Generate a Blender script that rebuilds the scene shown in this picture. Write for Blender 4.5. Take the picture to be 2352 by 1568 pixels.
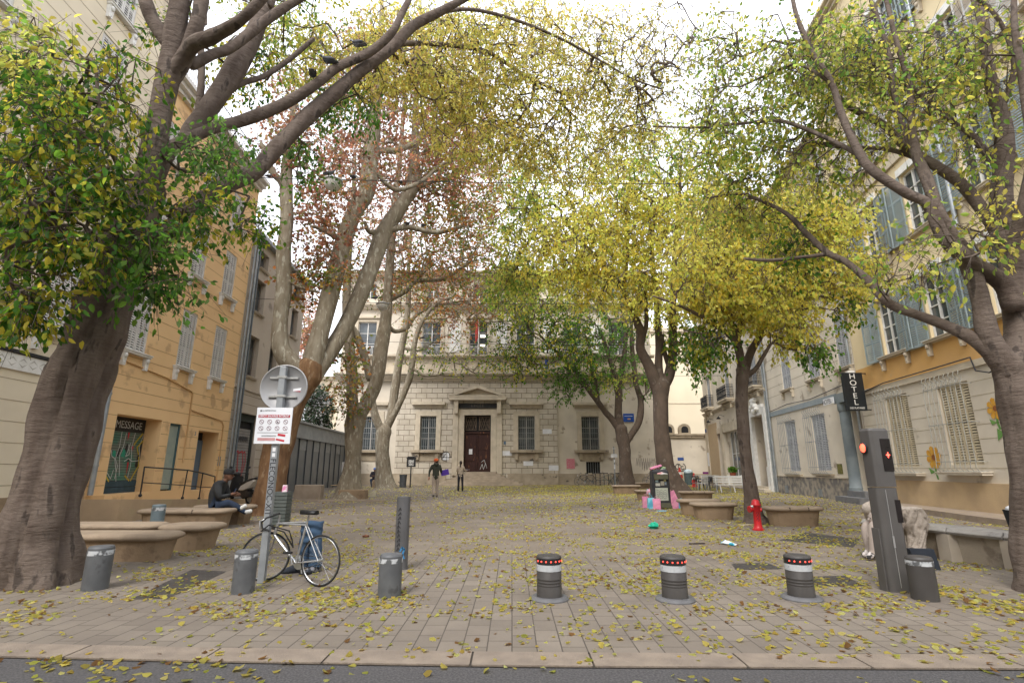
import bpy, bmesh, math, random
import numpy as np
from mathutils import Vector, Matrix, Quaternion
random.seed(7); RNG = np.random.default_rng(7)
PI = math.pi; R = math.radians
for o in list(bpy.data.objects): bpy.data.objects.remove(o)
S = bpy.context.scene
COL = S.collection

# ---------------------------------------------------------------- camera
CAM_H = 1.40; FPX = 1190.0; CXP, CYP = 1176.0, 784.0        # pixels of a 2352 x 1568 picture
PITCH = math.atan(291.0 / FPX)
cam = bpy.data.cameras.new('camera'); camo = bpy.data.objects.new('camera', cam); COL.objects.link(camo)
cam.sensor_width = 36; cam.lens = 36 * FPX / 2352.0; cam.clip_start = .05; cam.clip_end = 2000
camo.location = (0, 0, CAM_H); camo.rotation_euler = (PI / 2 + PITCH, 0, 0)
S.camera = camo
# ---------------------------------------------------------------- sky, sun, exposure
W = bpy.data.worlds.new("World"); S.world = W; W.use_nodes = True
nt = W.node_tree; nt.nodes.clear()
sky = nt.nodes.new('ShaderNodeTexSky'); sky.sky_type = 'NISHITA'; sky.sun_disc = False
sky.sun_elevation = R(48); sky.sun_rotation = R(200); sky.air_density = 1.0; sky.dust_density = 3.0
tc = nt.nodes.new('ShaderNodeTexCoord')
cl = nt.nodes.new('ShaderNodeTexNoise'); cl.inputs['Scale'].default_value = 1.6; cl.inputs['Detail'].default_value = 5
nt.links.new(tc.outputs['Generated'], cl.inputs['Vector'])
rmp = nt.nodes.new('ShaderNodeMapRange'); rmp.inputs['From Min'].default_value = .3; rmp.inputs['From Max'].default_value = .7
rmp.inputs['To Min'].default_value = .55; rmp.inputs['To Max'].default_value = .97
nt.links.new(cl.outputs['Fac'], rmp.inputs['Value'])
mx = nt.nodes.new('ShaderNodeMix'); mx.data_type = 'RGBA'
mx.inputs[7].default_value = (11.0, 11.2, 11.8, 1)
nt.links.new(rmp.outputs['Result'], mx.inputs[0]); nt.links.new(sky.outputs['Color'], mx.inputs[6])
bg = nt.nodes.new('ShaderNodeBackground'); bg.inputs['Strength'].default_value = 0.10
out = nt.nodes.new('ShaderNodeOutputWorld')
nt.links.new(mx.outputs[2], bg.inputs['Color']); nt.links.new(bg.outputs[0], out.inputs[0])
sl = bpy.data.lights.new('sun', 'SUN'); sl.energy = 1.2; sl.angle = R(20); sl.color = (1, .96, .9)
so = bpy.data.objects.new('sun', sl); COL.objects.link(so); so.rotation_euler = (R(42), 0, R(-20))
S.view_settings.view_transform = 'Standard'; S.view_settings.look = 'None'
S.view_settings.exposure = 1.3; S.view_settings.gamma = 1; S.view_settings.use_curve_mapping = False
S.render.engine = 'CYCLES'
S.render.resolution_x = 1024; S.render.resolution_y = 682
S.cycles.max_bounces = 10; S.cycles.diffuse_bounces = 8; S.cycles.transmission_bounces = 8; S.cycles.transparent_max_bounces = 8

# ---------------------------------------------------------------- picture <-> place
ct, st = math.cos(PITCH), math.sin(PITCH)
def ray(u, v):
    r = (u - CXP) / FPX; up = (CYP - v) / FPX
    return Vector((r, ct - up * st, st + up * ct))
def P(u, v, Y):
    d = ray(u, v); k = Y / d.y
    return Vector((d.x * k, Y, CAM_H + d.z * k))
def G(u, v, z=0.0):
    d = ray(u, v); k = (z - CAM_H) / d.z
    return Vector((d.x * k, d.y * k, z))
def mpp(p):                                                  # metres per pixel at a place
    return (p[1] * ct + (p[2] - CAM_H) * st) / FPX

# ---------------------------------------------------------------- materials
MATS = {}
def mat(name, c1, c2=None, scale=6, rough=.85, bump=0.0, bscale=40, metal=0.0, detail=4, spec=.3, stretch=None, lo=.35, hi=.65, third=None):
    if name in MATS: return MATS[name]
    m = bpy.data.materials.new(name); m.use_nodes = True; n = m.node_tree; b = n.nodes['Principled BSDF']
    b.inputs['Roughness'].default_value = rough; b.inputs['Metallic'].default_value = metal
    b.inputs['Specular IOR Level'].default_value = spec
    c1 = (*c1, 1); c2 = (*c2, 1) if c2 else tuple(x * .8 for x in c1[:3]) + (1,)
    t = n.nodes.new('ShaderNodeTexCoord'); mp = n.nodes.new('ShaderNodeMapping')
    n.links.new(t.outputs['Object'], mp.inputs[0])
    if stretch: mp.inputs['Scale'].default_value = stretch
    no = n.nodes.new('ShaderNodeTexNoise'); no.inputs['Scale'].default_value = scale; no.inputs['Detail'].default_value = detail
    n.links.new(mp.outputs[0], no.inputs['Vector'])
    cr = n.nodes.new('ShaderNodeValToRGB'); e = cr.color_ramp.elements
    e[0].position = lo; e[0].color = c1; e[1].position = hi; e[1].color = c2
    n.links.new(no.outputs['Fac'], cr.inputs[0])
    src = cr.outputs[0]
    if third:                                                # (colour, scale, threshold): patches of another colour
        c3, s3, th = third
        n3 = n.nodes.new('ShaderNodeTexNoise'); n3.inputs['Scale'].default_value = s3; n3.inputs['Detail'].default_value = 6
        n.links.new(mp.outputs[0], n3.inputs['Vector'])
        r3 = n.nodes.new('ShaderNodeMapRange'); r3.inputs['From Min'].default_value = th; r3.inputs['From Max'].default_value = th + .06
        n.links.new(n3.outputs['Fac'], r3.inputs['Value'])
        m3 = n.nodes.new('ShaderNodeMix'); m3.data_type = 'RGBA'; m3.inputs[7].default_value = (*c3, 1)
        n.links.new(r3.outputs[0], m3.inputs[0]); n.links.new(src, m3.inputs[6]); src = m3.outputs[2]
    n.links.new(src, b.inputs['Base Color'])
    if bump:
        nb = n.nodes.new('ShaderNodeTexNoise'); nb.inputs['Scale'].default_value = bscale; nb.inputs['Detail'].default_value = 5
        n.links.new(mp.outputs[0], nb.inputs['Vector'])
        bp = n.nodes.new('ShaderNodeBump'); bp.inputs['Strength'].default_value = bump; bp.inputs['Distance'].default_value = .02
        n.links.new(nb.outputs['Fac'], bp.inputs['Height']); n.links.new(bp.outputs[0], b.inputs['Normal'])
    MATS[name] = m; return m
def brickmat(name, c1, c2, mortar, bw, bh, ms=.012, rough=.9, plane='xz', offset=.5, stain=(0, 0, 0), stf=.35, bump=.5):
    if name in MATS: return MATS[name]
    m = bpy.data.materials.new(name); m.use_nodes = True; n = m.node_tree; b = n.nodes['Principled BSDF']
    b.inputs['Roughness'].default_value = rough; b.inputs['Specular IOR Level'].default_value = .25
    t = n.nodes.new('ShaderNodeTexCoord'); sx = n.nodes.new('ShaderNodeSeparateXYZ'); cx = n.nodes.new('ShaderNodeCombineXYZ')
    n.links.new(t.outputs['Object'], sx.inputs[0])
    n.links.new(sx.outputs[0], cx.inputs[0]); n.links.new(sx.outputs[2 if plane == 'xz' else 1], cx.inputs[1])
    br = n.nodes.new('ShaderNodeTexBrick'); br.offset = offset
    br.inputs['Scale'].default_value = 1; br.inputs['Brick Width'].default_value = bw; br.inputs['Row Height'].default_value = bh
    br.inputs['Mortar Size'].default_value = ms; br.inputs['Mortar Smooth'].default_value = .3
    br.inputs['Color1'].default_value = (*c1, 1); br.inputs['Color2'].default_value = (*c2, 1); br.inputs['Mortar'].default_value = (*mortar, 1)
    n.links.new(cx.outputs[0], br.inputs['Vector'])
    no = n.nodes.new('ShaderNodeTexNoise'); no.inputs['Scale'].default_value = .7; no.inputs['Detail'].default_value = 8; no.inputs['Roughness'].default_value = .65
    n.links.new(t.outputs['Object'], no.inputs['Vector'])
    mr = n.nodes.new('ShaderNodeMapRange'); mr.inputs['From Min'].default_value = .42; mr.inputs['From Max'].default_value = .72; mr.inputs['To Max'].default_value = stf
    n.links.new(no.outputs['Fac'], mr.inputs['Value'])
    mx = n.nodes.new('ShaderNodeMix'); mx.data_type = 'RGBA'; mx.inputs[7].default_value = (*stain, 1)
    n.links.new(mr.outputs[0], mx.inputs[0]); n.links.new(br.outputs['Color'], mx.inputs[6]); n.links.new(mx.outputs[2], b.inputs['Base Color'])
    n2 = n.nodes.new('ShaderNodeTexNoise'); n2.inputs['Scale'].default_value = 30; n2.inputs['Detail'].default_value = 4
    n.links.new(t.outputs['Object'], n2.inputs['Vector'])
    ma = n.nodes.new('ShaderNodeMath'); ma.operation = 'MULTIPLY_ADD'; ma.inputs[1].default_value = -1.0
    mb2 = n.nodes.new('ShaderNodeMath'); mb2.operation = 'MULTIPLY'; mb2.inputs[1].default_value = .35
    n.links.new(n2.outputs['Fac'], mb2.inputs[0]); n.links.new(br.outputs['Fac'], ma.inputs[0]); n.links.new(mb2.outputs[0], ma.inputs[2])
    bp = n.nodes.new('ShaderNodeBump'); bp.inputs['Strength'].default_value = bump; bp.inputs['Distance'].default_value = .02
    n.links.new(ma.outputs[0], bp.inputs['Height']); n.links.new(bp.outputs[0], b.inputs['Normal'])
    MATS[name] = m; return m
def emat(name, c, s):
    if name in MATS: return MATS[name]
    m = bpy.data.materials.new(name); m.use_nodes = True; b = m.node_tree.nodes['Principled BSDF']
    b.inputs['Base Color'].default_value = (*c, 1); b.inputs['Emission Color'].default_value = (*c, 1); b.inputs['Emission Strength'].default_value = s
    MATS[name] = m; return m
def leafmat(name, trans=.7):
    if name in MATS: return MATS[name]
    m = bpy.data.materials.new(name); m.use_nodes = True; n = m.node_tree; n.nodes.clear()
    a = n.nodes.new('ShaderNodeAttribute'); a.attribute_name = 'leaf_tint'
    d = n.nodes.new('ShaderNodeBsdfPrincipled'); d.inputs['Roughness'].default_value = .55; d.inputs['Specular IOR Level'].default_value = .35
    t = n.nodes.new('ShaderNodeBsdfTranslucent'); mx = n.nodes.new('ShaderNodeMixShader'); mx.inputs[0].default_value = trans
    o = n.nodes.new('ShaderNodeOutputMaterial')
    n.links.new(a.outputs['Color'], d.inputs['Base Color']); n.links.new(a.outputs['Color'], t.inputs['Color'])
    n.links.new(d.outputs[0], mx.inputs[1]); n.links.new(t.outputs[0], mx.inputs[2]); n.links.new(mx.outputs[0], o.inputs[0])
    MATS[name] = m; return m

# ---------------------------------------------------------------- objects
def tag(o, label=None, cat=None, group=None, kind=None):
    if label: o['label'] = label
    if cat: o['category'] = cat
    if group: o['group'] = group
    if kind: o['kind'] = kind
    return o
def thing(name, label, cat, loc=(0, 0, 0), rz=0, group=None):
    o = bpy.data.objects.new(name, None); COL.objects.link(o); o.empty_display_size = .2
    o.location = loc; o.rotation_euler = (0, 0, rz); tag(o, label, cat, group); return o
def copy_tree(o, parent=None):
    c = o.copy(); COL.objects.link(c)
    if parent: c.parent = parent
    for ch in [x for x in bpy.data.objects if x.parent == o]: copy_tree(ch, c)
    return c
def dup(o, loc, rz=0, label=None, scale=None):
    c = copy_tree(o); c.location = loc; c.rotation_euler = (0, 0, rz)
    if label: c['label'] = label
    if scale: c.scale = (scale,) * 3 if not isinstance(scale, tuple) else scale
    return c
class MB:
    def __init__(s): s.v = []; s.f = []; s.m = []; s.mats = []; s.cur = 0; s.M = None; s.sm = []; s.smooth = False
    def mt(s, m):
        if m not in s.mats: s.mats.append(m)
        s.cur = s.mats.index(m); return s
    def add(s, vs, fs, smooth=None):
        b = len(s.v)
        for p in vs:
            p = Vector(p); s.v.append(s.M @ p if s.M is not None else p)
        sm = s.smooth if smooth is None else smooth
        for f in fs: s.f.append([b + i for i in f]); s.m.append(s.cur); s.sm.append(sm)
    def box(s, x0, x1, y0, y1, z0, z1, t=None):
        if t is None: t = (0, 0)
        tx, ty = t                                            # taper: inset of the top
        s.add([(x0, y0, z0), (x1, y0, z0), (x1, y1, z0), (x0, y1, z0), (x0 + tx, y0 + ty, z1), (x1 - tx, y0 + ty, z1), (x1 - tx, y1 - ty, z1), (x0 + tx, y1 - ty, z1)],
              [(3, 2, 1, 0), (4, 5, 6, 7), (0, 1, 5, 4), (1, 2, 6, 5), (2, 3, 7, 6), (3, 0, 4, 7)], False)
    def tube(s, pts, rad, n=8, cap=True, ry=None):
        pts = [Vector(p) for p in pts]; k = len(pts)
        if not hasattr(rad, '__len__'): rad = [rad] * k
        vs = []; up = None
        for i, p in enumerate(pts):
            t = (pts[min(i + 1, k - 1)] - pts[max(i - 1, 0)])
            if t.length < 1e-9: t = Vector((0, 0, 1))
            t.normalize()
            if up is None: up = Vector((0, 0, 1)) if abs(t.z) < .9 else Vector((0, 1, 0))
            a = t.cross(up)
            if a.length < 1e-4: a = t.cross(Vector((1, 0, 0)))
            a.normalize(); b = a.cross(t).normalized(); up = b
            for j in range(n):
                w = 2 * PI * j / n; vs.append(p + (a * math.cos(w) + b * math.sin(w) * (ry or 1)) * rad[i])
        fs = [(i * n + j, i * n + (j + 1) % n, (i + 1) * n + (j + 1) % n, (i + 1) * n + j) for i in range(k - 1) for j in range(n)]
        s.add(vs, fs, n > 4)
        if cap:
            s.add(vs[:n], [tuple(range(n))[::-1]], False); s.add(vs[-n:], [tuple(range(n))], False)
    def lathe(s, prof, n=24, c=(0, 0, 0), sx=1, sy=1, smooth=True):
        vs = [(c[0] + r * math.cos(2 * PI * j / n) * sx, c[1] + r * math.sin(2 * PI * j / n) * sy, c[2] + z) for r, z in prof for j in range(n)]
        k = len(prof)
        # duplicate rings for crisp corners are given by the caller repeating points
        fs = [(i * n + j, i * n + (j + 1) % n, (i + 1) * n + (j + 1) % n, (i + 1) * n + j) for i in range(k - 1) for j in range(n) if prof[i] != prof[i + 1]]
        s.add(vs, fs, smooth)
        if prof[0][0] > 1e-6: s.add(vs[:n], [tuple(range(n))[::-1]], False)
        if prof[-1][0] > 1e-6: s.add(vs[-n:], [tuple(range(n))], False)
    def loft(s, rings, cap=True, smooth=False):
        n = len(rings[0]); vs = [p for r in rings for p in r]
        s.add(vs, [(i * n + j, i * n + (j + 1) % n, (i + 1) * n + (j + 1) % n, (i + 1) * n + j) for i in range(len(rings) - 1) for j in range(n)], smooth)
        if cap: s.add(rings[0], [tuple(range(n))[::-1]], False); s.add(rings[-1], [tuple(range(n))], False)
    def prism(s, poly, y0, y1):                               # poly in x,z ; extruded along y
        n = len(poly); vs = [(x, y0, z) for x, z in poly] + [(x, y1, z) for x, z in poly]
        s.add(vs, [tuple(range(n)), tuple(range(2 * n - 1, n - 1, -1))] + [(i, i + n, (i + 1) % n + n, (i + 1) % n) for i in range(n)], False)
    def ball(s, c, r, n=12, k=8):
        if not hasattr(r, '__len__'): r = (r, r, r)
        prof = [(math.cos(-PI / 2 + PI * i / k), math.sin(-PI / 2 + PI * i / k)) for i in range(k + 1)]
        vs = [(c[0] + r[0] * a * math.cos(2 * PI * j / n), c[1] + r[1] * a * math.sin(2 * PI * j / n), c[2] + r[2] * b) for a, b in prof for j in range(n)]
        s.add(vs, [(i * n + j, i * n + (j + 1) % n, (i + 1) * n + (j + 1) % n, (i + 1) * n + j) for i in range(k) for j in range(n)], True)
    def mesh(s, name):
        me = bpy.data.meshes.new(name); me.from_pydata([tuple(v) for v in s.v], [], s.f)
        for m in s.mats: me.materials.append(m)
        if s.f:
            me.polygons.foreach_set('material_index', s.m); me.polygons.foreach_set('use_smooth', s.sm)
        me.update(); return me
    def build(s, name, m=None, parent=None, loc=None, bevel=0):
        if m is not None: s.mats = [m]; s.m = [0] * len(s.f)
        o = bpy.data.objects.new(name, s.mesh(name)); COL.objects.link(o)
        if parent is not None: o.parent = parent
        if loc is not None: o.location = loc
        if bevel:
            b = o.modifiers.new('bevel', 'BEVEL'); b.width = bevel; b.segments = 2; b.limit_method = 'ANGLE'; b.angle_limit = R(40)
        return o
def inst(name, me, parent, loc=(0, 0, 0), rot=(0, 0, 0), scale=(1, 1, 1)):
    o = bpy.data.objects.new(name, me); COL.objects.link(o); o.parent = parent; o.location = loc; o.rotation_euler = rot; o.scale = scale; return o
def text(name, body, size, m, parent, loc, rot=(PI / 2, 0, 0), ext=.004, align='CENTER', sx=1, shear=0, spacing=1, offs=0, lines=1):
    c = bpy.data.curves.new(name, 'FONT'); c.body = body; c.size = size; c.extrude = ext; c.align_x = align; c.align_y = 'CENTER'
    c.shear = shear; c.space_character = spacing; c.offset = offs; c.space_line = lines
    t = bpy.data.objects.new(name, c); COL.objects.link(t)
    me = bpy.data.meshes.new_from_object(t.evaluated_get(bpy.context.evaluated_depsgraph_get()))
    bpy.data.objects.remove(t); bpy.data.curves.remove(c)
    me.name = name; me.materials.clear(); me.materials.append(m)
    o = bpy.data.objects.new(name, me); COL.objects.link(o); o.parent = parent; o.location = loc; o.rotation_euler = rot; o.scale = (sx, 1, 1)
    return o
# ================================================================= common materials
white = mat('white_paint', (.72, .71, .68), (.62, .61, .57), rough=.55)
shutw = mat('white_shutter_paint', (.62, .6, .57), (.5, .49, .46), scale=3, rough=.6)
shutg = mat('grey_green_shutter_paint', (.20, .25, .26), (.27, .32, .32), scale=4, rough=.65)
shutl = mat('pale_grey_shutter_paint', (.42, .43, .44), (.33, .34, .36), scale=4, rough=.65)
shutc = mat('cream_shutter_paint', (.55, .47, .33), (.47, .40, .28), scale=4, rough=.65)
dark = mat('dark_interior', (.012, .012, .014), (.02, .02, .022), rough=.6)
glass = mat('window_glass', (.035, .045, .05), (.10, .115, .12), scale=1.3, rough=.08, spec=.6, lo=.4, hi=.7)
ironb = mat('black_iron', (.018, .018, .02), (.03, .03, .032), rough=.5)
irong = mat('grey_iron', (.20, .22, .23), (.27, .28, .28), rough=.5)
zinc = mat('zinc_metal', (.26, .29, .31), (.36, .38, .39), scale=3, rough=.45, metal=.5)
stone = mat('pale_limestone', (.55, .48, .37), (.45, .39, .30), scale=2.2, rough=.9, bump=.3, bscale=25)
stoned = mat('weathered_limestone', (.42, .35, .26), (.30, .25, .18), scale=1.6, rough=.9, bump=.4, bscale=18, third=((.10, .085, .07), 2.2, .62))
ochre = mat('ochre_render', (.80, .55, .29), (.73, .495, .255), scale=.5, rough=.9, bump=.12, bscale=60, third=((.56, .37, .2), 1.3, .58))
ochre2 = mat('ochre_plinth', (.68, .45, .22), (.58, .38, .19), scale=1.0, rough=.9, bump=.2)
cream = mat('cream_render', (.70, .62, .47), (.63, .55, .42), scale=.5, rough=.9, bump=.12, bscale=60, third=((.47, .41, .31), .7, .64))
cream2 = mat('yellow_cream_render', (.72, .60, .38), (.66, .54, .34), scale=.6, rough=.9, bump=.15, bscale=40, third=((.52, .42, .28), .8, .6))
cream3 = mat('greyed_cream_render', (.64, .58, .48), (.55, .495, .41), scale=.7, rough=.9, bump=.18, bscale=40, third=((.33, .28, .22), 1.1, .62))
orange = mat('orange_render', (.62, .36, .12), (.55, .33, .13), scale=.8, rough=.9, bump=.12, third=((.5, .33, .18), 1.5, .62))
greige = mat('greige_render', (.50, .44, .36), (.44, .38, .31), scale=.6, rough=.9, bump=.12, third=((.28, .24, .2), .9, .62))
wood = mat('brown_door_wood', (.13, .05, .028), (.085, .034, .02), scale=3, rough=.5, stretch=(6, 6, 1))
wooddk = mat('dark_door_wood', (.055, .022, .018), (.035, .015, .013), scale=3, rough=.5, stretch=(6, 6, 1), third=((.22, .09, .04), 1.1, .63))
bluedoor = mat('blue_door_paint', (.10, .16, .24), (.13, .19, .27), scale=3, rough=.6)
pinkp = mat('pink_paper', (.62, .12, .2), (.6, .35, .35), scale=14, rough=.8)
paperw = mat('white_paper', (.75, .76, .78), (.66, .67, .7), scale=3, rough=.8)
blackp = mat('black_paint', (.02, .02, .022), (.03, .03, .032), rough=.6)
redp = mat('red_spray_paint', (.5, .03, .05), (.42, .03, .04), rough=.7)
inkc = mat('ink', (.03, .03, .035), rough=.6)
tile = brickmat('terrace_tiles', (.30, .22, .15), (.26, .19, .13), (.12, .1, .08), .3, .3, plane='xy')

# ================================================================= walls
YWIN = {}
class Wall:
    """local x runs along the wall, local -y points into the square, local z is up"""
    def __init__(s, o, d, name):
        s.o = Vector((o[0], o[1], 0)); s.d = Vector((d[0], d[1], 0)).normalized(); s.rz = math.atan2(s.d.y, s.d.x); s.name = name
    def pt(s, x, y=0, z=0):
        return s.o + s.d * x + Vector((-s.d.y, s.d.x, 0)) * y + Vector((0, 0, z))
def facade(mb, L, H, ops, mt, z0=0, depth=.28, x0=0, y=0):
    xs = sorted(set([x0, L] + [v for o in ops for v in (o[0], o[1])])); zs = sorted(set([z0, H] + [v for o in ops for v in (o[2], o[3])]))
    mb.mt(mt)
    for a, b in zip(xs, xs[1:]):
        run = None
        for c, d in zip(zs, zs[1:]):
            if any(o[0] - 1e-6 <= a and b <= o[1] + 1e-6 and o[2] - 1e-6 <= c and d <= o[3] + 1e-6 for o in ops):
                continue
            mb.add([(a, y, c), (b, y, c), (b, y, d), (a, y, d)], [(0, 1, 2, 3)])
    for o in ops:
        a, b, c, d = o[:4]; D = y + (o[4] if len(o) > 4 else depth)
        mb.add([(a, y, c), (b, y, c), (b, y, d), (a, y, d), (a, D, c), (b, D, c), (b, D, d), (a, D, d)],
               [(0, 4, 5, 1), (1, 5, 6, 2), (2, 6, 7, 3), (3, 7, 4, 0)])
def body(mb, L, H, D, mt, y=0, z0=0):
    mb.mt(mt); mb.add([(0, y, z0), (L, y, z0), (L, D, z0), (0, D, z0), (0, y, H), (L, y, H), (L, D, H), (0, D, H)],
                      [(4, 5, 6, 7), (1, 2, 6, 5), (2, 3, 7, 6), (3, 0, 4, 7)])
LEAF = {}
def shutter_mesh(w, h, mt, nsec=3, cols=2):
    k = (round(w, 2), round(h, 2), mt.name, nsec)
    if k in LEAF: return LEAF[k]
    m = MB(); m.mt(mt); t = .035; st = .055
    m.box(0, st, -t, 0, 0, h); m.box(w - st, w, -t, 0, 0, h)
    if cols == 2: m.box(w / 2 - .025, w / 2 + .025, -t + .002, -.002, st, h - st)
    zz = [i * (h - st) / nsec for i in range(nsec + 1)]
    for z in zz: m.box(st, w - st, -t + .004, -.004, z, z + st)
    for a, b in zip(zz, zz[1:]):
        n = max(3, int((b - a - st) / .075)); sp = (b - a - st) / n
        for i in range(n):
            z = a + st + (i + .15) * sp
            m.add([(st, -t + .006, z), (w - st, -t + .006, z), (w - st, -.006, z + sp * .62), (st, -.006, z + sp * .62),
                   (st, -t + .006, z + .012), (w - st, -t + .006, z + .012), (w - st, -.006, z + sp * .62 + .012), (st, -.006, z + sp * .62 + .012)],
                  [(3, 2, 1, 0), (4, 5, 6, 7), (0, 1, 5, 4), (2, 3, 7, 6)])
    LEAF[k] = m.mesh('shutter'); return LEAF[k]
def win_closed(b, x0, x1, z0, z1, mt, y=.06, nsec=3):
    """two closed louvred shutters in an opening"""
    m = MB(); m.mt(mt); f = .05; m.box(x0, x0 + f, y - .03, y + .05, z0, z1); m.box(x1 - f, x1, y - .03, y + .05, z0, z1); m.box(x0 + f, x1 - f, y - .03, y + .05, z1 - f, z1)
    m.mt(dark); m.add([(x0, .2, z0), (x1, .2, z0), (x1, .2, z1), (x0, .2, z1)], [(0, 1, 2, 3)])
    w = m.build('window', None, b); lw = (x1 - x0 - 2 * f) / 2 - .006; me = shutter_mesh(lw, z1 - z0 - f, mt, nsec)
    inst('shutter', me, w, (x0 + f, y, z0)); inst('shutter', me, w, (x1 - f - lw, y, z0)); return w
def win_glass(b, x0, x1, z0, z1, fr=None, y=.12, rows=3, cols=2, name='window', gl=None):
    fr = fr or white; m = MB(); m.mt(fr); f = .06
    m.box(x0, x0 + f, y - .03, y + .04, z0, z1); m.box(x1 - f, x1, y - .03, y + .04, z0, z1)
    m.box(x0 + f, x1 - f, y - .03, y + .04, z1 - f, z1); m.box(x0 + f, x1 - f, y - .03, y + .04, z0, z0 + f)
    W_ = x1 - x0 - 2 * f
    for c in range(1, cols): xx = x0 + f + W_ * c / cols; m.box(xx - .04, xx + .04, y - .032, y + .038, z0 + f, z1 - f)
    H_ = z1 - z0 - 2 * f
    for r in range(1, rows): zz = z0 + f + H_ * r / rows; m.box(x0 + f, x1 - f, y - .02, y + .03, zz - .018, zz + .018)
    w = m.build(name, None, b)
    g = MB(); g.mt(gl or glass); g.add([(x0 + f, y + .02, z0 + f), (x1 - f, y + .02, z0 + f), (x1 - f, y + .02, z1 - f), (x0 + f, y + .02, z1 - f)], [(0, 1, 2, 3)]); g.build('pane', None, w)
    return w
def open_leaf(b, w, x, z0, z1, wd, mt, ang=0, side=1, nsec=3):
    me = shutter_mesh(wd, z1 - z0, mt, nsec)
    if side > 0: inst('shutter', me, w, (x, -.03, z0), (0, 0, -ang))
    else: inst('shutter', me, w, (x, -.03, z0), (0, 0, PI + ang), (1, -1, 1)) if False else inst('shutter', me, w, (x - wd * math.cos(ang), -.03 - wd * math.sin(ang), z0), (0, 0, ang))
def sill(b, x0, x1, z, mt=None, out=.16, th=.1, brackets=0):
    m = MB(); m.mt(mt or stone); m.box(x0, x1, -out, .02, z - th, z - .03); m.box(x0 - .03, x1 + .03, -out - .03, .02, z - .03, z)
    for i in range(brackets):
        xx = x0 + .12 + (x1 - x0 - .24) * i / max(1, brackets - 1)
        m.prism([(xx - .09, z - th), (xx + .09, z - th), (xx + .09, z - th - .12), (xx + .06, z - th - .42), (xx - .06, z - th - .42), (xx - .09, z - th - .12)], -.11, .0)
        m.ball((xx, -.12, z - th - .1), (.08, .05, .09), 8, 6); m.ball((xx, -.08, z - th - .33), (.05, .05, .07), 8, 6)
    return m.build('sill', None, b)
def band(b, x0, x1, z0, z1, out, mt, name='cornice', steps=1):
    m = MB(); m.mt(mt)
    for i in range(steps): m.box(x0, x1, -out * (i + 1) / steps, .05, z0 + (z1 - z0) * i / steps, z0 + (z1 - z0) * (i + 1) / steps - (.003 if i < steps - 1 else 0))
    return m.build(name, None, b)
def grille(b, x0, x1, z0, z1, mt, out=.3, n=9, rails=3):
    m = MB(); m.mt(mt)
    for i in range(n):
        x = x0 + (x1 - x0) * i / (n - 1)
        m.tube([(x, -.02, z0 + .02), (x, -out * .8, z0 + .0), (x, -out * 1.1, z0 + .12), (x, -out, z0 + .3), (x, -out, z1 - .25), (x, -out * .75, z1 - .08), (x, -out * 1.05, z1 + .03), (x, -out * .9, z1 + .14)], .011, 5)
    for k in range(rails):
        z = z0 + .3 + (z1 - .25 - z0 - .3) * k / (rails - 1)
        m.box(x0 - .03, x1 + .03, -out - .012, -out + .012, z - .012, z + .012)
        for x in (x0 - .03, x1 + .03): m.box(x - .01, x + .01, -out - .01, 0, z - .01, z + .01)
    for i in range(n - 1):
        x = x0 + (x1 - x0) * (i + .5) / (n - 1); r = (x1 - x0) / (n - 1) * .36
        m.tube([(x + r * math.cos(a), -out - .005, z1 - .12 + r * math.sin(a)) for a in [k * PI / 4 for k in range(9)]], .007, 4, False)
    return m.build('window_grille', None, b)
def downpipe(x, z0, z1, b, y=-.1, r=.055, mt=None):
    m = MB(); m.mt(mt or zinc); m.tube([(x, y, z0), (x, y, z1)], r, 10)
    z = z0 + .8
    while z < z1 - .3:
        m.tube([(x, y, z), (x, y, z + .06)], r * 1.2, 10); m.box(x - .012, x + .012, y, 0, z + .02, z + .04); z += 2.1
    return m.build('downpipe', None, b)
def grooves(b, L, zs, ops, mt, name='groove_line', x0=0):
    """thin shadow-gap strips of the coursed render, cut where openings are"""
    m = MB(); m.mt(mt)
    for z in zs:
        segs = [(x0, L)]
        for o in ops:
            if o[2] - .05 < z < o[3] + .05:
                ns = []
                for a, c in segs:
                    if o[1] <= a or o[0] >= c: ns.append((a, c))
                    else:
                        if a < o[0] - .03: ns.append((a, o[0] - .03))
                        if c > o[1] + .03: ns.append((o[1] + .03, c))
                segs = ns
        for a, c in segs: m.box(a, c, -.004, .01, z - .011, z + .011)
    return m.build(name, None, b)

# ================================================================= ground
paver = brickmat('paving_blocks', (.212, .181, .148), (.172, .147, .12), (.07, .06, .05), .30, .2, ms=.006, plane='xy', stain=(.12, .10, .085), stf=.7, bump=.4)
plaza = brickmat('square_paving', (.222, .188, .151), (.192, .162, .13), (.135, .112, .091), .6, .4, ms=.008, plane='xy', stain=(.13, .105, .085), stf=.7, bump=.35)
kerbm = mat('kerb_stone', (.25, .205, .162), (.19, .155, .125), scale=5, rough=.9, bump=.4, bscale=80)
asphalt = mat('asphalt', (.06, .058, .06), (.105, .10, .10), scale=60, rough=.95, bump=.5, bscale=150, lo=.4, hi=.62)
def sheet(name, x0, x1, y0, y1, z, m, rz=0):
    b = MB(); b.mt(m); b.add([(x0, y0, 0), (x1, y0, 0), (x1, y1, 0), (x0, y1, 0)], [(0, 1, 2, 3)])
    o = b.build(name, None, None, (0, 0, z)); o.rotation_euler.z = rz; tag(o, kind='structure'); return o
sheet('ground', -400, 400, -60, 700, -.05, mat('bare_ground', (.26, .21, .16), (.2, .16, .12), scale=2))
sheet('road', -60, 60, -12, 4.80, -.012, asphalt)
KB = [(-30, 4.72), (-9, 4.62), (-4.3, 4.46), (-2.2, 4.33), (0, 4.24), (3, 4.19), (6, 4.17), (30, 4.12)]    # the road edge bends slightly
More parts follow.
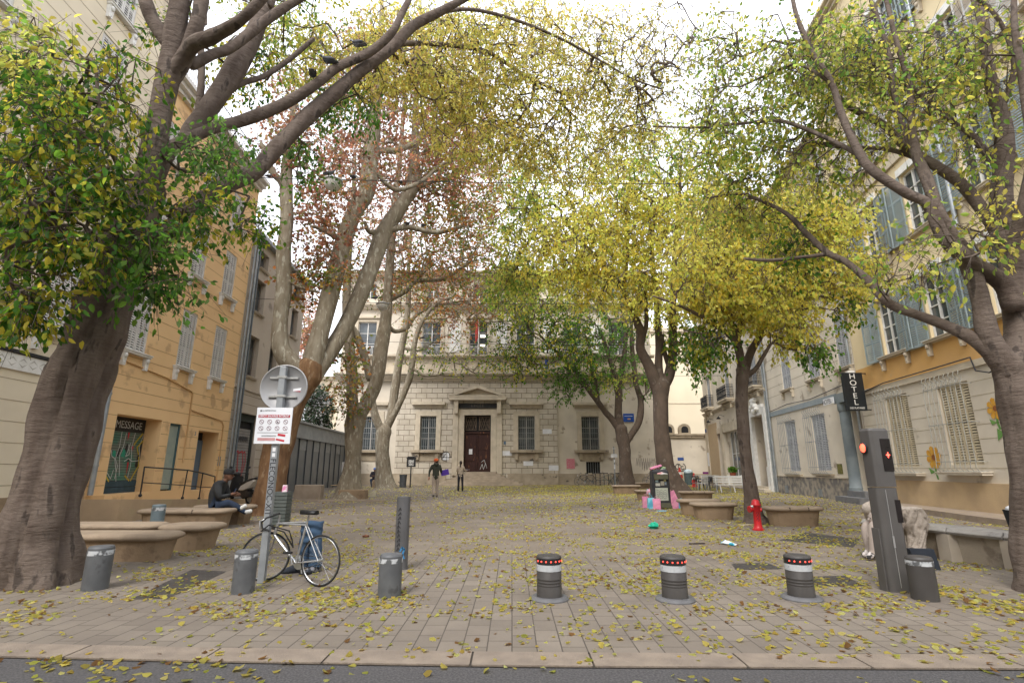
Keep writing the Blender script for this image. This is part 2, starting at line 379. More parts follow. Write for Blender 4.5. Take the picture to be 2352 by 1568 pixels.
def KY(x):
    for (a, ya), (c, yc) in zip(KB, KB[1:]):
        if a <= x <= c: return ya + (yc - ya) * (x - a) / (c - a)
    return 4.2
o = MB(); o.mt(paver)
for (a, ya), (c, yc) in zip(KB, KB[1:]): o.add([(-9.12, a, 0), (-ya - .29, a, 0), (-yc - .29, c, 0), (-9.12, c, 0)], [(0, 1, 2, 3)])
o = o.build('pavement', None, None, (0, 0, 0)); o.rotation_euler.z = -PI / 2; tag(o, kind='structure')
sheet('square_floor', -30, 30, 9.1, 75, -.001, plaza)
kb = MB(); kb.mt(kerbm); xx = -21.3
while xx < 21:
    w_ = 1.0 + .12 * math.sin(xx * 3); a, c = xx + .008, xx + w_ - .008
    kb.loft([[(a, KY(a), z), (c, KY(c), z), (c, KY(c) + .285, z), (a, KY(a) + .285, z)] for z in (-.2, .004)]); xx += w_
k = kb.build('kerb', None, None, bevel=.012); tag(k, kind='structure')
kb = MB(); kb.mt(mat('kerb_joint', (.06, .05, .04)))
for (a, ya), (c, yc) in zip(KB, KB[1:]): kb.add([(a, ya - .01, 0), (c, yc - .01, 0), (c, yc + .3, 0), (a, ya + .3, 0)], [(0, 1, 2, 3)])
k = kb.build('kerb_bedding', None, None, (0, 0, -.006)); tag(k, kind='structure')
# raised pavement strip below the right-hand houses
rp = MB(); rp.mt(mat('side_pavement', (.30, .24, .18), (.24, .19, .15), scale=4, bump=.3, third=((.42, .36, .08), 14, .64)))
pts = [(13.0, 9.0), (13.2, 12.6), (13.6, 18.6), (14.7, 20.8), (14.55, 21.1), (12.5, 4.6)]
rp.loft([[(11.7, 9.3, z), (12.35, 14.4, z), (13.6, 20.6, z), (14.46, 20.5, z), (13.1, 9.2, z)] for z in (-.02, .16)]); o = rp.build('raised_pavement'); tag(o, kind='structure')

# ================================================================= left side
LD = Vector((-.048, 1, 0)).normalized(); KL = 1 / LD.y
def LWall(Y): return Wall((-11.5 - .048 * Y, Y), LD, 'l')
def bld(name, label, w, x=None): return thing(name, label, 'building', w.o, w.rz)
def X(Y, Y0): return (Y - Y0) * KL
# --- cream corner building, windows in three columns
Y0 = 3.0; Y1 = 15.35; w = LWall(Y0); b = bld('apartment_building', 'tall cream building behind the big leaning tree at far left, white shutters', w); L = X(Y1, Y0); H = 18.3
cols_ = [(X(5.2, Y0), X(6.3, Y0)), (X(9.1, Y0), X(10.2, Y0)), (X(12.75, Y0), X(13.8, Y0))]
fl_ = [(4.85, 7.15), (8.6, 10.8), (12.0, 14.0), (15.0, 16.8)]
ops = [(a, c, z0, z1) for a, c in cols_ for z0, z1 in fl_]
door = (X(13.35, Y0), X(14.45, Y0), .55, 3.3, .35)
m = MB(); facade(m, L, H, ops + [door], cream); body(m, L, H, 9, cream); m.build('wall', None, b)
for a, c in cols_:
    for z0, z1 in fl_:
        win_closed(b, a, c, z0, z1, shutw); sill(b, a - .12, c + .12, z0, brackets=2, mt=white)
m = MB(); m.mt(dark); m.box(door[0], door[1], .3, .34, door[2], door[3]); m.build('door', None, b)
band(b, 0, L, 4.12, 4.2, .09, ironb, 'cable_run'); band(b, 0, L, 3.72, 4.1, .05, white, 'frieze')
m = MB(); m.mt(mat('frieze_shadow', (.45, .43, .38)))
x = .1
while x < L - .3:
    for s_ in (-1, 1): m.add([(x, -.054, 3.91), (x + .14, -.054, 3.91 + s_ * .12), (x + .28, -.054, 3.91), (x + .14, -.054, 3.91 + s_ * .08)], [(0, 1, 2, 3)])
    x += .3
m.build('lozenge_frieze', None, b)
band(b, 0, L, .0, .72, .07, mat('brown_plinth', (.33, .24, .15), (.26, .19, .12), scale=2, bump=.3), 'plinth'); band(b, -.1, L + .05, H - .35, H, .45, stone, 'cornice', 3)
gm = mat('groove_shade', (.50, .33, .17)); grooves(b, L, [1.0 + .5 * i for i in range(6)] + [4.6 + .5 * i for i in range(27)], ops + [door], mat('cream_groove', (.42, .35, .25)))
text('house_number', '1', .3, blackp, b, (X(13.08, Y0), -.012, 2.93)); m = MB(); m.mt(stone); m.box(X(13.2, Y0), X(13.75, Y0), -.05, 0, 3.28, 3.5); m.build('name_plate', None, b)

# --- ochre building with the painted shop shutter
Y0 = 15.35; Y1 = 23.35; w = LWall(Y0); b = bld('apartment_building', 'ochre orange building with white closed shutters, painted shop shutter and narrow blue door', w); L = X(Y1, Y0); H = 14.75
cw = [(X(15.95, Y0), X(17.0, Y0)), (X(18.75, Y0), X(19.75, Y0)), (X(21.15, Y0), X(22.15, Y0))]
fz = [(5.07, 7.3), (8.7, 10.75), (12.1, 13.6)]
wops = [(a, c, z0, z1) for a, c in cw for z0, z1 in fz]
shop = (X(16.2, Y0), X(18.5, Y0), .62, 3.05, .6); gdo = (X(19.0, Y0), X(19.75, Y0), .62, 3.0, .2); bdo = (X(20.95, Y0), X(22.55, Y0), .55, 2.87, .7)
ops = wops + [shop, gdo, bdo]
m = MB(); facade(m, L, H, ops, ochre); body(m, L, H, 9, ochre); m.build('wall', None, b)
for a, c in cw:
    for z0, z1 in fz: win_closed(b, a, c, z0, z1, shutw); sill(b, a - .14, c + .14, z0, mt=white, brackets=2)
grooves(b, L, [.9 + .42 * i for i in range(9)] + [4.9 + .5 * i for i in range(19)], ops, gm)
m = MB(); m.mt(ochre2); m.box(0, shop[0] - .02, -.06, 0, 0, .62); m.build('plinth', None, b)
band(b, -.05, L, H, H + .5, .5, white, 'cornice', 3)
m = MB(); m.mt(ironb)
for i in range(58): xx = .1 + i * (L - .2) / 57; m.box(xx - .008, xx + .008, -.38, -.365, H + .5, H + 1.3)
m.box(0, L, -.39, -.36, H + 1.3, H + 1.33); m.build('roof_railing', None, b)
# shop roller shutter with the painted figures
sh = MB(); grn = mat('shutter_paint_green', (.08, .20, .15), (.17, .19, .16), scale=2.2, rough=.6, lo=.42, hi=.56); sh.mt(grn)
y_ = .54; a, c = shop[0] + .02, shop[1] - .02; z = shop[2] + .4; ws = .085
a2 = a; c2 = c
while z < shop[3] - .48:
    sh.box(a2, c2, y_ + .012, y_ + .03, z, z + ws - .014); z += ws
sh.mt(mat('shutter_dark_blue', (.04, .07, .09), (.05, .085, .11))); sh.box(a2, c2, y_, y_ + .03, shop[2], shop[2] + .18); sh.box(a2, c2, y_, y_ + .03, shop[2] + .2, shop[2] + .38)
sh.mt(blackp); sh.box(a2, c2, y_, y_ + .03, shop[3] - .47, shop[3]); sh.box(a2, c2, y_ + .02, y_ + .05, shop[2], shop[3])
S_ = sh.build('roller_shutter', None, b); a2 = a + .68
sp = MB(); wl_ = mat('white_spray', (.6, .62, .62)); yl_ = mat('yellow_spray', (.55, .42, .05)); gr_ = mat('green_spray', (.05, .33, .22))
def stroke(m, pts, wd, mt, y, x0, z0, sx, sz):
    m.mt(mt)
    for (p, q) in zip(pts, pts[1:]):
        p = Vector((x0 + p[0] * sx, 0, z0 + p[1] * sz)); q = Vector((x0 + q[0] * sx, 0, z0 + q[1] * sz)); d = (q - p)
        if d.length < 1e-5: continue
        n = Vector((-d.z, 0, d.x)).normalized() * wd / 2; e = d.normalized() * wd * .3; p -= e; q += e
        m.add([(v.x, y, v.z) for v in (p - n, q - n, q + n, p + n)], [(0, 1, 2, 3)])
def sw(m, pts, mt, wd=.025): stroke(m, pts, wd, mt, y_ - .006, a2, shop[2] + .38, c2 - a2, shop[3] - shop[2] - .86)
# simple tangled figures of the mural
for (pts, mt_) in [([(.05, .62), (.1, .5), (.2, .45), (.3, .2), (.35, .0)], wl_), ([(.28, 1), (.28, .7), (.22, .45), (.32, .3), (.3, .05)], wl_),
                   ([(.42, .98), (.4, .72), (.33, .52), (.38, .3), (.42, .1)], wl_), ([(.7, 1), (.66, .7), (.7, .5), (.72, .3), (.68, .02)], wl_),
                   ([(.55, .75), (.62, .55), (.52, .5), (.56, .62), (.6, .78)], wl_), ([(.5, .4), (.62, .46), (.75, .4), (.95, .42)], wl_),
                   ([(.98, .95), (.9, .72), (.96, .55), (.99, .35)], wl_), ([(.02, .2), (.18, .05), (.22, .22)], wl_)]: sw(sp, pts, mt_)
for pts in [[(.95, 1), (.8, .85), (.72, .75)], [(1, .85), (.83, .7), (.92, .55)], [(.95, .5), (.98, .3), (.85, .1), (.8, 0)], [(.02, .12), (.14, 0)], [(.6, .1), (.75, 0)]]: sw(sp, pts, yl_, .05)
sp.mt(blackp)
def poly(m, pts, mt_):
    m.mt(mt_); m.add([(a2 + p[0] * (c2 - a2), y_ - .003, shop[2] + .38 + p[1] * (shop[3] - shop[2] - .86)) for p in pts], [tuple(range(len(pts)))])
for pts, mt_ in [([(.0, .45), (.08, .5), (.06, .72), (.0, .8)], blackp), ([(.45, .62), (.52, .58), (.55, .72), (.5, .78)], blackp), ([(.86, .3), (1, .25), (1, .98), (.93, .7)], blackp),
                 ([(.24, .5), (.3, .5), (.33, .68), (.28, .66)], blackp), ([(.58, .4), (.66, .4), (.63, .5)], blackp), ([(.6, .38), (.66, .38), (.64, .12)], redp), ([(.47, 1), (.53, 1), (.5, .82)], redp), ([(.66, .72), (.72, .72), (.7, .62)], redp),
                 ([(.36, .5), (.48, .48), (.5, .62), (.42, .66)], gr_), ([(.1, .5), (.22, .48), (.2, .6), (.12, .62)], gr_)]: poly(sp, pts, mt_)
sp.build('mural_paint', None, S_)
text('lettering', 'MESSAGE', .34, wl_, S_, ((a2 + c2) / 2 - .05, y_ - .006, shop[3] - .25), sx=.95, ext=.001)
m = MB(); m.mt(mat('old_green_glass', (.33, .38, .33), (.26, .32, .29), scale=3, rough=.4)); m.box(gdo[0] + .07, gdo[1] - .07, .1, .14, gdo[2] + .05, gdo[3] - .07)
m.mt(mat('teal_frame', (.07, .13, .14))); m.box(gdo[0], gdo[0] + .07, .06, .16, gdo[2], gdo[3]); m.box(gdo[1] - .07, gdo[1], .06, .16, gdo[2], gdo[3]); m.box(gdo[0] + .07, gdo[1] - .07, .06, .16, gdo[3] - .07, gdo[3]); m.build('glass_door', None, b)
m = MB(); m.mt(bluedoor); x0, x1 = bdo[0] + .02, bdo[1] - .02; m.box(x0, x1, .62, .68, bdo[2], 2.55)
for i in range(2):
    for z0, z1 in ((.7, 1.2), (1.3, 2.4)): m.box(x0 + .1 + i * .75, x0 + .65 + i * .75, .595, .618, z0, z1)
m.mt(dark); m.box(x0, x1, .66, .69, 2.552, bdo[3]); d_ = m.build('door', None, b)
m = MB(); m.mt(irong); m.box(x0 + .6, x0 + .7, .56, .6, 1.4, 1.45); m.build('handle', None, d_)
m = MB(); m.mt(ochre2); m.tube([(X(18.3, Y0), -.03, 4.55), (X(20.0, Y0), -.03, 4.3), (X(20.1, Y0), -.03, 4.2), (X(20.1, Y0), -.03, 1.6)], .03, 6); m.tube([(.2, -.03, 4.75), (X(18.3, Y0), -.03, 4.55)], .03, 6)
m.tube([(X(20.1, Y0), -.03, 3.6), (X(22.6, Y0), -.03, 3.4), (X(22.8, Y0), -.03, 3.2), (X(22.8, Y0), -.03, .8)], .025, 6); m.build('service_pipe', None, b)
m = MB(); m.mt(paperw); m.box(X(22.6, Y0) + .09, X(22.6, Y0) + .1, 0, .02, 1.3, 1.35)
m.mt(irong); m.box(X(22.75, Y0), X(22.95, Y0), -.02, 0, 1.5, 1.9); m.build('intercom_panel', None, b)
downpipe(.12, .65, 8, b, y=-.14, r=.075, mt=zinc); text('house_number', '3', .22, bluedoor, b, (X(20.7, Y0), -.012, 2.72))
# --- downpipes and narrow grey strip + greige building with garage
Y0 = 23.35; Y1 = 30.9; w = LWall(Y0); b = bld('apartment_building', 'beige grey four storey building with bare window openings beyond the ochre building', w); L = X(Y1, Y0); H = 12.65
cw = [(X(24.1, Y0) + .25, X(25.1, Y0) + .25), (X(26.7, Y0), X(27.7, Y0)), (X(29.1, Y0), X(30.1, Y0))]
fz = [(5.7, 7.7), (8.9, 10.6), (11.2, 12.1)]
gar = (X(24.2, Y0), X(26.3, Y0), .0, 3.95, .5); g2 = (X(27.2, Y0), X(29.6, Y0), 0, 3.4, .5)
ops = [(a, c, z0, z1, .35) for a, c in cw for z0, z1 in fz] + [gar, g2]
m = MB(); facade(m, L, H, ops, greige); body(m, L, H, 9, greige); m.build('wall', None, b)
for a, c in cw:
    for z0, z1 in fz: win_glass(b, a, c, z0, z1, fr=mat('taupe_frame', (.25, .22, .19)), y=.25, rows=1, cols=2); sill(b, a - .06, c + .06, z0, th=.09, out=.1, mt=greige)
band(b, 0, L, H - .1, H + .12, .3, zinc, 'gutter'); band(b, 0, L, 5.0, 5.15, .07, greige, 'string_course')
grooves(b, L, [.6 + .42 * i for i in range(11)], ops, mat('greige_groove', (.2, .17, .13)))
m = MB(); m.mt(mat('grey_roller', (.30, .29, .27), (.25, .24, .23), scale=2)); z = 0.02
while z < 3.2: m.box(gar[0] + .1, gar[1] - .1, .3, .33, z, z + .115); z += .13
m.mt(mat('dark_green_steel', (.05, .06, .055))); m.box(gar[0], gar[0] + .1, .2, .36, 0, gar[3]); m.box(gar[1] - .1, gar[1], .2, .36, 0, gar[3]); m.box(gar[0] + .1, gar[1] - .1, .2, .36, 3.6, gar[3])
m.mt(dark); m.box(gar[0] + .1, gar[1] - .1, .34, .36, 0, 3.598); gd = m.build('garage_door', None, b)
m = MB(); ax = gar[0] + .15
def gs(pts, mt_=redp, wd=.06): stroke(m, pts, wd, mt_, .285, ax, .5, 1.75, 1.7)
for pts in [[(.05, .05), (.1, .5), (.08, .95), (.25, 1), (.3, .6), (.28, .2)], [(.28, .95), (.45, 1.0), (.5, .5), (.42, .1)], [(.5, .95), (.7, 1), (.8, .7), (.72, .2), (.95, .7), (.85, 1), (.75, .95)], [(.05, .05), (.3, .2), (.5, .05), (.72, .2)], [(.55, .5), (.5, .3), (.62, .25)]]: gs(pts)
m.mt(redp); m.add([(ax + .1, .284, .25), (ax + 1.5, .284, .3), (ax + 1.3, .284, .62), (ax + .3, .284, .5)], [(0, 1, 2, 3)])
for i in range(9): stroke(m, [(.04 + i * .1, 1.28), (.07 + i * .1, 1.42), (.1 + i * .1, 1.25), (.13 + i * .1, 1.4)], .03, inkc, .285, ax, .5, 1.75, 1.7)
m.build('graffiti', None, gd)
m = MB(); m.mt(mat('grey_roller', (.3, .29, .27))); m.box(g2[0], g2[1], .3, .34, 0, g2[3]); m.build('garage_door', None, b)
for x_, r_, m_ in ((.12, .05, zinc), (.42, .06, zinc), (.66, .045, mat('blue_grey_pipe', (.16, .19, .21)))): downpipe(x_, 0, 12.4, b, y=-.12, r=r_, mt=m_)
# --- low metal-clad service building
Y0 = 31.2; Y1 = 45.9; w = Wall((-13.05, Y0), Vector((-.07, 1, 0)), 'm'); b = bld('service_building', 'low flat roofed building clad in grey metal panels beside the facade left end', w); L = 14.4; H = 4.1
m = MB(); pan = mat('grey_metal_panel', (.12, .135, .15), (.16, .175, .19), scale=1.2, rough=.4, metal=.3); m.mt(pan); m.box(0, L, .02, 6, .0, 3.2); m.build('wall', None, b)
m = MB(); m.mt(mat('light_grey_cladding', (.33, .34, .34), (.27, .28, .28), scale=2)); m.box(-.1, L + .1, -.15, 6.1, 3.202, H); m.mt(zinc); m.box(-.2, L + .2, -.28, 6.2, H + .002, H + .12); m.build('roof_band', None, b)
m = MB(); m.mt(mat('panel_post', (.07, .08, .09)))
for i in range(11): m.box(i * L / 10 - .04, i * L / 10 + .04, -.03, .018, 0, 3.2)
m.build('panel_posts', None, b)
for i in (1, 3, 5, 7): m = MB(); m.mt(mat('light_panel', (.30, .31, .31))); m.box(i * L / 10 + .1, (i + 1) * L / 10 - .1, -.01, .018, 2.5, 3.1); m.build('vent_panel', None, b)
m = MB(); m.mt(paperw); m.box(L - 1.9, L - 1.3, -.02, .018, 1.1, 1.9); m.build('notice', None, b)
# --- distant cream house behind it
b = thing('apartment_building', 'pale cream house in the gap beyond the low metal-clad building', 'building', (-24.5, 62, 0)); m = MB()
ops = [(1 + 3 * i, 2.2 + 3 * i, z, z + 1.9) for i in range(3) for z in (1.5, 5, 8.5)]
facade(m, 9.5, 12, ops, cream); body(m, 9.5, 12, 9, cream); m.mt(stone); m.box(-.2, 9.7, -.3, 0, 11.8, 12.2); m.build('wall', None, b)
for o_ in ops: win_glass(b, *o_[:4], rows=2)


# ---- guessed street front behind the viewer, added unseen to shade the foreground
b = thing('apartment_building', 'long cream street front out of view across the road, added to darken the near paving', 'building', (30, -8.5, 0), PI); ops = [(2 + 3.2 * i, 3.2 + 3.2 * i, z, z + 2.1) for i in range(18) for z in (1.2, 4.6, 8.2)]
m = MB(); facade(m, 60, 12, ops, cream3); body(m, 60, 12, 9, cream3); m.build('wall', None, b)
m = MB(); m.mt(glass); m.add([(0, .25, 0), (60, .25, 0), (60, .25, 11.9), (0, .25, 11.9)], [(0, 1, 2, 3)]); m.build('window_glazing', None, b)
# ================================================================= right side
RD = Vector((-.125, -1, 0)).normalized(); KR = 1 / abs(RD.y)
def RWall(Y): return Wall((11.9 + .125 * Y, Y), RD, 'r')
def XR(Y, Y0): return (Y0 - Y) * KR
def balcony(b, x0, x1, z, h=1.0, out=.55):
    m = MB(); m.mt(stone); m.box(x0 - .1, x1 + .1, -out - .08, .0, z - .12, z); m.box(x0 - .04, x1 + .04, -out, .0, z - .24, z - .12)
    for xx in (x0 + .25, x1 - .25): m.prism([(xx - .1, z - .24), (xx + .1, z - .24), (xx + .08, z - .7), (xx - .08, z - .7)], -.28, 0)
    bal = m.build('balcony', None, b); m = MB(); m.mt(ironb)
    for (A, B) in (((x0, -out), (x1, -out)), ((x0, -out), (x0, 0)), ((x1, -out), (x1, 0))):
        d = math.hypot(B[0] - A[0], B[1] - A[1]); n = max(3, int(d / .09))
        for z_ in (z + .06, z + .42, z + h): m.tube([(A[0], A[1], z_), (B[0], B[1], z_)], .014 if z_ < z + h else .022, 5)
        for i in range(n + 1):
            t = i / n; px, py = A[0] + (B[0] - A[0]) * t, A[1] + (B[1] - A[1]) * t
            m.tube([(px, py, z + .0), (px, py, z + h)], .009, 4)
            if i < n:
                qx, qy = A[0] + (B[0] - A[0]) * (i + .5) / n, A[1] + (B[1] - A[1]) * (i + .5) / n; ux, uy = (B[0] - A[0]) / d, (B[1] - A[1]) / d
                for zc, r in ((z + .22, .045), (z + .60, .05), (z + .82, .04)):
                    m.tube([(qx + ux * r * math.cos(k * PI / 3), qy + uy * r * math.cos(k * PI / 3), zc + r * 1.6 * math.sin(k * PI / 3)) for k in range(7)], .011, 4, False)
    m.build('balcony_railing', None, bal); return bal
# --- R1: balconied house at the far corner
Y0 = 48.6; Y1 = 32.2; w = RWall(Y0); b = bld('apartment_building', 'pale stone house with black iron balconies above a cafe front', w); L = XR(Y1, Y0); H = 19.5
cx = [XR(46.2, Y0), XR(40.4, Y0), XR(34.1, Y0)]
ops = []
for x in cx:
    for z0 in (6.75, 11.4, 15.4): ops.append((x - .6, x + .6, z0, z0 + 2.6, .3))
d1 = (XR(44.7, Y0), XR(43.5, Y0), .1, 4.2, .35); d2 = (XR(42.9, Y0), XR(38.6, Y0), .1, 4.2, .45); d3 = (XR(35.1, Y0), XR(32.95, Y0), .3, 4.7, 1.1)
m = MB(); facade(m, L, H, ops + [d1, d2, d3], cream3); body(m, L, H, 10, cream3); m.build('wall', None, b)
for x in cx:
    for z0 in (6.75, 11.4, 15.4):
        wn = win_closed(b, x - .6, x + .6, z0, z0 + 2.6, shutl, nsec=4)
        m = MB(); m.mt(stone); m.box(x - .8, x - .62, -.06, 0, z0, z0 + 2.7); m.box(x + .62, x + .8, -.06, 0, z0, z0 + 2.7); m.box(x - .9, x + .9, -.12, 0, z0 + 2.7, z0 + 2.95); m.build('window_surround', None, b)
for x, wd in ((cx[0], 1.15), (cx[1], 1.35), (cx[2], 1.2)):
    balcony(b, x - wd, x + wd, 6.6)
    balcony(b, x - .75, x + .75, 11.3, h=.9, out=.3)
band(b, -.1, L, 6.0, 6.3, .22, stone, 'cornice', 3); band(b, -.2, L, H - .4, H, .5, stone, 'cornice', 3)
m = MB(); m.mt(mat('tan_render', (.44, .33, .2), (.40, .3, .19))); m.box(.9, d1[0] - .02, -.05, 0, 0, 5.2); m.box(d2[1] + .1, d3[0] - .6, -.05, 0, 0, 5.2)
m.mt(stone); m.box(0, .8, -.1, 0, 0, 5.9); m.box(d1[0] - .0, d1[1], -.06, 0, 4.22, 4.7); m.box(d2[0], d2[1], -.06, 0, 4.22, 4.9); m.box(d1[1], d2[0], -.12, .0, 0, 4.9); m.box(d2[1], d2[1] + .25, -.12, 0, 0, 4.9); m.build('shop_surround', None, b)
m = MB(); m.mt(wood); m.box(d1[0], d1[1], .2, .26, .1, 4.2); m.box(d1[0] + .2, d1[1] - .2, .17, .198, .5, 1.5); m.box(d1[0] + .2, d1[1] - .2, .17, .198, 1.8, 3.8); m.build('door', None, b)
m = MB(); m.mt(cream3); m.box(d2[0], d2[0] + .9, .3, .4, .1, 4.2); m.build('shop_panel', None, b)
win_glass(b, d2[0] + .95, d2[1], .8, 4.2, fr=white, y=.3, rows=2, cols=3, name='shop_window')
m = MB(); m.mt(stone); m.box(d2[0] + .95, d2[1], .1, .4, .1, .78); m.build('shop_sill', None, b)
m = MB(); m.mt(white)
m.box(d3[0] - .55, d3[0] - .02, -.22, 0, 0, 5.2); m.box(d3[1] + .02, d3[1] + .5, -.22, 0, 0, 5.2); m.box(d3[0] - .02, d3[1] + .02, -.22, 0, 4.72, 5.4)
m.box(d3[0] - .62, d3[0] + .02, -.28, -.222, 0, 1.5); m.box(d3[1] + .0, d3[1] + .56, -.28, -.222, 0, 1.5)
xc = (d3[0] + d3[1]) / 2
for dx, dz, r in ((0, 5.45, .3), (-.35, 5.3, .2), (.35, 5.3, .2), (-.2, 5.7, .18), (.2, 5.7, .18), (0, 5.0, .22), (-.55, 5.1, .14), (.55, 5.1, .14)): m.ball((xc + dx, -.3, dz), (r, .18, r), 10, 8)
m.build('door_surround', None, b)
m = MB(); m.mt(mat('red_brown_door', (.17, .045, .025), (.13, .035, .02), stretch=(6, 6, 1))); m.box(d3[0], d3[1], 1.0, 1.06, .3, 3.6)
for i in range(2):
    for z0, z1 in ((.5, 1.3), (1.45, 3.3)): m.box(d3[0] + .15 + i * 1.0, d3[0] + .95 + i * 1.0, .975, .998, z0, z1)
m.mt(dark); m.box(d3[0], d3[1], 1.0, 1.06, 3.602, 4.7); m.build('door', None, b)
m = MB(); m.mt(stone); m.box(d3[0] - .4, d3[1] + .4, -.7, .0, 0, .15); m.box(d3[0], d3[1], -.3, 1.0, .152, .3); m.build('door_step', None, b)
for x in (XR(45.6, Y0), XR(42.2, Y0)):
    m = MB(); m.mt(ironb); m.tube([(x, 0, 5.5), (x, -.35, 5.62), (x, -.45, 5.45)], .02, 5); m.lathe([(.04, .1), (.05, .04), (.2, -.12), (.19, -.12), (.0, 0)], 12, (x, -.45, 5.4)); m.build('wall_lamp', None, b)
downpipe(L - .12, 0, 17, b, r=.06)
m = MB(); m.mt(paperw); m.box(.12, .7, -.11, -.102, 1.6, 2.8); m.build('poster', None, b)
m = MB(); m.mt(mat('plate_blue', (.05, .1, .3))); m.box(.15, .6, -.12, -.102, 4.6, 4.9); m.build('street_name_plate', None, b)
# --- R2: the hotel
Y0 = 32.18; Y1 = 21.75; w = RWall(Y0); b = bld('hotel_building', 'cream hotel with grilled ground floor windows, grey round columns and pale louvred shutters', w); L = XR(Y1, Y0); H = 17.0
hw = [(29.55, 28.35), (26.1, 24.9), (23.0, 21.95)]
hx = [(XR(a, Y0), XR(c, Y0)) for a, c in hw]; fz = [(5.72, 8.1), (9.6, 11.9), (13.2, 15.2)]
gw = [(XR(30.1, Y0), XR(28.6, Y0), 1.25, 4.0, .3), (XR(26.6, Y0), XR(25.1, Y0), 1.3, 4.0, .3)]
dr = (XR(22.55, Y0), XR(21.85, Y0), .5, 4.0, .9)
ops = [(a, c, z0, z1) for a, c in hx for z0, z1 in fz] + gw + [dr]
m = MB(); facade(m, L, H, ops, cream3); body(m, L, H, 10, cream3); m.build('wall', None, b)
for (a, c) in hx:
    for k_, (z0, z1) in enumerate(fz):
        win_closed(b, a, c, z0, z1, shutl, nsec=3); sill(b, a - .2, c + .2, z0, mt=stone, brackets=2)
for g in gw: win_closed(b, *g[:4], shutl, y=.1, nsec=3); grille(b, g[0] - .2, g[1] + .1, g[2] - .15, g[3] + .15, irong); sill(b, g[0] - .3, g[1] + .2, g[2] - .15, mt=stone)
grooves(b, L, [5.6 + .55 * i for i in range(19)], ops, mat('hotel_groove', (.33, .28, .2)))
band(b, 0, L - 1.9, 4.45, 4.72, .06, mat('blue_grey_band', (.22, .26, .28), (.27, .3, .31), scale=3), 'sign_band'); band(b, -.0, L, H - .4, H, .5, stone, 'cornice', 3)
m = MB(); m.mt(mat('stained_plinth', (.34, .30, .24), (.16, .15, .14), scale=3.5, lo=.42, hi=.6, bump=.4)); m.box(0, dr[0] - .68, -.07, 0, 0, .95); m.mt(stone); m.box(0, dr[0] - .68, -.1, 0, .952, 1.0)
m.mt(zinc); m.box(1.4, 1.75, -.12, -.072, .05, .45); m.box(5.6, 6.0, -.1, -.072, .05, .4); m.build('plinth', None, b)
m = MB(); gcol = mat('grey_column_paint', (.16, .19, .205), (.2, .23, .24), scale=3, rough=.6); m.mt(gcol)
for xx in (dr[0] - .33,):
    m.lathe([(.33, 0), (.33, .35), (.33, .35), (.29, .4), (.275, .9), (.27, 3.55), (.27, 3.55), (.31, 3.62), (.31, 3.95)], 20, (xx, -.06, .25))
    for z_ in (1.35, 2.0, 2.65, 3.3): m.tube([(xx, -.06, z_), (xx, -.06, z_ + .03)], .282, 20)
m.box(dr[0] - .65, L, -.36, 0, 4.2, 4.6); cl_ = m.build('entrance_columns', None, b)
m = MB(); m.mt(mat('step_grey', (.15, .15, .16), (.19, .19, .19))); m.box(dr[0] - .9, L + .3, -.75, -.0, 0, .24); m.box(dr[0] - .5, L + .1, -.42, .6, .242, .48); m.build('entrance_steps', None, b)
m = MB(); m.mt(wooddk); m.box(dr[0], dr[1], 1.1, 1.16, .5, 3.2); m.mt(dark); m.box(dr[0], dr[1], 1.1, 1.16, 3.202, 4.0); m.build('door', None, b)
m = MB(); m.mt(mat('old_green_box', (.10, .10, .03), (.2, .18, .05), scale=9)); m.box(XR(24.5, Y0), XR(24.05, Y0), -.02, 0, 1.15, 1.6); m.build('mail_box', None, b)
t = m = MB(); m.mt(paperw); m.box(XR(23.75, Y0) - .25, XR(23.0, Y0), -.45, -.425, 4.22, 4.5); pl = m.build('name_board', None, b); text('lettering', 'HOTEL', .28, inkc, pl, (XR(23.75, Y0) + .12, -.455, 4.35), ext=.002)
m = MB(); m.mt(inkc); m.tube([(0, -.06, 4.75), (3, -.07, 4.9), (6, -.06, 4.8), (L, -.07, 5.05)], .02, 5); m.build('facade_cable', None, b)
downpipe(.18, 0, 16, b, r=.06); downpipe(L - .1, 1, 16, b, r=.05)
m = MB(); m.mt(white); m.box(L - .25, L - .0, -.28, -.02, 5.05, 5.45); m.box(L - .22, L, -.25, -.02, 4.55, 4.85); m.build('alarm_box', None, b)
# hanging sign HOTEL
hc = P(1961, 900, 21.0); za, zb_ = P(1961, 943, 21.0).z, P(1961, 856, 21.0).z; t = thing('hotel_sign', 'tall black hanging sign reading HOTEL in white capitals beside the entrance', 'sign', (hc.x, hc.y, 0), 0)
m = MB(); m.mt(mat('sign_black', (.02, .023, .025), rough=.35)); m.box(-.41, .41, -.07, .07, za, zb_); pn = m.build('sign_panel', None, t, bevel=.015)
for i, ch in enumerate('HOTEL'): text('letter', ch, .30, white, t, (-.02, -.078, zb_ - .17 - i * .265), ext=.004, sx=1.2)
text('letter', 'DES PLATANES', .115, white, t, (0, -.076, za + .1), ext=.003, sx=.78)
for z_ in (zb_ - .05, za + .02): m = MB(); m.mt(ironb); m.box(.41, .75, -.02, .02, z_, z_ + .04); m.build('bracket', None, t)
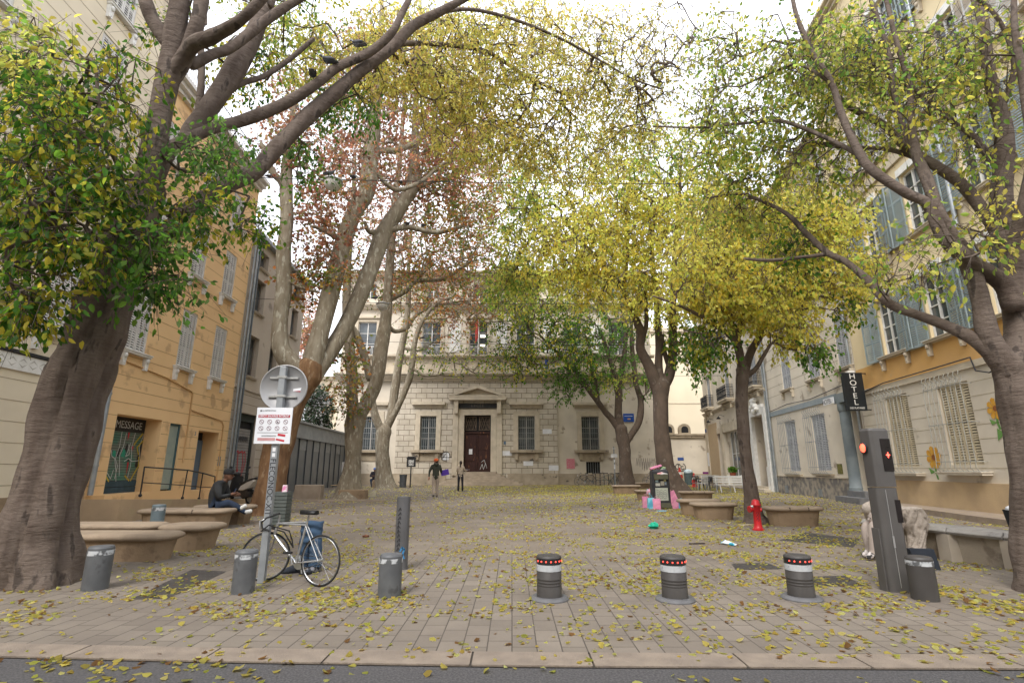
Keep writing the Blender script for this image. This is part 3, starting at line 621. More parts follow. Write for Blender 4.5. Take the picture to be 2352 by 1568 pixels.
# --- R3: yellow house
Y0 = 21.7; Y1 = 5.0; w = RWall(Y0); b = bld('apartment_building', 'yellow and cream house with blue grey open shutters and an orange band at right', w); L = XR(Y1, Y0); H = 21.5
pairs = [(19.45, 18.45), (16.75, 15.75), (14.05, 13.05), (11.0, 10.0), (8.2, 7.2)]; wx = [(XR(a, Y0), XR(c, Y0)) for a, c in pairs]
fz = [(5.55, 7.75), (9.3, 11.6), (13.0, 15.2), (16.7, 18.6)]
gw = [(XR(20.0, Y0), XR(18.6, Y0), 1.45, 4.05, .3), (XR(17.0, Y0), XR(15.6, Y0), 1.5, 4.0, .3), (XR(11.4, Y0), XR(10.0, Y0), 1.5, 4.0, .3)]
dr = (XR(13.9, Y0), XR(12.6, Y0), .3, 3.4, .4)
ops = [(a, c, z0, z1) for a, c in wx for z0, z1 in fz]
m = MB(); facade(m, L, 4.55, gw + [dr], cream3); m.build('lower_wall', None, b)
m = MB(); facade(m, L, 5.42, [], orange, z0=4.552); m.build('orange_band', None, b)
m = MB(); facade(m, L, H, ops, cream2, z0=5.422); body(m, L, H, 10, cream2, z0=0); m.build('wall', None, b)
for (a, c) in wx:
    for k_, (z0, z1) in enumerate(fz):
        wn = win_glass(b, a, c, z0, z1, rows=4); sill(b, a - .25, c + .5, z0, mt=stone, brackets=2)
        mt_ = shutg if k_ != 2 else shutw
        open_leaf(b, wn, c + .05, z0 - .12, z1, .95, mt_, ang=R(9), side=1); open_leaf(b, wn, a - .05, z0 - .12, z1, .95, mt_, ang=R(7), side=-1)
        m = MB(); m.mt(white); m.box(a - .12, c + .12, -.07, 0, z1 + .02, z1 + .28); m.build('lintel', None, b)
for g in gw: win_closed(b, *g[:4], shutc, y=.1, nsec=3); grille(b, g[0] - .2, g[1] + .12, g[2] - .2, g[3] + .15, mat('cream_iron', (.36, .36, .32), (.3, .3, .28))); sill(b, g[0] - .3, g[1] + .25, g[2] - .2, mt=cream3, out=.3)
m = MB(); m.mt(wood); m.box(dr[0], dr[1], .3, .36, .3, 3.4); m.build('door', None, b)
band(b, 0, L, 4.33, 4.53, .07, stone, 'string_course'); band(b, 0, L, 0, .98, .09, mat('sandy_plinth', (.50, .37, .22), (.42, .31, .19), scale=1.5, bump=.3), 'plinth'); band(b, 0, L, H - .4, H, .5, stone, 'cornice', 3)
band(b, 0, L, 12.2, 12.5, .1, stone, 'string_course')
grooves(b, L, [1.4 + .42 * i for i in range(7)], gw + [dr], mat('r3_groove', (.42, .36, .26)))
m = MB(); m.mt(inkc); m.tube([(0, -.09, 4.4), (2, -.1, 4.58), (5, -.1, 4.6), (6.6, -.1, 4.62), (6.7, -.1, 4.2), (7.2, -.1, 4.05), (9, -.1, 4.4)], .022, 5); m.build('facade_cable', None, b); downpipe(XR(14.55, Y0), 5.5, H - .4, b, r=.07)
# painted flowers on the wall
def flower(x, z, r, parent, stem=1):
    m = MB(); pet = mat('petal_paint', (.55, .26, .03), (.62, .36, .06), scale=8); cen = mat('flower_centre_paint', (.28, .10, .03)); grp = mat('leaf_paint', (.10, .24, .06), (.16, .3, .08), scale=5)
    if stem: m.mt(grp); stroke(m, [(0, -.6), (-.1, -1.3), (.05, -1.9)], .08, grp, -.012, x, z, r, r); m.add([(x - r * .1, -.013, z - r * 1.3), (x - r * 1.0, -.013, z - r * .9), (x - r * .8, -.013, z - r * 1.5)], [(0, 1, 2)])
    m.mt(pet)
    for i in range(8):
        a = i * PI / 4 + .2
        ps = [(math.cos(a + da) * rr * r + x, -.016 - .001 * (i % 2), math.sin(a + da) * rr * r + z) for da, rr in ((0, .1), (-.38, .6), (-.3, .95), (0, 1.08), (.3, .95), (.38, .6))]
        m.add(ps, [tuple(range(6))])
    m.mt(cen); m.add([(x + r * .27 * math.cos(k), -.02, z + r * .27 * math.sin(k)) for k in [i * PI / 6 for i in range(12)]], [tuple(range(12))])
    return m.build('painted_flower', None, parent)
flower(XR(17.75, Y0), 1.75, .36, b); flower(XR(14.75, Y0), 3.05, .3, b); 
m = MB(); grp = mat('leaf_paint', (.10, .24, .06)); m.mt(grp)
for dx, dz in ((0, 0), (.25, .2), (-.2, .25), (.1, .5)): m.add([(XR(14.7, Y0) + dx, -.012, 1.9 + dz), (XR(14.7, Y0) + dx + .3, -.012, 2.1 + dz), (XR(14.7, Y0) + dx + .05, -.012, 2.25 + dz)], [(0, 1, 2)])
m.build('painted_leaves', None, b)

# ================================================================= the school facade
FY = 46.6
def FX(u, v=1030): return P(u, v, FY).x
def FZ(v, u=1100): return P(u, v, FY).z
rust = brickmat('rusticated_blocks', (.57, .515, .425), (.52, .47, .385), (.15, .12, .09), .95, .47, ms=.022, stain=(.27, .22, .16), stf=.55, bump=.9)
sx0, sx1, sxa, sxb = FX(765), FX(1510), FX(908), FX(1281)
b = thing('school_building', 'long stone school facade with pedimented doorway at the end of the square', 'building', (sx0, FY, 0))
ox = sx0; L = sx1 - sx0; ca, cb = sxa - ox, sxb - ox; H1 = FZ(866); H2 = FZ(816); H3 = FZ(707); H4 = FZ(628, 863)
wz = (FZ(1033), FZ(955)); wxs = [(FX(963), FX(1000)), (FX(1190), FX(1229))]; wings = [(FX(826), FX(866)), (FX(1338), FX(1379))]
dx = (FX(1065), FX(1127)); dz = (FZ(1083), FZ(953))
wo = lambda l: [(a - ox, c - ox, wz[0], wz[1], .35) for a, c in l]
basew = [(FX(1346) - ox, FX(1378) - ox, FZ(1086), FZ(1060), .3)]
m = MB(); facade(m, ca, H1, [o for o in wo(wings) if o[1] < ca], cream3, y=.25); facade(m, L, H1, [o for o in wo(wings) if o[0] > cb] + basew, cream3, x0=cb, y=.25)
body(m, L, H4, 14, cream3, y=.3); m.build('wing_walls', None, b)
m = MB(); facade(m, cb, H1, wo(wxs) + [(dx[0] - ox, dx[1] - ox, dz[0], dz[1], .5)], rust, x0=ca); m.add([(ca, 0, 0), (ca, .25, 0), (ca, .25, H1), (ca, 0, H1)], [(0, 1, 2, 3)]); m.add([(cb, 0, 0), (cb, .25, 0), (cb, .25, H1), (cb, 0, H1)], [(3, 2, 1, 0)]); m.build('centre_wall', None, b)
ua = [FX(u, 770) - ox for u in (842, 991, 1099, 1207, 1315, 1420)]; U = []
for u in ua: U.append((u - .85, u + .85, H2 + .1, FZ(738), .3))
m = MB(); facade(m, L, H3, U, cream3, z0=H2, y=.25); m.build('upper_wall', None, b)
m = MB(); m.mt(stone); m.box(0, L, .12, 8, H1 + .35, H2 - .25); m.build('attic_band', None, b)
m = MB(); facade(m, L, H4, [(u - .6, u + .6, H3 + 1.0, H3 + 2.5, .3) for u in ua], cream3, z0=H3, y=.26); m.build('attic_wall', None, b)
for u in ua: win_glass(b, u - .6, u + .6, H3 + 1.0, H3 + 2.5, y=.4, rows=2)
band(b, -.3, L + .3, H1 - .35, H1 + .35, .75, stone, 'cornice', 4); band(b, -.2, L + .2, H2 - .25, H2, .35, stone, 'cornice', 2); band(b, -.1, L + .1, H3 - .1, H3 + .35, .35, stone, 'cornice', 3); band(b, -.1, L + .1, H4 - .5, H4 + .1, .6, stone, 'cornice', 3)
for k_, (a, z0, c, z1) in enumerate([(u[0], u[2], u[1], u[3]) for u in U]):
    wn = win_glass(b, a, c, z0, z1, fr=white, y=.4, rows=3, cols=2)
    m = MB(); m.mt(stone); m.box(a - .3, a, .12, .25, z0, z1 + .3); m.box(c, c + .3, .12, .25, z0, z1 + .3); m.box(a, c, .12, .25, z1, z1 + .3); m.box(a - .4, c + .4, -.05, .25, z1 + .32, z1 + .5); m.build('window_surround', None, b)
    m = MB(); m.mt(white)
    for i in range(15): xx = a + (c - a) * i / 14; m.box(xx - .012, xx + .012, .13, .155, z0, z0 + .75)
    m.box(a, c, .12, .165, z0 + .75, z0 + .8); m.build('window_railing', None, b)
    if 0 < k_ < 5:
        m = MB(); m.mt(white); xm = (c + (U[k_ + 1][0] if k_ < 5 else L)) / 2; m.box(xm - .5, xm + .5, .2, .25, z0 + .2, z1 - .1); m.build('white_wall_panel', None, b)
m = MB(); m.mt(emat('lit_tube', (1, .93, .7), 2.2)); m.box(U[2][0] + 1.0, U[2][0] + 1.45, .41, .415, FZ(772), FZ(767)); m.box(U[2][0] + 1.0, U[2][0] + 1.45, .41, .415, FZ(794), FZ(789)); m.build('lit_ceiling_tube', None, b)
for a, c in wxs + wings:
    a -= ox; c -= ox; yb = 0 if ca < a < cb else .25
    wn = win_glass(b, a, c, wz[0], wz[1], fr=mat('pale_frame', (.55, .53, .5)), y=yb + .3, rows=3)
    m = MB(); m.mt(irong)
    for i in range(9): xx = a + (c - a) * i / 8; m.box(xx - .015, xx + .015, yb + .1, yb + .13, wz[0], wz[1])
    for z in (wz[0] + .3, (wz[0] + wz[1]) / 2, wz[1] - .3): m.box(a, c, yb + .13, yb + .15, z - .015, z + .015)
    m.build('window_grille', None, wn)
    m = MB(); m.mt(stone); t_ = .42; m.box(a - t_, a, yb - .08, yb, wz[0], wz[1] + t_); m.box(c, c + t_, yb - .08, yb, wz[0], wz[1] + t_); m.box(a, c, yb - .08, yb, wz[1], wz[1] + t_)
    m.box(a - t_ - .15, c + t_ + .15, yb - .1, yb, wz[1] + t_ + .3, wz[1] + t_ + .55); m.box(a - t_ - .35, c + t_ + .35, yb - .4, yb, wz[1] + t_ + .552, wz[1] + t_ + .8); m.build('window_surround', None, b)
    m = MB(); m.mt(stoned); m.box(a - t_ - .3, c + t_ + .3, yb - .35, yb, wz[0] - .22, wz[0]); m.box(a - .2, c + .2, yb - .06, yb, wz[0] - .95, wz[0] - .3)
    for xx in (a - .15, c + .15): m.prism([(xx - .17, wz[0] - .22), (xx + .17, wz[0] - .22), (xx + .14, wz[0] - .85), (xx - .14, wz[0] - .85)], yb - .22, yb - .062)
    m.build('sill', None, b)
o_ = basew[0]; m = MB(); m.mt(dark); m.box(o_[0], o_[1], .5, .54, o_[2], o_[3]); m.mt(irong)
for i in range(7): xx = o_[0] + (o_[1] - o_[0]) * i / 6; m.box(xx - .015, xx + .015, .3, .33, o_[2], o_[3])
m.build('basement_window', None, b)
for a_, c_, y0_, y1_ in ((0, ca - .02, .1, .25), (cb + .02, L, .1, .25), (ca, dx[0] - ox - 1.5, -.1, 0), (dx[1] - ox + 1.5, cb, -.1, 0)): m = MB(); m.mt(stoned); m.box(a_, c_, y0_, y1_, 0, .95); m.build('plinth', None, b)
# doorway
a, c = dx[0] - ox, dx[1] - ox; m = MB(); m.mt(stone)
for s_ in (-1, 1):
    e = a if s_ < 0 else c
    m.box(min(e, e + s_ * .5), max(e, e + s_ * .5), -.14, 0, dz[0], dz[1]); m.box(min(e + s_ * .52, e + s_ * 1.0), max(e + s_ * .52, e + s_ * 1.0), -.2, 0, dz[0] - .3, dz[1] + .55)
    xx = e + s_ * .72; m.prism([(xx - .2, FZ(912)), (xx + .2, FZ(912)), (xx + .17, FZ(950)), (xx - .17, FZ(950))], -.5, -.202)
m.box(a - .5, c + .5, -.14, 0, dz[1], dz[1] + .5); m.box(a - 1.35, c + 1.35, -.7, 0, FZ(920), FZ(913))
pa, pb = FX(1029) - ox, FX(1162) - ox; xm = (pa + pb) / 2; zb, zt = FZ(913) + .002, FZ(886)
m.box(pa + .1, pb - .1, -.72, 0, zb, zb + .14)
m.prism([(pa + .5, zb + .142), (pb - .5, zb + .142), (xm, zt - .2)], -.3, -.01)
for s_ in (-1, 1):
    e = pa if s_ < 0 else pb
    m.prism([(e, zb + .142), (e - s_ * .6, zb + .142), (xm, zt - .3), (xm, zt)] if s_ < 0 else [(e, zb + .142), (xm, zt), (xm, zt - .3), (e - s_ * .6, zb + .142)], -.75, -.302)
m.build('door_surround', None, b)
m = MB(); m.mt(blackp); m.box(FX(1051) - ox, FX(1141) - ox, -.16, -.02, FZ(937), FZ(927)); sg = m.build('name_band', None, b); text('lettering', 'LYCÉE', .34, mat('dull_gilt', (.22, .19, .15)), sg, (xm, -.17, (FZ(937) + FZ(927)) / 2), ext=.006, spacing=1.25)
m = MB(); m.mt(wooddk); zt_ = FZ(995); m.box(a, c, .3, .38, dz[0], zt_)
for i in range(2):
    x0 = a + .12 + i * (c - a) / 2; x1 = x0 + (c - a) / 2 - .24
    for z0, z1 in ((.12, .8), (.95, 1.75), (1.9, 3.1)): m.box(x0, x1, .25, .298, dz[0] + z0, dz[0] + z1)
m.box((a + c) / 2 - .04, (a + c) / 2 + .04, .22, .298, dz[0], zt_); m.box(a, c, .2, .38, zt_ + .002, zt_ + .16); dd = m.build('door', None, b)
m = MB(); m.mt(paperw); m.box(a + .45, a + .75, .235, .248, dz[0] + 1.5, dz[0] + 1.95); m.mt(wl_); stroke(m, [(0, 0), (.3, .5), (.5, 0), (.8, .6), (1, .1), (.6, .9), (.2, .7)], .035, wl_, .243, a + 1.45, dz[0] + .2, .6, .9)
m.build('notice_and_marks', None, dd)
m = MB(); m.mt(dark); m.box(a, c, .42, .45, zt_ + .16, dz[1]); m.mt(mat('grille_wood', (.19, .14, .10))); 
for i in range(2):
    x0 = a + .12 + i * (c - a) / 2; wd = (c - a) / 2 - .24; z0 = zt_ + .3; z1 = dz[1] - .12
    m.box(x0, x0 + .05, .26, .3, z0, z1); m.box(x0 + wd - .05, x0 + wd, .26, .3, z0, z1); m.box(x0 + .05, x0 + wd - .05, .26, .3, z0, z0 + .05); m.box(x0 + .05, x0 + wd - .05, .26, .3, z1 - .05, z1)
    for k_ in range(3):
        for s_ in (-1, 1): m.tube([(x0 + wd * (k_) / 3, .27, z0 if s_ > 0 else z1), (x0 + wd * (k_ + 1) / 3, .27, z1 if s_ > 0 else z0)], .02, 4); m.tube([(x0 + wd * (k_) / 3, .29, (z0 + z1) / 2), (x0 + wd * (k_ + .5) / 3, .29, z1 if s_ > 0 else z0), (x0 + wd * (k_ + 1) / 3, .29, (z0 + z1) / 2)], .016, 4)
m.build('transom_grille', None, b)
n = 7; m = MB(); m.mt(mat('step_stone', (.40, .33, .25), (.30, .25, .19), scale=2.5, bump=.4))
s0, s1 = FX(1012, 1110) - ox, FX(1200, 1110) - ox
for i in range(n):
    z1 = dz[0] * (i + 1) / n; k = i / n; m.box(s0 + k * 2.6, s1 - k * 2.6, -3.1 + i * .34, -.21, dz[0] * i / n, z1 - (.0 if i == n - 1 else .001))
m.build('entrance_steps', None, b)
def plate(name, u0, v0, u1, v1, mt_, y=-.03, parent=None):
    m = MB(); m.mt(mt_); m.box(FX(u0) - ox, FX(u1) - ox, y, y + .028, FZ(v1), FZ(v0)); return m.build(name, None, parent or b)
plate('plaque', 1154, 1035, 1176, 1046, paperw); plate('plaque', 1202, 1058, 1224, 1069, paperw); plate('plaque', 1260, 1068, 1282, 1080, paperw); plate('plaque', 1247, 985, 1268, 996, paperw); plate('plaque', 1157, 1013, 1162, 1020, bluedoor)
pl = plate('poster', 1017, 1039, 1032, 1056, paperw); m = MB(); m.mt(inkc); cx_, cz_ = FX(1024) - ox, FZ(1047)
m.tube([(cx_ + .4 * math.cos(t), -.045, cz_ + .4 * math.sin(t)) for t in [i * PI / 8 for i in range(13)]], .025, 5, False); m.tube([(cx_ - .35, -.045, cz_ - .3), (cx_ + .1, -.045, cz_ + .3), (cx_ + .1, -.045, cz_ - .5)], .025, 5); m.tube([(cx_ - .3, -.045, cz_ - .1), (cx_ + .6, -.045, cz_ - .1)], .02, 5); m.build('sprayed_mark', None, pl)
plate('poster', 1301, 1053, 1320, 1076, pinkp, y=.21)
bs = plate('hanging_sign', 1436, 949, 1461, 968, mat('sign_blue', (.03, .10, .42)), y=.15); m = MB(); m.mt(paperw); m.box(FX(1439) - ox, FX(1458) - ox, .145, .149, FZ(955), FZ(954)); m.mt(orange); m.box(FX(1446) - ox, FX(1453) - ox, .145, .149, FZ(963), FZ(960)); m.build('sign_print', None, bs)
m = MB(); m.mt(mat('banner_blue', (.04, .10, .5))); m.box(FX(1252, 830) - ox, FX(1259, 830) - ox, -.1, -.05, FZ(846), FZ(826)); m.build('blue_banner', None, b)
for u, r_, sf in ((1101, .035, 'a'),): 
    m = MB(); m.mt(paperw); x_ = FX(1084, 780) - ox + .55; m.tube([(x_, .1, H2), (x_ + .05, -.5, H2 + 3.6)], .035, 6); m.mt(mat('flag_red', (.5, .04, .04), (.55, .1, .08))); m.add([(x_ + .05, -.5, H2 + 3.5), (x_ - .25, -.45, H2 + 2.9), (x_ - .2, -.4, H2 + 1.0), (x_ + .03, -.2, H2 + 1.6)], [(0, 1, 2, 3)]); m.build('flag', None, b)
gm_ = MB(); gt = mat('faded_spray', (.25, .22, .2))
for i in range(9): stroke(gm_, [(i * .1, .3 + .3 * math.sin(i)), (i * .1 + .05, .9), (i * .1 + .08, .1 + .2 * math.cos(i)), (i * .1 + .1, .6)], .035, gt, .235, FX(1462, 1060) - ox, FZ(1078), FX(1512) - FX(1462), 1.1)
gm_.build('graffiti', None, b)
# --- tall pale building behind, and garden wall
bx0, bx1 = P(1440, 900, 60).x, P(1680, 900, 60).x
b2 = thing('apartment_building', 'tall plain cream blank wall building rising behind the school right end', 'building', (bx0, 60, 0)); m = MB(); m.mt(mat('blank_cream', (.70, .62, .47), (.64, .57, .43), scale=.3)); m.box(0, bx1 - bx0, 0, 10, 0, 17.5); m.mt(stone); m.box(0, bx1 - bx0, -.05, 0, P(1500, 925, 60).z - .1, P(1500, 925, 60).z); m.box(-.2, bx1 - bx0 + .2, -.3, 0, 17.2, 17.7); m.build('wall', None, b2)
gx0, gx1 = FX(1510), 18.6; zt = P(1580, 996, 50).z
g = thing('garden_wall', 'low rendered wall with cornice and small arched stone niches, between school and cafe house', 'wall', (gx0, 50, 0)); Lg = gx1 - gx0
m = MB(); m.mt(cream3); m.box(0, Lg, 0, .5, 0, zt - .35); m.mt(stoned); m.box(-.02, Lg, -.2, .52, zt - .348, zt - .15); m.box(-.02, Lg, -.3, .55, zt - .148, zt); m.box(0, Lg, -.06, 0, 0, .9); m.build('wall', None, g)
for u in (1535, 1572):
    xx = P(u, 990, 50).x - gx0; m = MB(); m.mt(stoned); m.prism([(xx - .55, zt + .002)] + [(xx + .55 * math.cos(PI - k * PI / 10), zt + .45 + .5 * math.sin(k * PI / 10)) for k in range(11)] + [(xx + .55, zt + .002)], -.15, .3)
    m.mt(dark); m.prism([(xx - .33, zt + .1)] + [(xx + .33 * math.cos(PI - k * PI / 10), zt + .42 + .3 * math.sin(k * PI / 10)) for k in range(11)] + [(xx + .33, zt + .1)], -.155, -.151); m.build('arched_niche', None, g)
m = MB(); nb = mat('plate_blue', (.05, .1, .3)); m.mt(nb); m.box(P(1556, 1050, 50).x - gx0, P(1570, 1050, 50).x - gx0, -.03, 0, P(0, 1057, 50).z, P(0, 1050, 50).z); pl = m.build('street_name_plate', None, g)
m = MB(); m.mt(mat('purple_poster', (.16, .02, .14))); m.box(P(1611, 1050, 50).x - gx0, P(1624, 1050, 50).x - gx0, -.03, 0, P(0, 1092, 50).z, P(0, 1083, 50).z); m.build('poster', None, g)
m = MB(); gx = P(1544, 1070, 50).x - gx0; gz = P(0, 1090, 50).z
m.mt(inkc)
for cxx, czz, r, a0, a1 in ((.1, .7, .18, 0, 7), (.55, .75, .25, .5, 5.5), (.9, .7, .35, 2.2, 7.5), (.95, .65, .15, 1, 6), (.35, .05, .3, .2, 3)):
    m.tube([(gx + cxx + r * math.cos(t), -.03, gz + czz + r * math.sin(t)) for t in np.linspace(a0, a1, 12)], .03, 5)
m.build('graffiti', None, g)
text('graffiti', 'NDEM', .5, inkc, g, (P(1611, 1100, 50).x - gx0, -.07, P(0, 1103, 50).z), ext=.003, sx=1.2, offs=.02)
# ================================================================= trees
def barkmat(name, c1, c2, c3=None, th=.6, s3=2.5, stretch=(1, 1, .35), bump=.6, rings=0):
    m = mat(name, c1, c2, scale=4, rough=.92, bump=0, stretch=stretch, third=(c3, s3, th) if c3 else None, detail=6)
    n = m.node_tree; b = n.nodes['Principled BSDF']
    t = n.nodes.new('ShaderNodeTexCoord'); mp = n.nodes.new('ShaderNodeMapping'); mp.inputs['Scale'].default_value = (2.6, 2.6, 9) if rings else (9, 9, 2.5)
    n.links.new(t.outputs['Object'], mp.inputs[0]); no = n.nodes.new('ShaderNodeTexNoise'); no.inputs['Scale'].default_value = 1.5 if rings else 2; no.inputs['Detail'].default_value = 8; no.inputs['Roughness'].default_value = .65
    n.links.new(mp.outputs[0], no.inputs['Vector']); bp = n.nodes.new('ShaderNodeBump'); bp.inputs['Strength'].default_value = bump; bp.inputs['Distance'].default_value = .05
    n.links.new(no.outputs['Fac'], bp.inputs['Height']); n.links.new(bp.outputs[0], b.inputs['Normal']); return m
bark1 = barkmat('hackberry_bark', (.095, .070, .056), (.155, .122, .10), (.062, .048, .040), .60, 4, (1.6, 1.6, .5), .9, 1)
bark2 = barkmat('plane_bark', (.27, .235, .175), (.185, .15, .105), (.36, .335, .265), .57, 6, (1.6, 1.6, .5), .6)
bark3 = barkmat('plane_bark_rust', (.22, .125, .062), (.13, .07, .036), (.29, .20, .12), .6, 5, (1.6, 1.6, .5), .8)
bark4 = barkmat('brown_bark', (.12, .088, .066), (.08, .06, .047), (.15, .12, .096), .6, 4, (1, 1, .6), .8)

def catmull(pts, n):
    out = []
    P_ = [pts[0]] + list(pts) + [pts[-1]]
    for i in range(1, len(P_) - 2):
        for k in range(n):
            t = k / n; p0, p1, p2, p3 = P_[i - 1], P_[i], P_[i + 1], P_[i + 2]
            out.append(.5 * ((2 * p1) + (p2 - p0) * t + (2 * p0 - 5 * p1 + 4 * p2 - p3) * t * t + (3 * p1 - p0 - 3 * p2 + p3) * t ** 3))
    out.append(pts[-1]); return out
def limb(pts):
    """rows of (u, v, width in picture px, depth Y) -> smooth world path with radii"""
    A = []
    for u, v, wd, Y in pts:
        p = P(u, v, Y); A.append(np.array([p.x, p.y, p.z, wd * mpp(p) / 2]))
    return catmull(A, 5)
def limb_tube(mb, path, n=12, gnarl=.06, flare=0, seed=0, ribs=0):
    path = list(path); a_, b2_ = path[0], path[-1]
    if n < 20: d_ = a_[:3] - path[1][:3]; d_ /= np.linalg.norm(d_) + 1e-9; path = [np.append(a_[:3] + d_ * a_[3] * .7, a_[3] * .25), np.append(a_[:3] + d_ * a_[3] * .45, a_[3] * .8)] + path
    d_ = b2_[:3] - path[-2][:3]; d_ /= np.linalg.norm(d_) + 1e-9; path += [np.append(b2_[:3] + d_ * b2_[3] * .5, b2_[3] * .75), np.append(b2_[:3] + d_ * b2_[3] * .8, b2_[3] * .25)]
    k = len(path); vs = []; up = None; rs = random.Random(seed); ph = [rs.uniform(0, 6.28) for _ in range(6)]
    for i in range(k):
        p = Vector(path[i][:3]); r = path[i][3]; t = Vector(path[min(i + 1, k - 1)][:3]) - Vector(path[max(i - 1, 0)][:3])
        if t.length < 1e-6: t = Vector((0, 0, 1))
        t.normalize()
        if up is None: up = Vector((0, 1, 0))
        a = t.cross(up).normalized(); b_ = a.cross(t).normalized(); up = b_
        for j in range(n):
            w = 2 * PI * j / n
            rr = r * (1 + gnarl * math.sin(2 * w + ph[0] + i * .35) + gnarl * .7 * math.sin(3 * w + ph[1] - i * .5) + gnarl * .5 * math.sin(i * 1.1 + ph[2]))
            if ribs: rr *= 1 + ribs * (.5 - 2.1 * max(0, 1 - abs(math.sin(2.5 * w + ph[3] + i * .045 + .3 * math.sin(i * .2))) * 2.6) + .35 * math.cos(4 * w + ph[4] - i * .03)) * (1.0 if i < 30 else .6)
            if flare and i < 6: rr *= 1 + flare * (1 - i / 6.0) ** 2 * (.7 + .5 * math.cos(4 * w + ph[4]))
            vs.append(p + (a * math.cos(w) + b_ * math.sin(w)) * rr)
    fs = [(i * n + j, i * n + (j + 1) % n, (i + 1) * n + (j + 1) % n, (i + 1) * n + j) for i in range(k - 1) for j in range(n)]
    mb.add(vs, fs, True); mb.add(vs[-n:], [tuple(range(n))], False)
TINT = dict(
    green=[(.09, .23, .03), (.15, .33, .04), (.06, .165, .03), (.22, .40, .06), (.17, .27, .08)],
    mix=[(.07, .19, .02), (.14, .28, .03), (.30, .38, .04), (.55, .46, .05), (.05, .13, .02), (.42, .42, .05)],
    yellow=[(.88, .74, .14), (.84, .75, .17), (.74, .74, .16), (.88, .76, .20), (.58, .66, .13), (.86, .66, .10)],
    ygreen=[(.48, .55, .11), (.62, .63, .14), (.36, .50, .09), (.70, .66, .15), (.20, .36, .06), (.70, .60, .10)],
    olive=[(.80, .68, .18), (.68, .64, .16), (.52, .56, .13), (.84, .70, .20), (.76, .58, .15)],
    deep=[(.03, .06, .03), (.05, .09, .04), (.02, .045, .02), (.04, .075, .04), (.5, .5, .5)],
    rust=[(.52, .23, .14), (.45, .20, .13), (.36, .15, .10), (.56, .32, .16), (.30, .30, .10), (.48, .26, .17)],
    rusto=[(.55, .23, .07), (.46, .32, .08), (.26, .30, .06), (.42, .17, .07), (.18, .25, .06)],
)
def pts_in_blob(rng, c, n):
    """c = (u, v, ru, rv, Y, rY)"""
    u, v, ru, rv, Y, rY = c; q = rng.normal(size=(n, 3)); q /= np.linalg.norm(q, axis=1)[:, None]; q *= rng.random((n, 1)) ** (1 / 2.4)
    out = np.empty((n, 3))
    for i in range(n):
        Yi = Y + q[i, 2] * rY; d = ray(u + q[i, 0] * ru, v + q[i, 1] * rv); k = Yi / d.y; out[i] = (d.x * k, Yi, CAM_H + d.z * k)
    return out
def leaf_mesh(name, pos, dirs, size, tint, asp=.5, near=True, rng=None):
    """pos (N,3) leaf bases, dirs (N,3) the way each leaf hangs, size (N,), tint (N,3)"""
    N = len(pos); d = dirs / (np.linalg.norm(dirs, axis=1)[:, None] + 1e-9)
    r = rng.normal(size=(N, 3)); s = np.cross(d, r); s /= (np.linalg.norm(s, axis=1)[:, None] + 1e-9); nrm = np.cross(d, s)
    S_ = size[:, None]
    if near:
        tmpl = [(0, 0, 0), (.30, .42, .10), (.68, .34, .08), (1, 0, -.06), (.68, -.34, .08), (.30, -.42, .10)]; faces = [(0, 1, 2, 3), (0, 3, 4, 5)]
    else:
        tmpl = [(0, 0, 0), (.45, .5, .08), (1, 0, 0), (.45, -.5, .08)]; faces = [(0, 1, 2, 3)]
    K = len(tmpl); V = np.empty((N, K, 3))
    for i, (a, b_, c) in enumerate(tmpl): V[:, i] = pos + d * a * S_ + s * b_ * S_ * asp * 2 * (1 if near else 1) + nrm * c * S_
    F = len(faces); me = bpy.data.meshes.new(name); me.vertices.add(N * K); me.vertices.foreach_set('co', V.reshape(-1))
    me.loops.add(N * F * 4); me.polygons.add(N * F)
    idx = (np.arange(N)[:, None, None] * K + np.array(faces)[None]).reshape(-1)
    me.loops.foreach_set('vertex_index', idx.astype(np.int32)); me.polygons.foreach_set('loop_start', np.arange(N * F, dtype=np.int32) * 4); me.polygons.foreach_set('loop_total', np.full(N * F, 4, np.int32))
    me.update(); at = me.attributes.new('leaf_tint', 'FLOAT_COLOR', 'POINT')
    C = np.ones((N, K, 4)); C[:, :, :3] = tint[:, None, :]; at.data.foreach_set('color', C.reshape(-1)); me.materials.append(leafmat('leaf')); return me
def twig_mesh(name, A, B, ra, rb, m):
    """bundles of thin three-sided rods from A to B"""
    N = len(A); d = B - A; L = np.linalg.norm(d, axis=1)[:, None] + 1e-9; d = d / L
    r = np.tile(np.array([[.3, .5, .81]]), (N, 1)); a = np.cross(d, r); a /= np.linalg.norm(a, axis=1)[:, None] + 1e-9; b_ = np.cross(d, a); V = np.empty((N, 6, 3))
    for j in range(3):
        o = a * math.cos(j * 2.0944) + b_ * math.sin(j * 2.0944); V[:, j] = A + o * ra[:, None]; V[:, 3 + j] = B + o * rb[:, None]
    me = bpy.data.meshes.new(name); me.vertices.add(N * 6); me.vertices.foreach_set('co', V.reshape(-1)); me.loops.add(N * 12); me.polygons.add(N * 3)
    f = np.array([(0, 1, 4, 3), (1, 2, 5, 4), (2, 0, 3, 5)]); idx = (np.arange(N)[:, None, None] * 6 + f[None]).reshape(-1)
    me.loops.foreach_set('vertex_index', idx.astype(np.int32)); me.polygons.foreach_set('loop_start', np.arange(N * 3, dtype=np.int32) * 4); me.polygons.foreach_set('loop_total', np.full(N * 3, 4, np.int32))
    me.update(); me.materials.append(m); return me
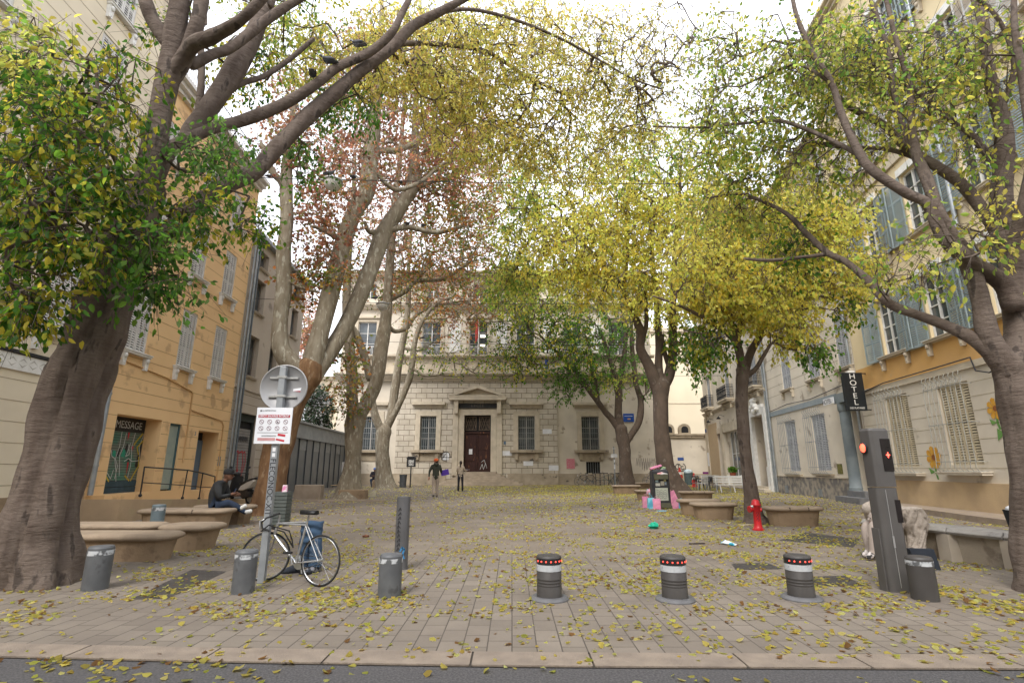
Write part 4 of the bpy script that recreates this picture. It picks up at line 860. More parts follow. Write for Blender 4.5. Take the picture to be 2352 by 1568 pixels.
def tree(name, label, trunk, limbs, blobs, bark, leaf=.08, per=8, twig=.35, droop=.6, seed=1, near=True, asp=.31, flare=.5, ribs=0, bark_low=None, nseg=14, step=.45, upw=0.0, twr=.004, group=None, gn=.05, cat='tree'):
    """blobs: (u, v, ru, rv, Y, rY, number of boughs, tint key, leaf factor)"""
    rng = np.random.default_rng(seed)
    tp = limb(trunk); tp[0] = tp[0].copy(); root = thing(name, label, cat, (tp[0][0], tp[0][1], 0), 0, group); O = Vector((tp[0][0], tp[0][1], 0))
    m = MB(); m.M = Matrix.Translation(-O); base = tp[0].copy(); base[2] = -.15; base[3] *= 1.08
    limb_tube(m, [base] + tp, 44 if ribs else nseg + 10, gn, flare, seed, ribs); m.build('trunk', bark_low or bark, root)
    nodes = []; rad = []; par = []
    def addpath(path, parent=-1):
        last = parent
        for q in path: nodes.append(q[:3].copy()); rad.append(q[3]); par.append(last); last = len(nodes) - 1
    addpath(tp[len(tp) // 2:])
    for i, l in enumerate(limbs):
        lp = limb(l); m = MB(); m.M = Matrix.Translation(-O); limb_tube(m, lp, max(7, nseg), .05, 0, seed + i); m.build('limb', bark, root); addpath(lp[1:])
    n0 = len(nodes); NP = [np.array(nodes)]; rad = list(rad); childcount = {}
    pts = []; tk = []; lf = []
    for bl in blobs:
        q = pts_in_blob(rng, bl[:6], bl[6]); pts.append(q); tk += [bl[7]] * len(q); lf += [bl[8] if len(bl) > 8 else 1] * len(q)
    pts = np.concatenate(pts); tk = np.array(tk); lf = np.array(lf)
    base_nodes = NP[0]; dist = np.array([np.min(np.linalg.norm(base_nodes - p, axis=1)) for p in pts]); order = np.argsort(dist)
    cap = n0 + len(pts) * 12; A = np.zeros((cap, 3)); A[:n0] = base_nodes; DR = np.zeros((cap, 3)); DR[:n0] = [(nodes[i] - nodes[par[i]]) / (np.linalg.norm(nodes[i] - nodes[par[i]]) + 1e-6) if par[i] >= 0 else (0, 0, 0) for i in range(n0)]; parent = [-1] * n0; cnt = n0; tips = []
    for oi in order:
        p = pts[oi]; vv = p - A[:cnt]; dd = np.linalg.norm(vv, axis=1); dd *= 1.45 - .45 * (vv * DR[:cnt]).sum(1) / (dd + 1e-6); dd[:cnt] += np.maximum(0, A[:cnt, 2] - p[2]) * .25
        j = int(np.argmin(dd)); s = A[j]; L = np.linalg.norm(p - s); n = int(min(11, max(1, round(L / step)))); prev = j; side = rng.normal(size=3) * L * .05; m0 = DR[j] * L * .7; m1 = (p - s) * .9
        for k in range(1, n + 1):
            t = k / n; q = s * (2 * t ** 3 - 3 * t * t + 1) + m0 * (t ** 3 - 2 * t * t + t) + p * (3 * t * t - 2 * t ** 3) + m1 * (t ** 3 - t * t) + side * math.sin(PI * t) + np.array([0, 0, L * upw * math.sin(PI * t)]) + (rng.normal(size=3) * .035 * step if k < n else 0)
            if cnt >= cap: break
            DR[cnt] = (q - A[prev]) / (np.linalg.norm(q - A[prev]) + 1e-6); A[cnt] = q; parent.append(prev); prev = cnt; cnt += 1
        tips.append((prev, oi))
    wgt = np.zeros(cnt)
    for t, _ in tips: wgt[t] += 1
    for i in range(cnt - 1, n0 - 1, -1): wgt[parent[i]] += wgt[i]
    seg = np.arange(n0, cnt); pr = np.array(parent)[seg]
    rr = lambda w: np.minimum(twr * 1.3 * (w + .3) ** .43, .07)
    rpar = np.minimum(rr(wgt[pr]), rr(wgt[seg]) * 1.6); tips_i = np.array([t for t, _ in tips]); oi = np.array([o for _, o in tips]); NT = len(tips_i)
    Aw = A[pr]; Bw = A[seg]; Ra = rpar; Rb = rr(wgt[seg])
    # twigs around each bough end
    K = max(1, per // 4); T0 = np.repeat(A[tips_i], K, axis=0); dr = A[tips_i] - A[np.array(parent)[tips_i]]; dr /= np.linalg.norm(dr, axis=1)[:, None] + 1e-9
    D = np.repeat(dr, K, axis=0) * .5 + rng.normal(size=(NT * K, 3)) * .55; D[:, 2] -= droop * .5; D /= np.linalg.norm(D, axis=1)[:, None]
    TL = twig * (.6 + .8 * rng.random(NT * K)); T1 = T0 + D * TL[:, None]; T1[:, 2] -= droop * TL * .15
    o3 = np.array(O)
    me = twig_mesh('branches', np.concatenate([Aw, T0]) - o3, np.concatenate([Bw, T1]) - o3, np.concatenate([Ra, np.full(NT * K, twr)]), np.concatenate([Rb, np.full(NT * K, twr * .5)]), bark)
    inst('branches', me, root)
    # leaves along the twigs and the last boughs
    lfk = lf[oi]; M_ = rng.poisson(per * lfk) ; src = np.repeat(np.arange(NT), M_); N = len(src)
    ti = src * K + rng.integers(0, K, N); t = rng.random(N) ** .7; pos = T0[ti] + (T1[ti] - T0[ti]) * t[:, None] + rng.normal(size=(N, 3)) * leaf * .35
    dirs = D[ti] * .5 + rng.normal(size=(N, 3)) * .55; dirs[:, 2] -= droop
    sz = leaf * (.65 + .6 * rng.random(N)); tint = np.empty((N, 3)); keys = tk[oi][src]; blot = rng.normal(size=NT)[src] * .16
    for k in np.unique(keys):
        mk = keys == k; pal = np.array(TINT[k]); bi = rng.integers(0, len(pal), NT)[src[mk]]; ri = rng.integers(0, len(pal), mk.sum()); use = np.where(rng.random(mk.sum()) < .45, bi, ri); tint[mk] = pal[use]
    tint = np.clip(tint * (1 + blot + rng.normal(size=N) * .12)[:, None], .01, .88)
    me = leaf_mesh('crown', pos - o3, dirs, sz, tint, asp, near, rng); inst('crown', me, root)
    return root
# ---- big leaning hackberry in the left foreground
tree('hackberry_tree', 'huge thick leaning trunk with dense green crown, nearest tree at the left edge',
     [(74, 1333, 166, 7.0), (84, 1260, 142, 7.0), (93, 1200, 130, 7.0), (119, 1100, 118, 7.05), (146, 1000, 112, 7.1), (171, 900, 113, 7.15), (206, 800, 116, 7.2), (232, 734, 104, 7.2), (252, 655, 96, 7.25), (285, 580, 100, 7.3), (318, 500, 84, 7.4), (338, 430, 66, 7.5)],
     [[(330, 470, 60, 7.4), (345, 400, 58, 7.4), (362, 300, 52, 7.3), (388, 166, 48, 7.2), (403, 75, 44, 7.1), (413, 0, 40, 7.0), (420, -120, 34, 7.0)],
      [(385, 190, 40, 7.2), (428, 126, 34, 7.2), (453, 50, 32, 7.1), (463, 0, 30, 7.1), (480, -110, 24, 7.2)],
      [(400, 170, 34, 7.2), (440, 105, 34, 7.0), (480, 88, 32, 6.8), (504, 76, 28, 6.7), (554, 45, 24, 6.5), (605, -5, 22, 6.4), (680, -90, 16, 6.3)],
      [(392, 110, 30, 7.2), (353, 50, 30, 7.1), (333, 0, 28, 7.0), (310, -90, 22, 7.0)],
      [(320, 530, 62, 7.4), (380, 540, 46, 7.6), (430, 490, 40, 7.9), (521, 423, 38, 8.2), (586, 393, 38, 8.4), (647, 328, 36, 8.6), (712, 262, 34, 8.8), (773, 212, 30, 8.9), (823, 166, 28, 9.0), (899, 111, 25, 9.2), (949, 60, 22, 9.3), (1025, 20, 18, 9.4), (1120, -30, 13, 9.5)],
      [(340, 440, 50, 7.5), (385, 350, 32, 7.7), (428, 322, 28, 7.9), (500, 292, 26, 8.1), (556, 277, 26, 8.3), (647, 242, 25, 8.5), (722, 196, 23, 8.6), (773, 156, 21, 8.7), (848, 121, 19, 8.8), (899, 76, 18, 8.8), (924, 30, 15, 8.9), (960, -40, 11, 9)],
      [(425, 325, 34, 7.9), (443, 297, 40, 8.0), (484, 242, 42, 8.1), (534, 166, 44, 8.2), (569, 111, 40, 8.3), (605, 25, 34, 8.4), (615, 0, 32, 8.4), (640, -100, 26, 8.5)],
      [(440, 150, 22, 7.4), (490, 125, 23, 7.6), (529, 111, 22, 7.7), (600, 55, 21, 7.9), (659, 15, 19, 8.0), (740, -30, 14, 8.1)],
      [(453, 285, 18, 8.2), (460, 220, 16, 8.3), (463, 136, 15, 8.4), (455, 60, 12, 8.5)],
      [(530, 205, 15, 8.3), (560, 190, 13, 8.5), (605, 176, 12, 8.7), (659, 141, 11, 8.9), (720, 90, 9, 9)],
      [(823, 168, 14, 9.2), (899, 108, 13, 10.2), (960, 100, 12, 10.8), (1040, 105, 11, 11.3), (1120, 120, 9, 11.8), (1200, 170, 8, 12.2), (1290, 215, 6, 12.6)],
      [(1000, 30, 11, 9.6), (1080, 22, 8, 10.2), (1180, 45, 7, 10.8), (1290, 90, 6, 11.3), (1380, 140, 5, 11.8), (1450, 180, 4, 12.2), (1520, 205, 3, 12.5)],
      [(300, 520, 20, 7.2), (285, 450, 12, 6.6), (270, 380, 10, 6.2), (235, 300, 8, 5.8), (220, 150, 7, 5.6)],
      [(290, 545, 16, 7.1), (230, 520, 12, 6.4), (160, 480, 9, 5.8), (70, 460, 7, 5.2)]],
     [(90, 330, 190, 190, 5.6, 1.0, 175, 'mix', 1.0), (250, 220, 150, 150, 6.0, .8, 85, 'mix', .9), (60, 120, 130, 90, 5.8, .8, 70, 'ygreen', .9), (110, 540, 180, 100, 5.9, .9, 125, 'mix', 1.0), (330, 560, 110, 70, 6.3, .5, 55, 'green', .9), (40, 680, 80, 70, 5.6, .5, 55, 'mix'),
      (370, 650, 90, 45, 6.4, .4, 26, 'green', .9), (440, 490, 90, 50, 6.8, .5, 34, 'mix', .9), (590, 500, 50, 60, 8.0, .5, 24, 'mix'), (480, 350, 120, 70, 7.3, .5, 60, 'green', .9), (250, 420, 120, 70, 6.2, .5, 55, 'mix'),
      (640, 80, 140, 110, 10.5, 1.2, 120, 'ygreen'), (790, 130, 150, 130, 10.8, 1.4, 170, 'olive'), (800, 240, 90, 60, 10.2, 1.0, 45, 'green', 1.1), (690, 350, 70, 80, 9.8, .8, 30, 'green'), (560, 150, 80, 80, 9.6, .8, 50, 'mix'), (400, 60, 100, 90, 8.5, .8, 30, 'mix', .7),
      (980, 110, 190, 140, 11.2, 1.5, 420, 'olive', 1.1), (1090, 250, 140, 140, 12.0, 1.5, 330, 'olive', 1.1), (1250, 120, 180, 140, 12.3, 1.6, 430, 'olive', .8), (1430, 110, 130, 110, 12.6, 1.2, 260, 'olive', .3), (1330, 280, 180, 150, 13.0, 1.5, 380, 'olive', .9), (1480, 250, 100, 120, 13.0, 1.0, 190, 'olive', .35), (1530, 100, 100, 120, 12.8, 1.0, 190, 'olive', .14), (1180, 330, 110, 90, 12.6, 1.2, 130, 'olive', .9), (1130, 60, 160, 70, 11.8, 1.2, 130, 'olive', .7), (620, -60, 300, 60, 9.5, 1.2, 60, 'mix')],
     bark1, leaf=.098, per=15, twig=.42, droop=.8, seed=3, flare=.14, ribs=.17, nseg=14, step=.35, twr=.004)
# ---- hackberry at the right edge, many limbs, thin yellow foliage
tree('hackberry_tree', 'multi-limbed tree with thin yellow green leaves, nearest tree at the right edge',
     [(2418, 1362, 132, 6.5), (2408, 1300, 120, 6.5), (2398, 1200, 108, 6.5), (2384, 1100, 100, 6.5), (2368, 1000, 94, 6.5), (2345, 900, 86, 6.5), (2329, 835, 76, 6.5)],
     [[(2322, 850, 66, 6.5), (2292, 815, 52, 6.5), (2266, 760, 42, 6.5), (2254, 696, 37, 6.5), (2242, 650, 36, 6.5), (2223, 600, 37, 6.5), (2195, 555, 33, 6.5), (2161, 500, 28, 6.5), (2127, 408, 24, 6.6), (2105, 355, 20, 6.7), (2093, 288, 16, 6.7), (2090, 200, 13, 6.8), (2060, 100, 10, 6.8), (2030, -20, 8, 6.9)],
      [(2300, 830, 46, 6.5), (2238, 779, 30, 6.6), (2178, 750, 24, 6.8), (2112, 725, 22, 7.0), (2053, 703, 21, 7.2), (2020, 675, 19, 7.4), (1990, 640, 17, 7.6), (1941, 600, 15, 7.9), (1901, 581, 14, 8.1), (1849, 533, 12, 8.4), (1805, 490, 10, 8.6), (1724, 451, 8, 8.9), (1690, 446, 6, 9.1), (1620, 455, 4, 9.4)],
      [(1903, 583, 11, 8.1), (1850, 590, 9, 8.3), (1767, 598, 8, 8.6), (1710, 594, 6, 8.9)],
      [(2330, 700, 50, 6.5), (2300, 648, 40, 6.5), (2223, 595, 33, 6.4), (2165, 542, 27, 6.4), (2132, 470, 24, 6.4), (2079, 442, 22, 6.5), (2007, 394, 20, 6.6), (1973, 350, 18, 6.7), (1935, 269, 16, 6.8), (1911, 192, 14, 6.9), (1868, 125, 12, 7.1), (1830, 38, 10, 7.2), (1815, -40, 8, 7.3)],
      [(1973, 355, 11, 6.8), (1887, 312, 10, 7.2), (1791, 278, 8, 7.7), (1700, 284, 6, 8.2), (1599, 293, 5, 8.8), (1500, 290, 4, 9.3)],
      [(2338, 860, 78, 6.5), (2343, 760, 58, 6.6), (2330, 660, 48, 6.6), (2319, 576, 44, 6.7), (2300, 456, 44, 6.8), (2305, 380, 38, 6.8), (2305, 288, 33, 6.8), (2271, 168, 26, 6.9), (2257, 48, 22, 7.0), (2238, -20, 19, 7.1)],
      [(2300, 400, 20, 6.8), (2281, 370, 16, 6.8), (2228, 307, 14, 6.8), (2175, 269, 13, 6.9), (2108, 211, 11, 7.0), (2060, 180, 8, 7.0)],
      [(2305, 560, 30, 6.7), (2271, 504, 27, 6.8), (2218, 432, 24, 7.0), (2161, 389, 22, 7.1), (2079, 336, 19, 7.3), (2031, 288, 16, 7.4), (1959, 250, 13, 7.6), (1906, 200, 10, 7.8), (1850, 90, 7, 8)],
      [(2155, 390, 12, 7.1), (2100, 362, 11, 7.3), (2031, 342, 10, 7.5), (1935, 338, 8, 7.8), (1850, 330, 6, 8.1)],
      [(2326, 640, 34, 6.62), (2335, 560, 33, 6.5), (2352, 480, 30, 6.3), (2372, 350, 24, 6.1), (2350, 180, 18, 6.0), (2330, 60, 14, 6), (2330, -50, 11, 6)],
      [(2120, 400, 14, 6.7), (2060, 250, 12, 6.9), (2040, 120, 10, 7.0), (2000, 0, 8, 7.2)],
      [(2300, 250, 14, 6.8), (2330, 150, 12, 6.6), (2290, 40, 9, 6.5), (2220, -20, 7, 6.5)],
      [(1911, 192, 8, 7.0), (1840, 150, 7, 7.3), (1790, 160, 6, 7.5), (1700, 200, 4, 8)]],
     [(1780, 200, 180, 170, 8.2, .9, 260, 'ygreen', .75), (1950, 130, 190, 130, 7.4, .8, 260, 'ygreen', .75), (2110, 200, 160, 140, 7.0, .8, 210, 'ygreen', .7), (2260, 120, 120, 130, 6.6, .7, 110, 'ygreen', .5), (1700, 330, 150, 120, 9.0, .8, 160, 'ygreen', 1.0), (1900, 340, 150, 100, 8.0, .8, 120, 'ygreen', .7),
      (2180, 560, 100, 90, 6.3, .4, 32, 'ygreen', .7), (2060, 620, 90, 70, 7.0, .4, 28, 'ygreen', .6), (2290, 480, 70, 90, 6.3, .4, 24, 'yellow', .5), (1700, 470, 120, 70, 9.2, .6, 80, 'ygreen', 1), (1820, 560, 90, 60, 8.6, .5, 40, 'mix', .9), (1660, 90, 80, 80, 8.8, .6, 60, 'ygreen', .6), (1610, 190, 70, 130, 9.0, .6, 60, 'ygreen', .4), (2240, 330, 90, 70, 6.6, .4, 35, 'ygreen', .5)],
     bark1, leaf=.088, per=13, twig=.5, droop=.8, seed=11, flare=.12, ribs=.04, nseg=12, step=.35, twr=.0035)
# ---- big plane tree, centre left
tree('plane_tree', 'forked plane tree with rusty brown lower trunk behind the round traffic sign',
     [(600, 1194, 96, 17.0), (612, 1165, 76, 17.0), (624, 1110, 66, 17.0), (632, 1060, 64, 17.1), (643, 1010, 62, 17.1), (662, 950, 60, 17.2), (682, 900, 64, 17.3), (700, 868, 66, 17.4), (712, 845, 60, 17.4)],
     [[(700, 872, 54, 17.4), (668, 835, 48, 17.2), (645, 798, 42, 17.1), (644, 740, 34, 17.1), (652, 655, 33, 17.1), (652, 580, 32, 17.1), (659, 504, 30, 17.2), (657, 443, 28, 17.2), (661, 363, 22, 17.3), (668, 300, 15, 17.4), (676, 220, 9, 17.5)],
      [(657, 450, 20, 17.2), (648, 418, 18, 17.0), (626, 395, 15, 16.8), (600, 330, 9, 16.5)], [(661, 385, 14, 17.3), (690, 378, 10, 17.0), (708, 384, 9, 16.8)],
      [(706, 872, 52, 17.4), (731, 780, 42, 17.6), (763, 655, 39, 17.8), (790, 554, 37, 18.0), (818, 479, 38, 18.1), (843, 438, 37, 18.2), (851, 363, 35, 18.3), (861, 262, 30, 18.4), (866, 212, 26, 18.5), (868, 151, 19, 18.6), (875, 60, 12, 18.7), (878, -20, 8, 18.8)],
      [(712, 868, 48, 17.5), (750, 820, 40, 17.9), (805, 725, 38, 18.6), (856, 605, 36, 19.2), (884, 529, 37, 19.6), (924, 469, 33, 20), (949, 423, 30, 20.2), (952, 353, 22, 20.4), (955, 240, 14, 20.6), (960, 120, 9, 20.8)],
      [(852, 358, 18, 18.4), (875, 346, 15, 18.8), (909, 346, 14, 19.2), (944, 333, 13, 19.5), (974, 312, 12, 19.8), (1025, 292, 9, 20.3), (1090, 265, 6, 21)],
      [(886, 532, 16, 19.6), (860, 534, 13, 19.3), (846, 530, 11, 19.1), (838, 510, 8, 19)], [(890, 530, 14, 19.6), (939, 522, 12, 19.9), (999, 534, 11, 20.3), (1060, 520, 7, 20.8)],
      [(868, 400, 10, 18.3), (890, 425, 10, 18.6), (919, 436, 10, 19), (974, 413, 9, 19.5), (1010, 380, 7, 19.8), (1060, 360, 5, 20)], [(949, 430, 12, 20.2), (990, 418, 10, 20.5), (1020, 385, 8, 20.8), (1050, 360, 6, 21)],
      [(800, 560, 14, 18), (770, 545, 11, 17.8), (735, 525, 10, 17.5), (715, 520, 7, 17.3)], [(866, 262, 10, 18.4), (895, 260, 9, 18.6), (930, 250, 7, 18.9)], [(655, 640, 8, 17), (690, 660, 7, 17.2), (730, 670, 6, 17.5)]],
     [(790, 300, 150, 170, 18.5, 2.2, 300, 'rust', .8), (980, 280, 150, 190, 20.5, 2.2, 400, 'rust', 1.0), (740, 500, 90, 120, 17.8, 1.5, 150, 'rust', 1.0), (900, 130, 190, 110, 19.5, 2, 230, 'rust', .6), (1040, 430, 120, 130, 21, 1.5, 230, 'rusto', .9), (720, 640, 80, 60, 17.6, .8, 60, 'rusto', 1), (640, 260, 70, 110, 17.2, 1, 70, 'rust', .7), (640, 330, 60, 60, 17, .6, 25, 'rust'), (800, 830, 40, 60, 18.4, .6, 30, 'rusto', .6)],
     bark2, bark_low=bark3, leaf=.14, per=14, twig=.6, droop=.35, seed=21, asp=.42, flare=.2, nseg=12, step=.6, twr=.007, near=False)
tree('plane_tree', 'pale mottled plane tree with twin stems and broad foot beside a small stone block',
     [(801, 1148, 78, 25.8), (803, 1120, 54, 25.8), (808, 1085, 42, 25.8), (811, 1047, 38, 25.8), (813, 1000, 40, 25.8), (816, 966, 44, 25.9), (820, 945, 46, 25.9)],
     [[(815, 960, 30, 25.8), (809, 918, 25, 25.6), (808, 853, 26, 25.6), (801, 782, 25, 25.6), (796, 700, 20, 25.6), (800, 600, 15, 25.7), (810, 480, 11, 25.8), (815, 350, 8, 26)],
      [(822, 958, 32, 26), (840, 930, 30, 26.2), (855, 900, 32, 26.4), (866, 869, 32, 26.4), (875, 804, 33, 26.4), (885, 740, 27, 26.5), (890, 691, 24, 26.6), (896, 600, 20, 26.7), (905, 480, 15, 26.8), (920, 350, 11, 27), (930, 200, 8, 27)],
      [(803, 745, 18, 25.8), (820, 775, 18, 26), (838, 820, 18, 26.2), (850, 868, 20, 26.4)],
      [(890, 690, 14, 26.6), (930, 670, 12, 27), (960, 645, 10, 27.3), (1020, 640, 8, 27.8), (1080, 600, 6, 28)], [(885, 740, 12, 26.5), (905, 760, 10, 26.8), (930, 757, 9, 27)]],
     [(870, 430, 150, 160, 26.5, 3, 330, 'rust', 1), (1020, 560, 130, 120, 28, 2.5, 300, 'rusto', 1), (930, 640, 90, 80, 27.3, 1.5, 110, 'rusto', .8), (1060, 330, 110, 160, 28, 2, 260, 'rust', 1), (800, 620, 80, 80, 25.8, 1.2, 80, 'rusto', .8), (800, 900, 40, 60, 25, .7, 45, 'rusto', .8)],
     bark2, leaf=.145, per=14, twig=.7, droop=.35, seed=22, asp=.42, flare=.35, nseg=10, step=.8, twr=.009, near=False)
tree('plane_tree', 'pale plane tree forking low into thin stems in front of the school left wing',
     [(886, 1121, 50, 39.5), (882, 1095, 38, 39.5), (879, 1060, 33, 39.5), (878, 1031, 32, 39.5), (880, 1000, 33, 39.5), (882, 985, 33, 39.5)],
     [[(878, 992, 22, 39.4), (866, 966, 18, 39.2), (856, 930, 17, 39), (848, 860, 15, 39)], [(884, 992, 20, 39.6), (898, 955, 19, 39.8), (908, 885, 19, 40), (918, 820, 18, 40), (931, 756, 15, 40), (938, 690, 12, 40), (938, 620, 9, 40), (945, 520, 7, 40)],
      [(888, 985, 16, 39.6), (914, 934, 15, 39.4), (937, 879, 15, 39.2), (946, 840, 14, 39), (952, 788, 13, 39), (968, 740, 11, 39), (1000, 700, 8, 39), (1040, 680, 6, 39)], [(931, 760, 10, 40), (960, 720, 8, 40.3), (1010, 700, 7, 40.5), (1080, 690, 5, 41)],
      [(948, 845, 7, 39), (975, 862, 6, 39), (1010, 860, 5, 39)], [(931, 800, 7, 40), (960, 805, 6, 40), (990, 790, 5, 40)]],
     [(1000, 700, 130, 90, 39.5, 2.5, 220, 'rusto', .8), (1060, 640, 120, 110, 40, 3, 260, 'rust', 1), (1060, 820, 150, 50, 38.5, 2, 110, 'mix', .55), (930, 560, 100, 110, 40, 3, 180, 'rust', 1), (1100, 480, 90, 150, 40, 3, 260, 'rust', 1), (1160, 720, 80, 70, 39, 2, 80, 'mix', .8)],
     bark2, leaf=.18, per=12, twig=.8, droop=.35, seed=23, asp=.42, flare=.3, nseg=9, step=1.1, twr=.012, near=False)
# ---- right-hand row
tree('hackberry_tree', 'low green crowned tree forking from a planter in front of the blue sign', 
     [(1440, 1116, 38, 43.0), (1438, 1085, 31, 43), (1436, 1055, 28, 43), (1434, 1031, 27, 43), (1430, 1005, 28, 43), (1426, 983, 28, 43)],
     [[(1426, 990, 18, 43), (1406, 963, 15, 43), (1390, 945, 14, 43), (1374, 924, 13, 43), (1351, 892, 12, 43), (1328, 858, 10, 43), (1290, 820, 7, 42), (1240, 770, 5, 41)],
      [(1426, 985, 20, 43), (1420, 950, 18, 43), (1422, 905, 17, 43), (1424, 870, 15, 43), (1432, 830, 12, 43), (1437, 785, 10, 43), (1440, 700, 7, 43)], [(1424, 920, 14, 43), (1410, 870, 12, 42.7), (1402, 830, 10, 42.5), (1380, 760, 7, 42)],
      [(1436, 1020, 16, 43), (1452, 995, 15, 43), (1468, 965, 15, 43), (1472, 920, 14, 43), (1462, 885, 13, 43), (1456, 840, 11, 43), (1451, 782, 9, 43), (1450, 700, 6, 43)], [(1374, 924, 10, 43), (1368, 880, 9, 43), (1355, 830, 7, 43)]],
     [(1260, 770, 130, 90, 40, 3, 330, 'mix', 1.1), (1360, 800, 120, 90, 42, 3, 320, 'green', 1.1), (1230, 660, 130, 90, 40, 3, 380, 'ygreen', 1), (1430, 700, 90, 90, 43, 2, 180, 'mix', 1), (1300, 880, 60, 40, 41, 1.5, 70, 'green', 1), (1180, 830, 70, 50, 39, 1.5, 70, 'mix', .8), (1400, 870, 90, 30, 42, 2, 60, 'ygreen', 1), (1490, 880, 20, 50, 43, 1, 30, 'green')],
     bark4, leaf=.22, per=11, twig=.7, droop=.8, seed=31, flare=.3, nseg=9, step=1.0, twr=.011, near=False)
tree('hackberry_tree', 'tall straight grey brown tree with golden crown behind the overflowing litter kiosk',
     [(1562, 1150, 76, 26.3), (1553, 1125, 56, 26.3), (1540, 1095, 44, 26.3), (1528, 1064, 38, 26.3), (1522, 1020, 36, 26.3), (1519, 983, 35, 26.3), (1517, 918, 36, 26.3), (1516, 880, 42, 26.3)],
     [[(1512, 890, 34, 26.3), (1490, 840, 26, 26.2), (1471, 801, 22, 26.1), (1472, 765, 21, 26), (1455, 723, 16, 26), (1432, 668, 14, 26), (1390, 615, 11, 26), (1340, 560, 8, 26), (1290, 500, 6, 26)],
      [(1516, 880, 28, 26.3), (1513, 840, 18, 26.3), (1513, 788, 16, 26.3), (1508, 700, 13, 26.3), (1500, 600, 10, 26.3), (1490, 480, 7, 26.3)], [(1522, 885, 32, 26.3), (1537, 862, 24, 26.3), (1545, 804, 20, 26.3), (1545, 740, 18, 26.3), (1546, 675, 15, 26.3), (1550, 580, 11, 26.3), (1560, 460, 8, 26.3), (1565, 350, 5, 26.3)],
      [(1540, 850, 12, 26.3), (1528, 815, 11, 26.3), (1520, 770, 9, 26.3)], [(1471, 790, 12, 26), (1485, 740, 10, 26), (1480, 650, 8, 26)], [(1432, 668, 8, 26), (1440, 600, 7, 26), (1445, 500, 5, 26)]],
     [(1300, 560, 150, 110, 25, 3, 420, 'yellow', 1), (1430, 480, 150, 130, 26, 3, 520, 'yellow', 1), (1560, 520, 150, 130, 25.5, 3, 460, 'yellow', 1), (1400, 630, 140, 80, 25, 2, 300, 'yellow', 1), (1450, 350, 160, 110, 26, 3, 320, 'ygreen', .8), (1530, 680, 110, 60, 25.5, 2, 150, 'yellow', 1), (1600, 790, 40, 80, 25, 1, 60, 'green', 1), (1180, 640, 70, 70, 26, 2, 150, 'ygreen'), (1180, 480, 90, 120, 26, 2.5, 190, 'ygreen', .8), (1240, 420, 80, 110, 26, 3, 180, 'ygreen', .8), (1560, 780, 50, 40, 25.5, 1, 30, 'mix'), (1640, 380, 110, 110, 26, 2.5, 200, 'ygreen', .9)],
     bark4, leaf=.195, per=13, twig=.65, droop=.95, seed=32, flare=.3, nseg=11, step=.8, twr=.008, near=False)
tree('hackberry_tree', 'slender brown trunked tree with bright yellow leaves directly behind the red hydrant',
     [(1738, 1205, 66, 14.4), (1732, 1180, 42, 14.4), (1726, 1140, 32, 14.4), (1718, 1085, 28, 14.4), (1712, 1036, 26, 14.4), (1707, 985, 26, 14.4), (1704, 930, 26, 14.4), (1704, 880, 28, 14.4), (1706, 850, 31, 14.4)],
     [[(1704, 860, 22, 14.4), (1700, 815, 18, 14.3), (1689, 784, 17, 14.2), (1670, 765, 13, 14), (1649, 752, 11, 13.8), (1617, 730, 9, 13.5), (1552, 698, 6, 13), (1500, 680, 4, 12.7)], [(1692, 790, 14, 14.2), (1696, 766, 13, 14.4), (1703, 723, 11, 14.5), (1705, 640, 8, 14.7), (1700, 520, 6, 15)],
      [(1708, 860, 22, 14.4), (1722, 815, 18, 14.5), (1734, 790, 16, 14.6), (1752, 765, 12, 14.7), (1770, 740, 9, 14.8), (1810, 690, 6, 15)], [(1712, 865, 12, 14.4), (1735, 848, 11, 14.2), (1752, 820, 9, 14), (1770, 790, 6, 13.8)], [(1700, 790, 12, 14.3), (1680, 740, 10, 14.1), (1670, 680, 8, 14), (1650, 600, 6, 13.9)], [(1649, 752, 5, 13.8), (1620, 766, 4, 13.5), (1570, 758, 3, 13.2)]],
     [(1720, 640, 160, 90, 14.2, 1.8, 420, 'yellow', 1), (1850, 600, 130, 90, 14.4, 1.6, 300, 'yellow', 1), (1620, 620, 110, 90, 13.6, 1.4, 260, 'yellow', 1), (1780, 500, 160, 90, 14.6, 1.8, 300, 'yellow', 1), (1630, 780, 60, 50, 13.6, .7, 60, 'mix', 1), (1810, 740, 80, 60, 14.1, .9, 120, 'yellow', 1), (1680, 700, 90, 50, 14, 1, 110, 'yellow', 1), (1900, 490, 110, 80, 14.8, 1.2, 140, 'yellow', 1), (1860, 800, 50, 25, 14, .4, 24, 'green', 1), (1960, 630, 80, 70, 14.3, .8, 90, 'yellow', 1), (1650, 480, 90, 80, 14.4, 1.4, 130, 'yellow', 1), (1940, 700, 40, 40, 13.8, .5, 26, 'mix')],
     bark1, leaf=.125, per=14, twig=.5, droop=1.1, seed=33, flare=.3, nseg=11, step=.5, twr=.005, near=False)
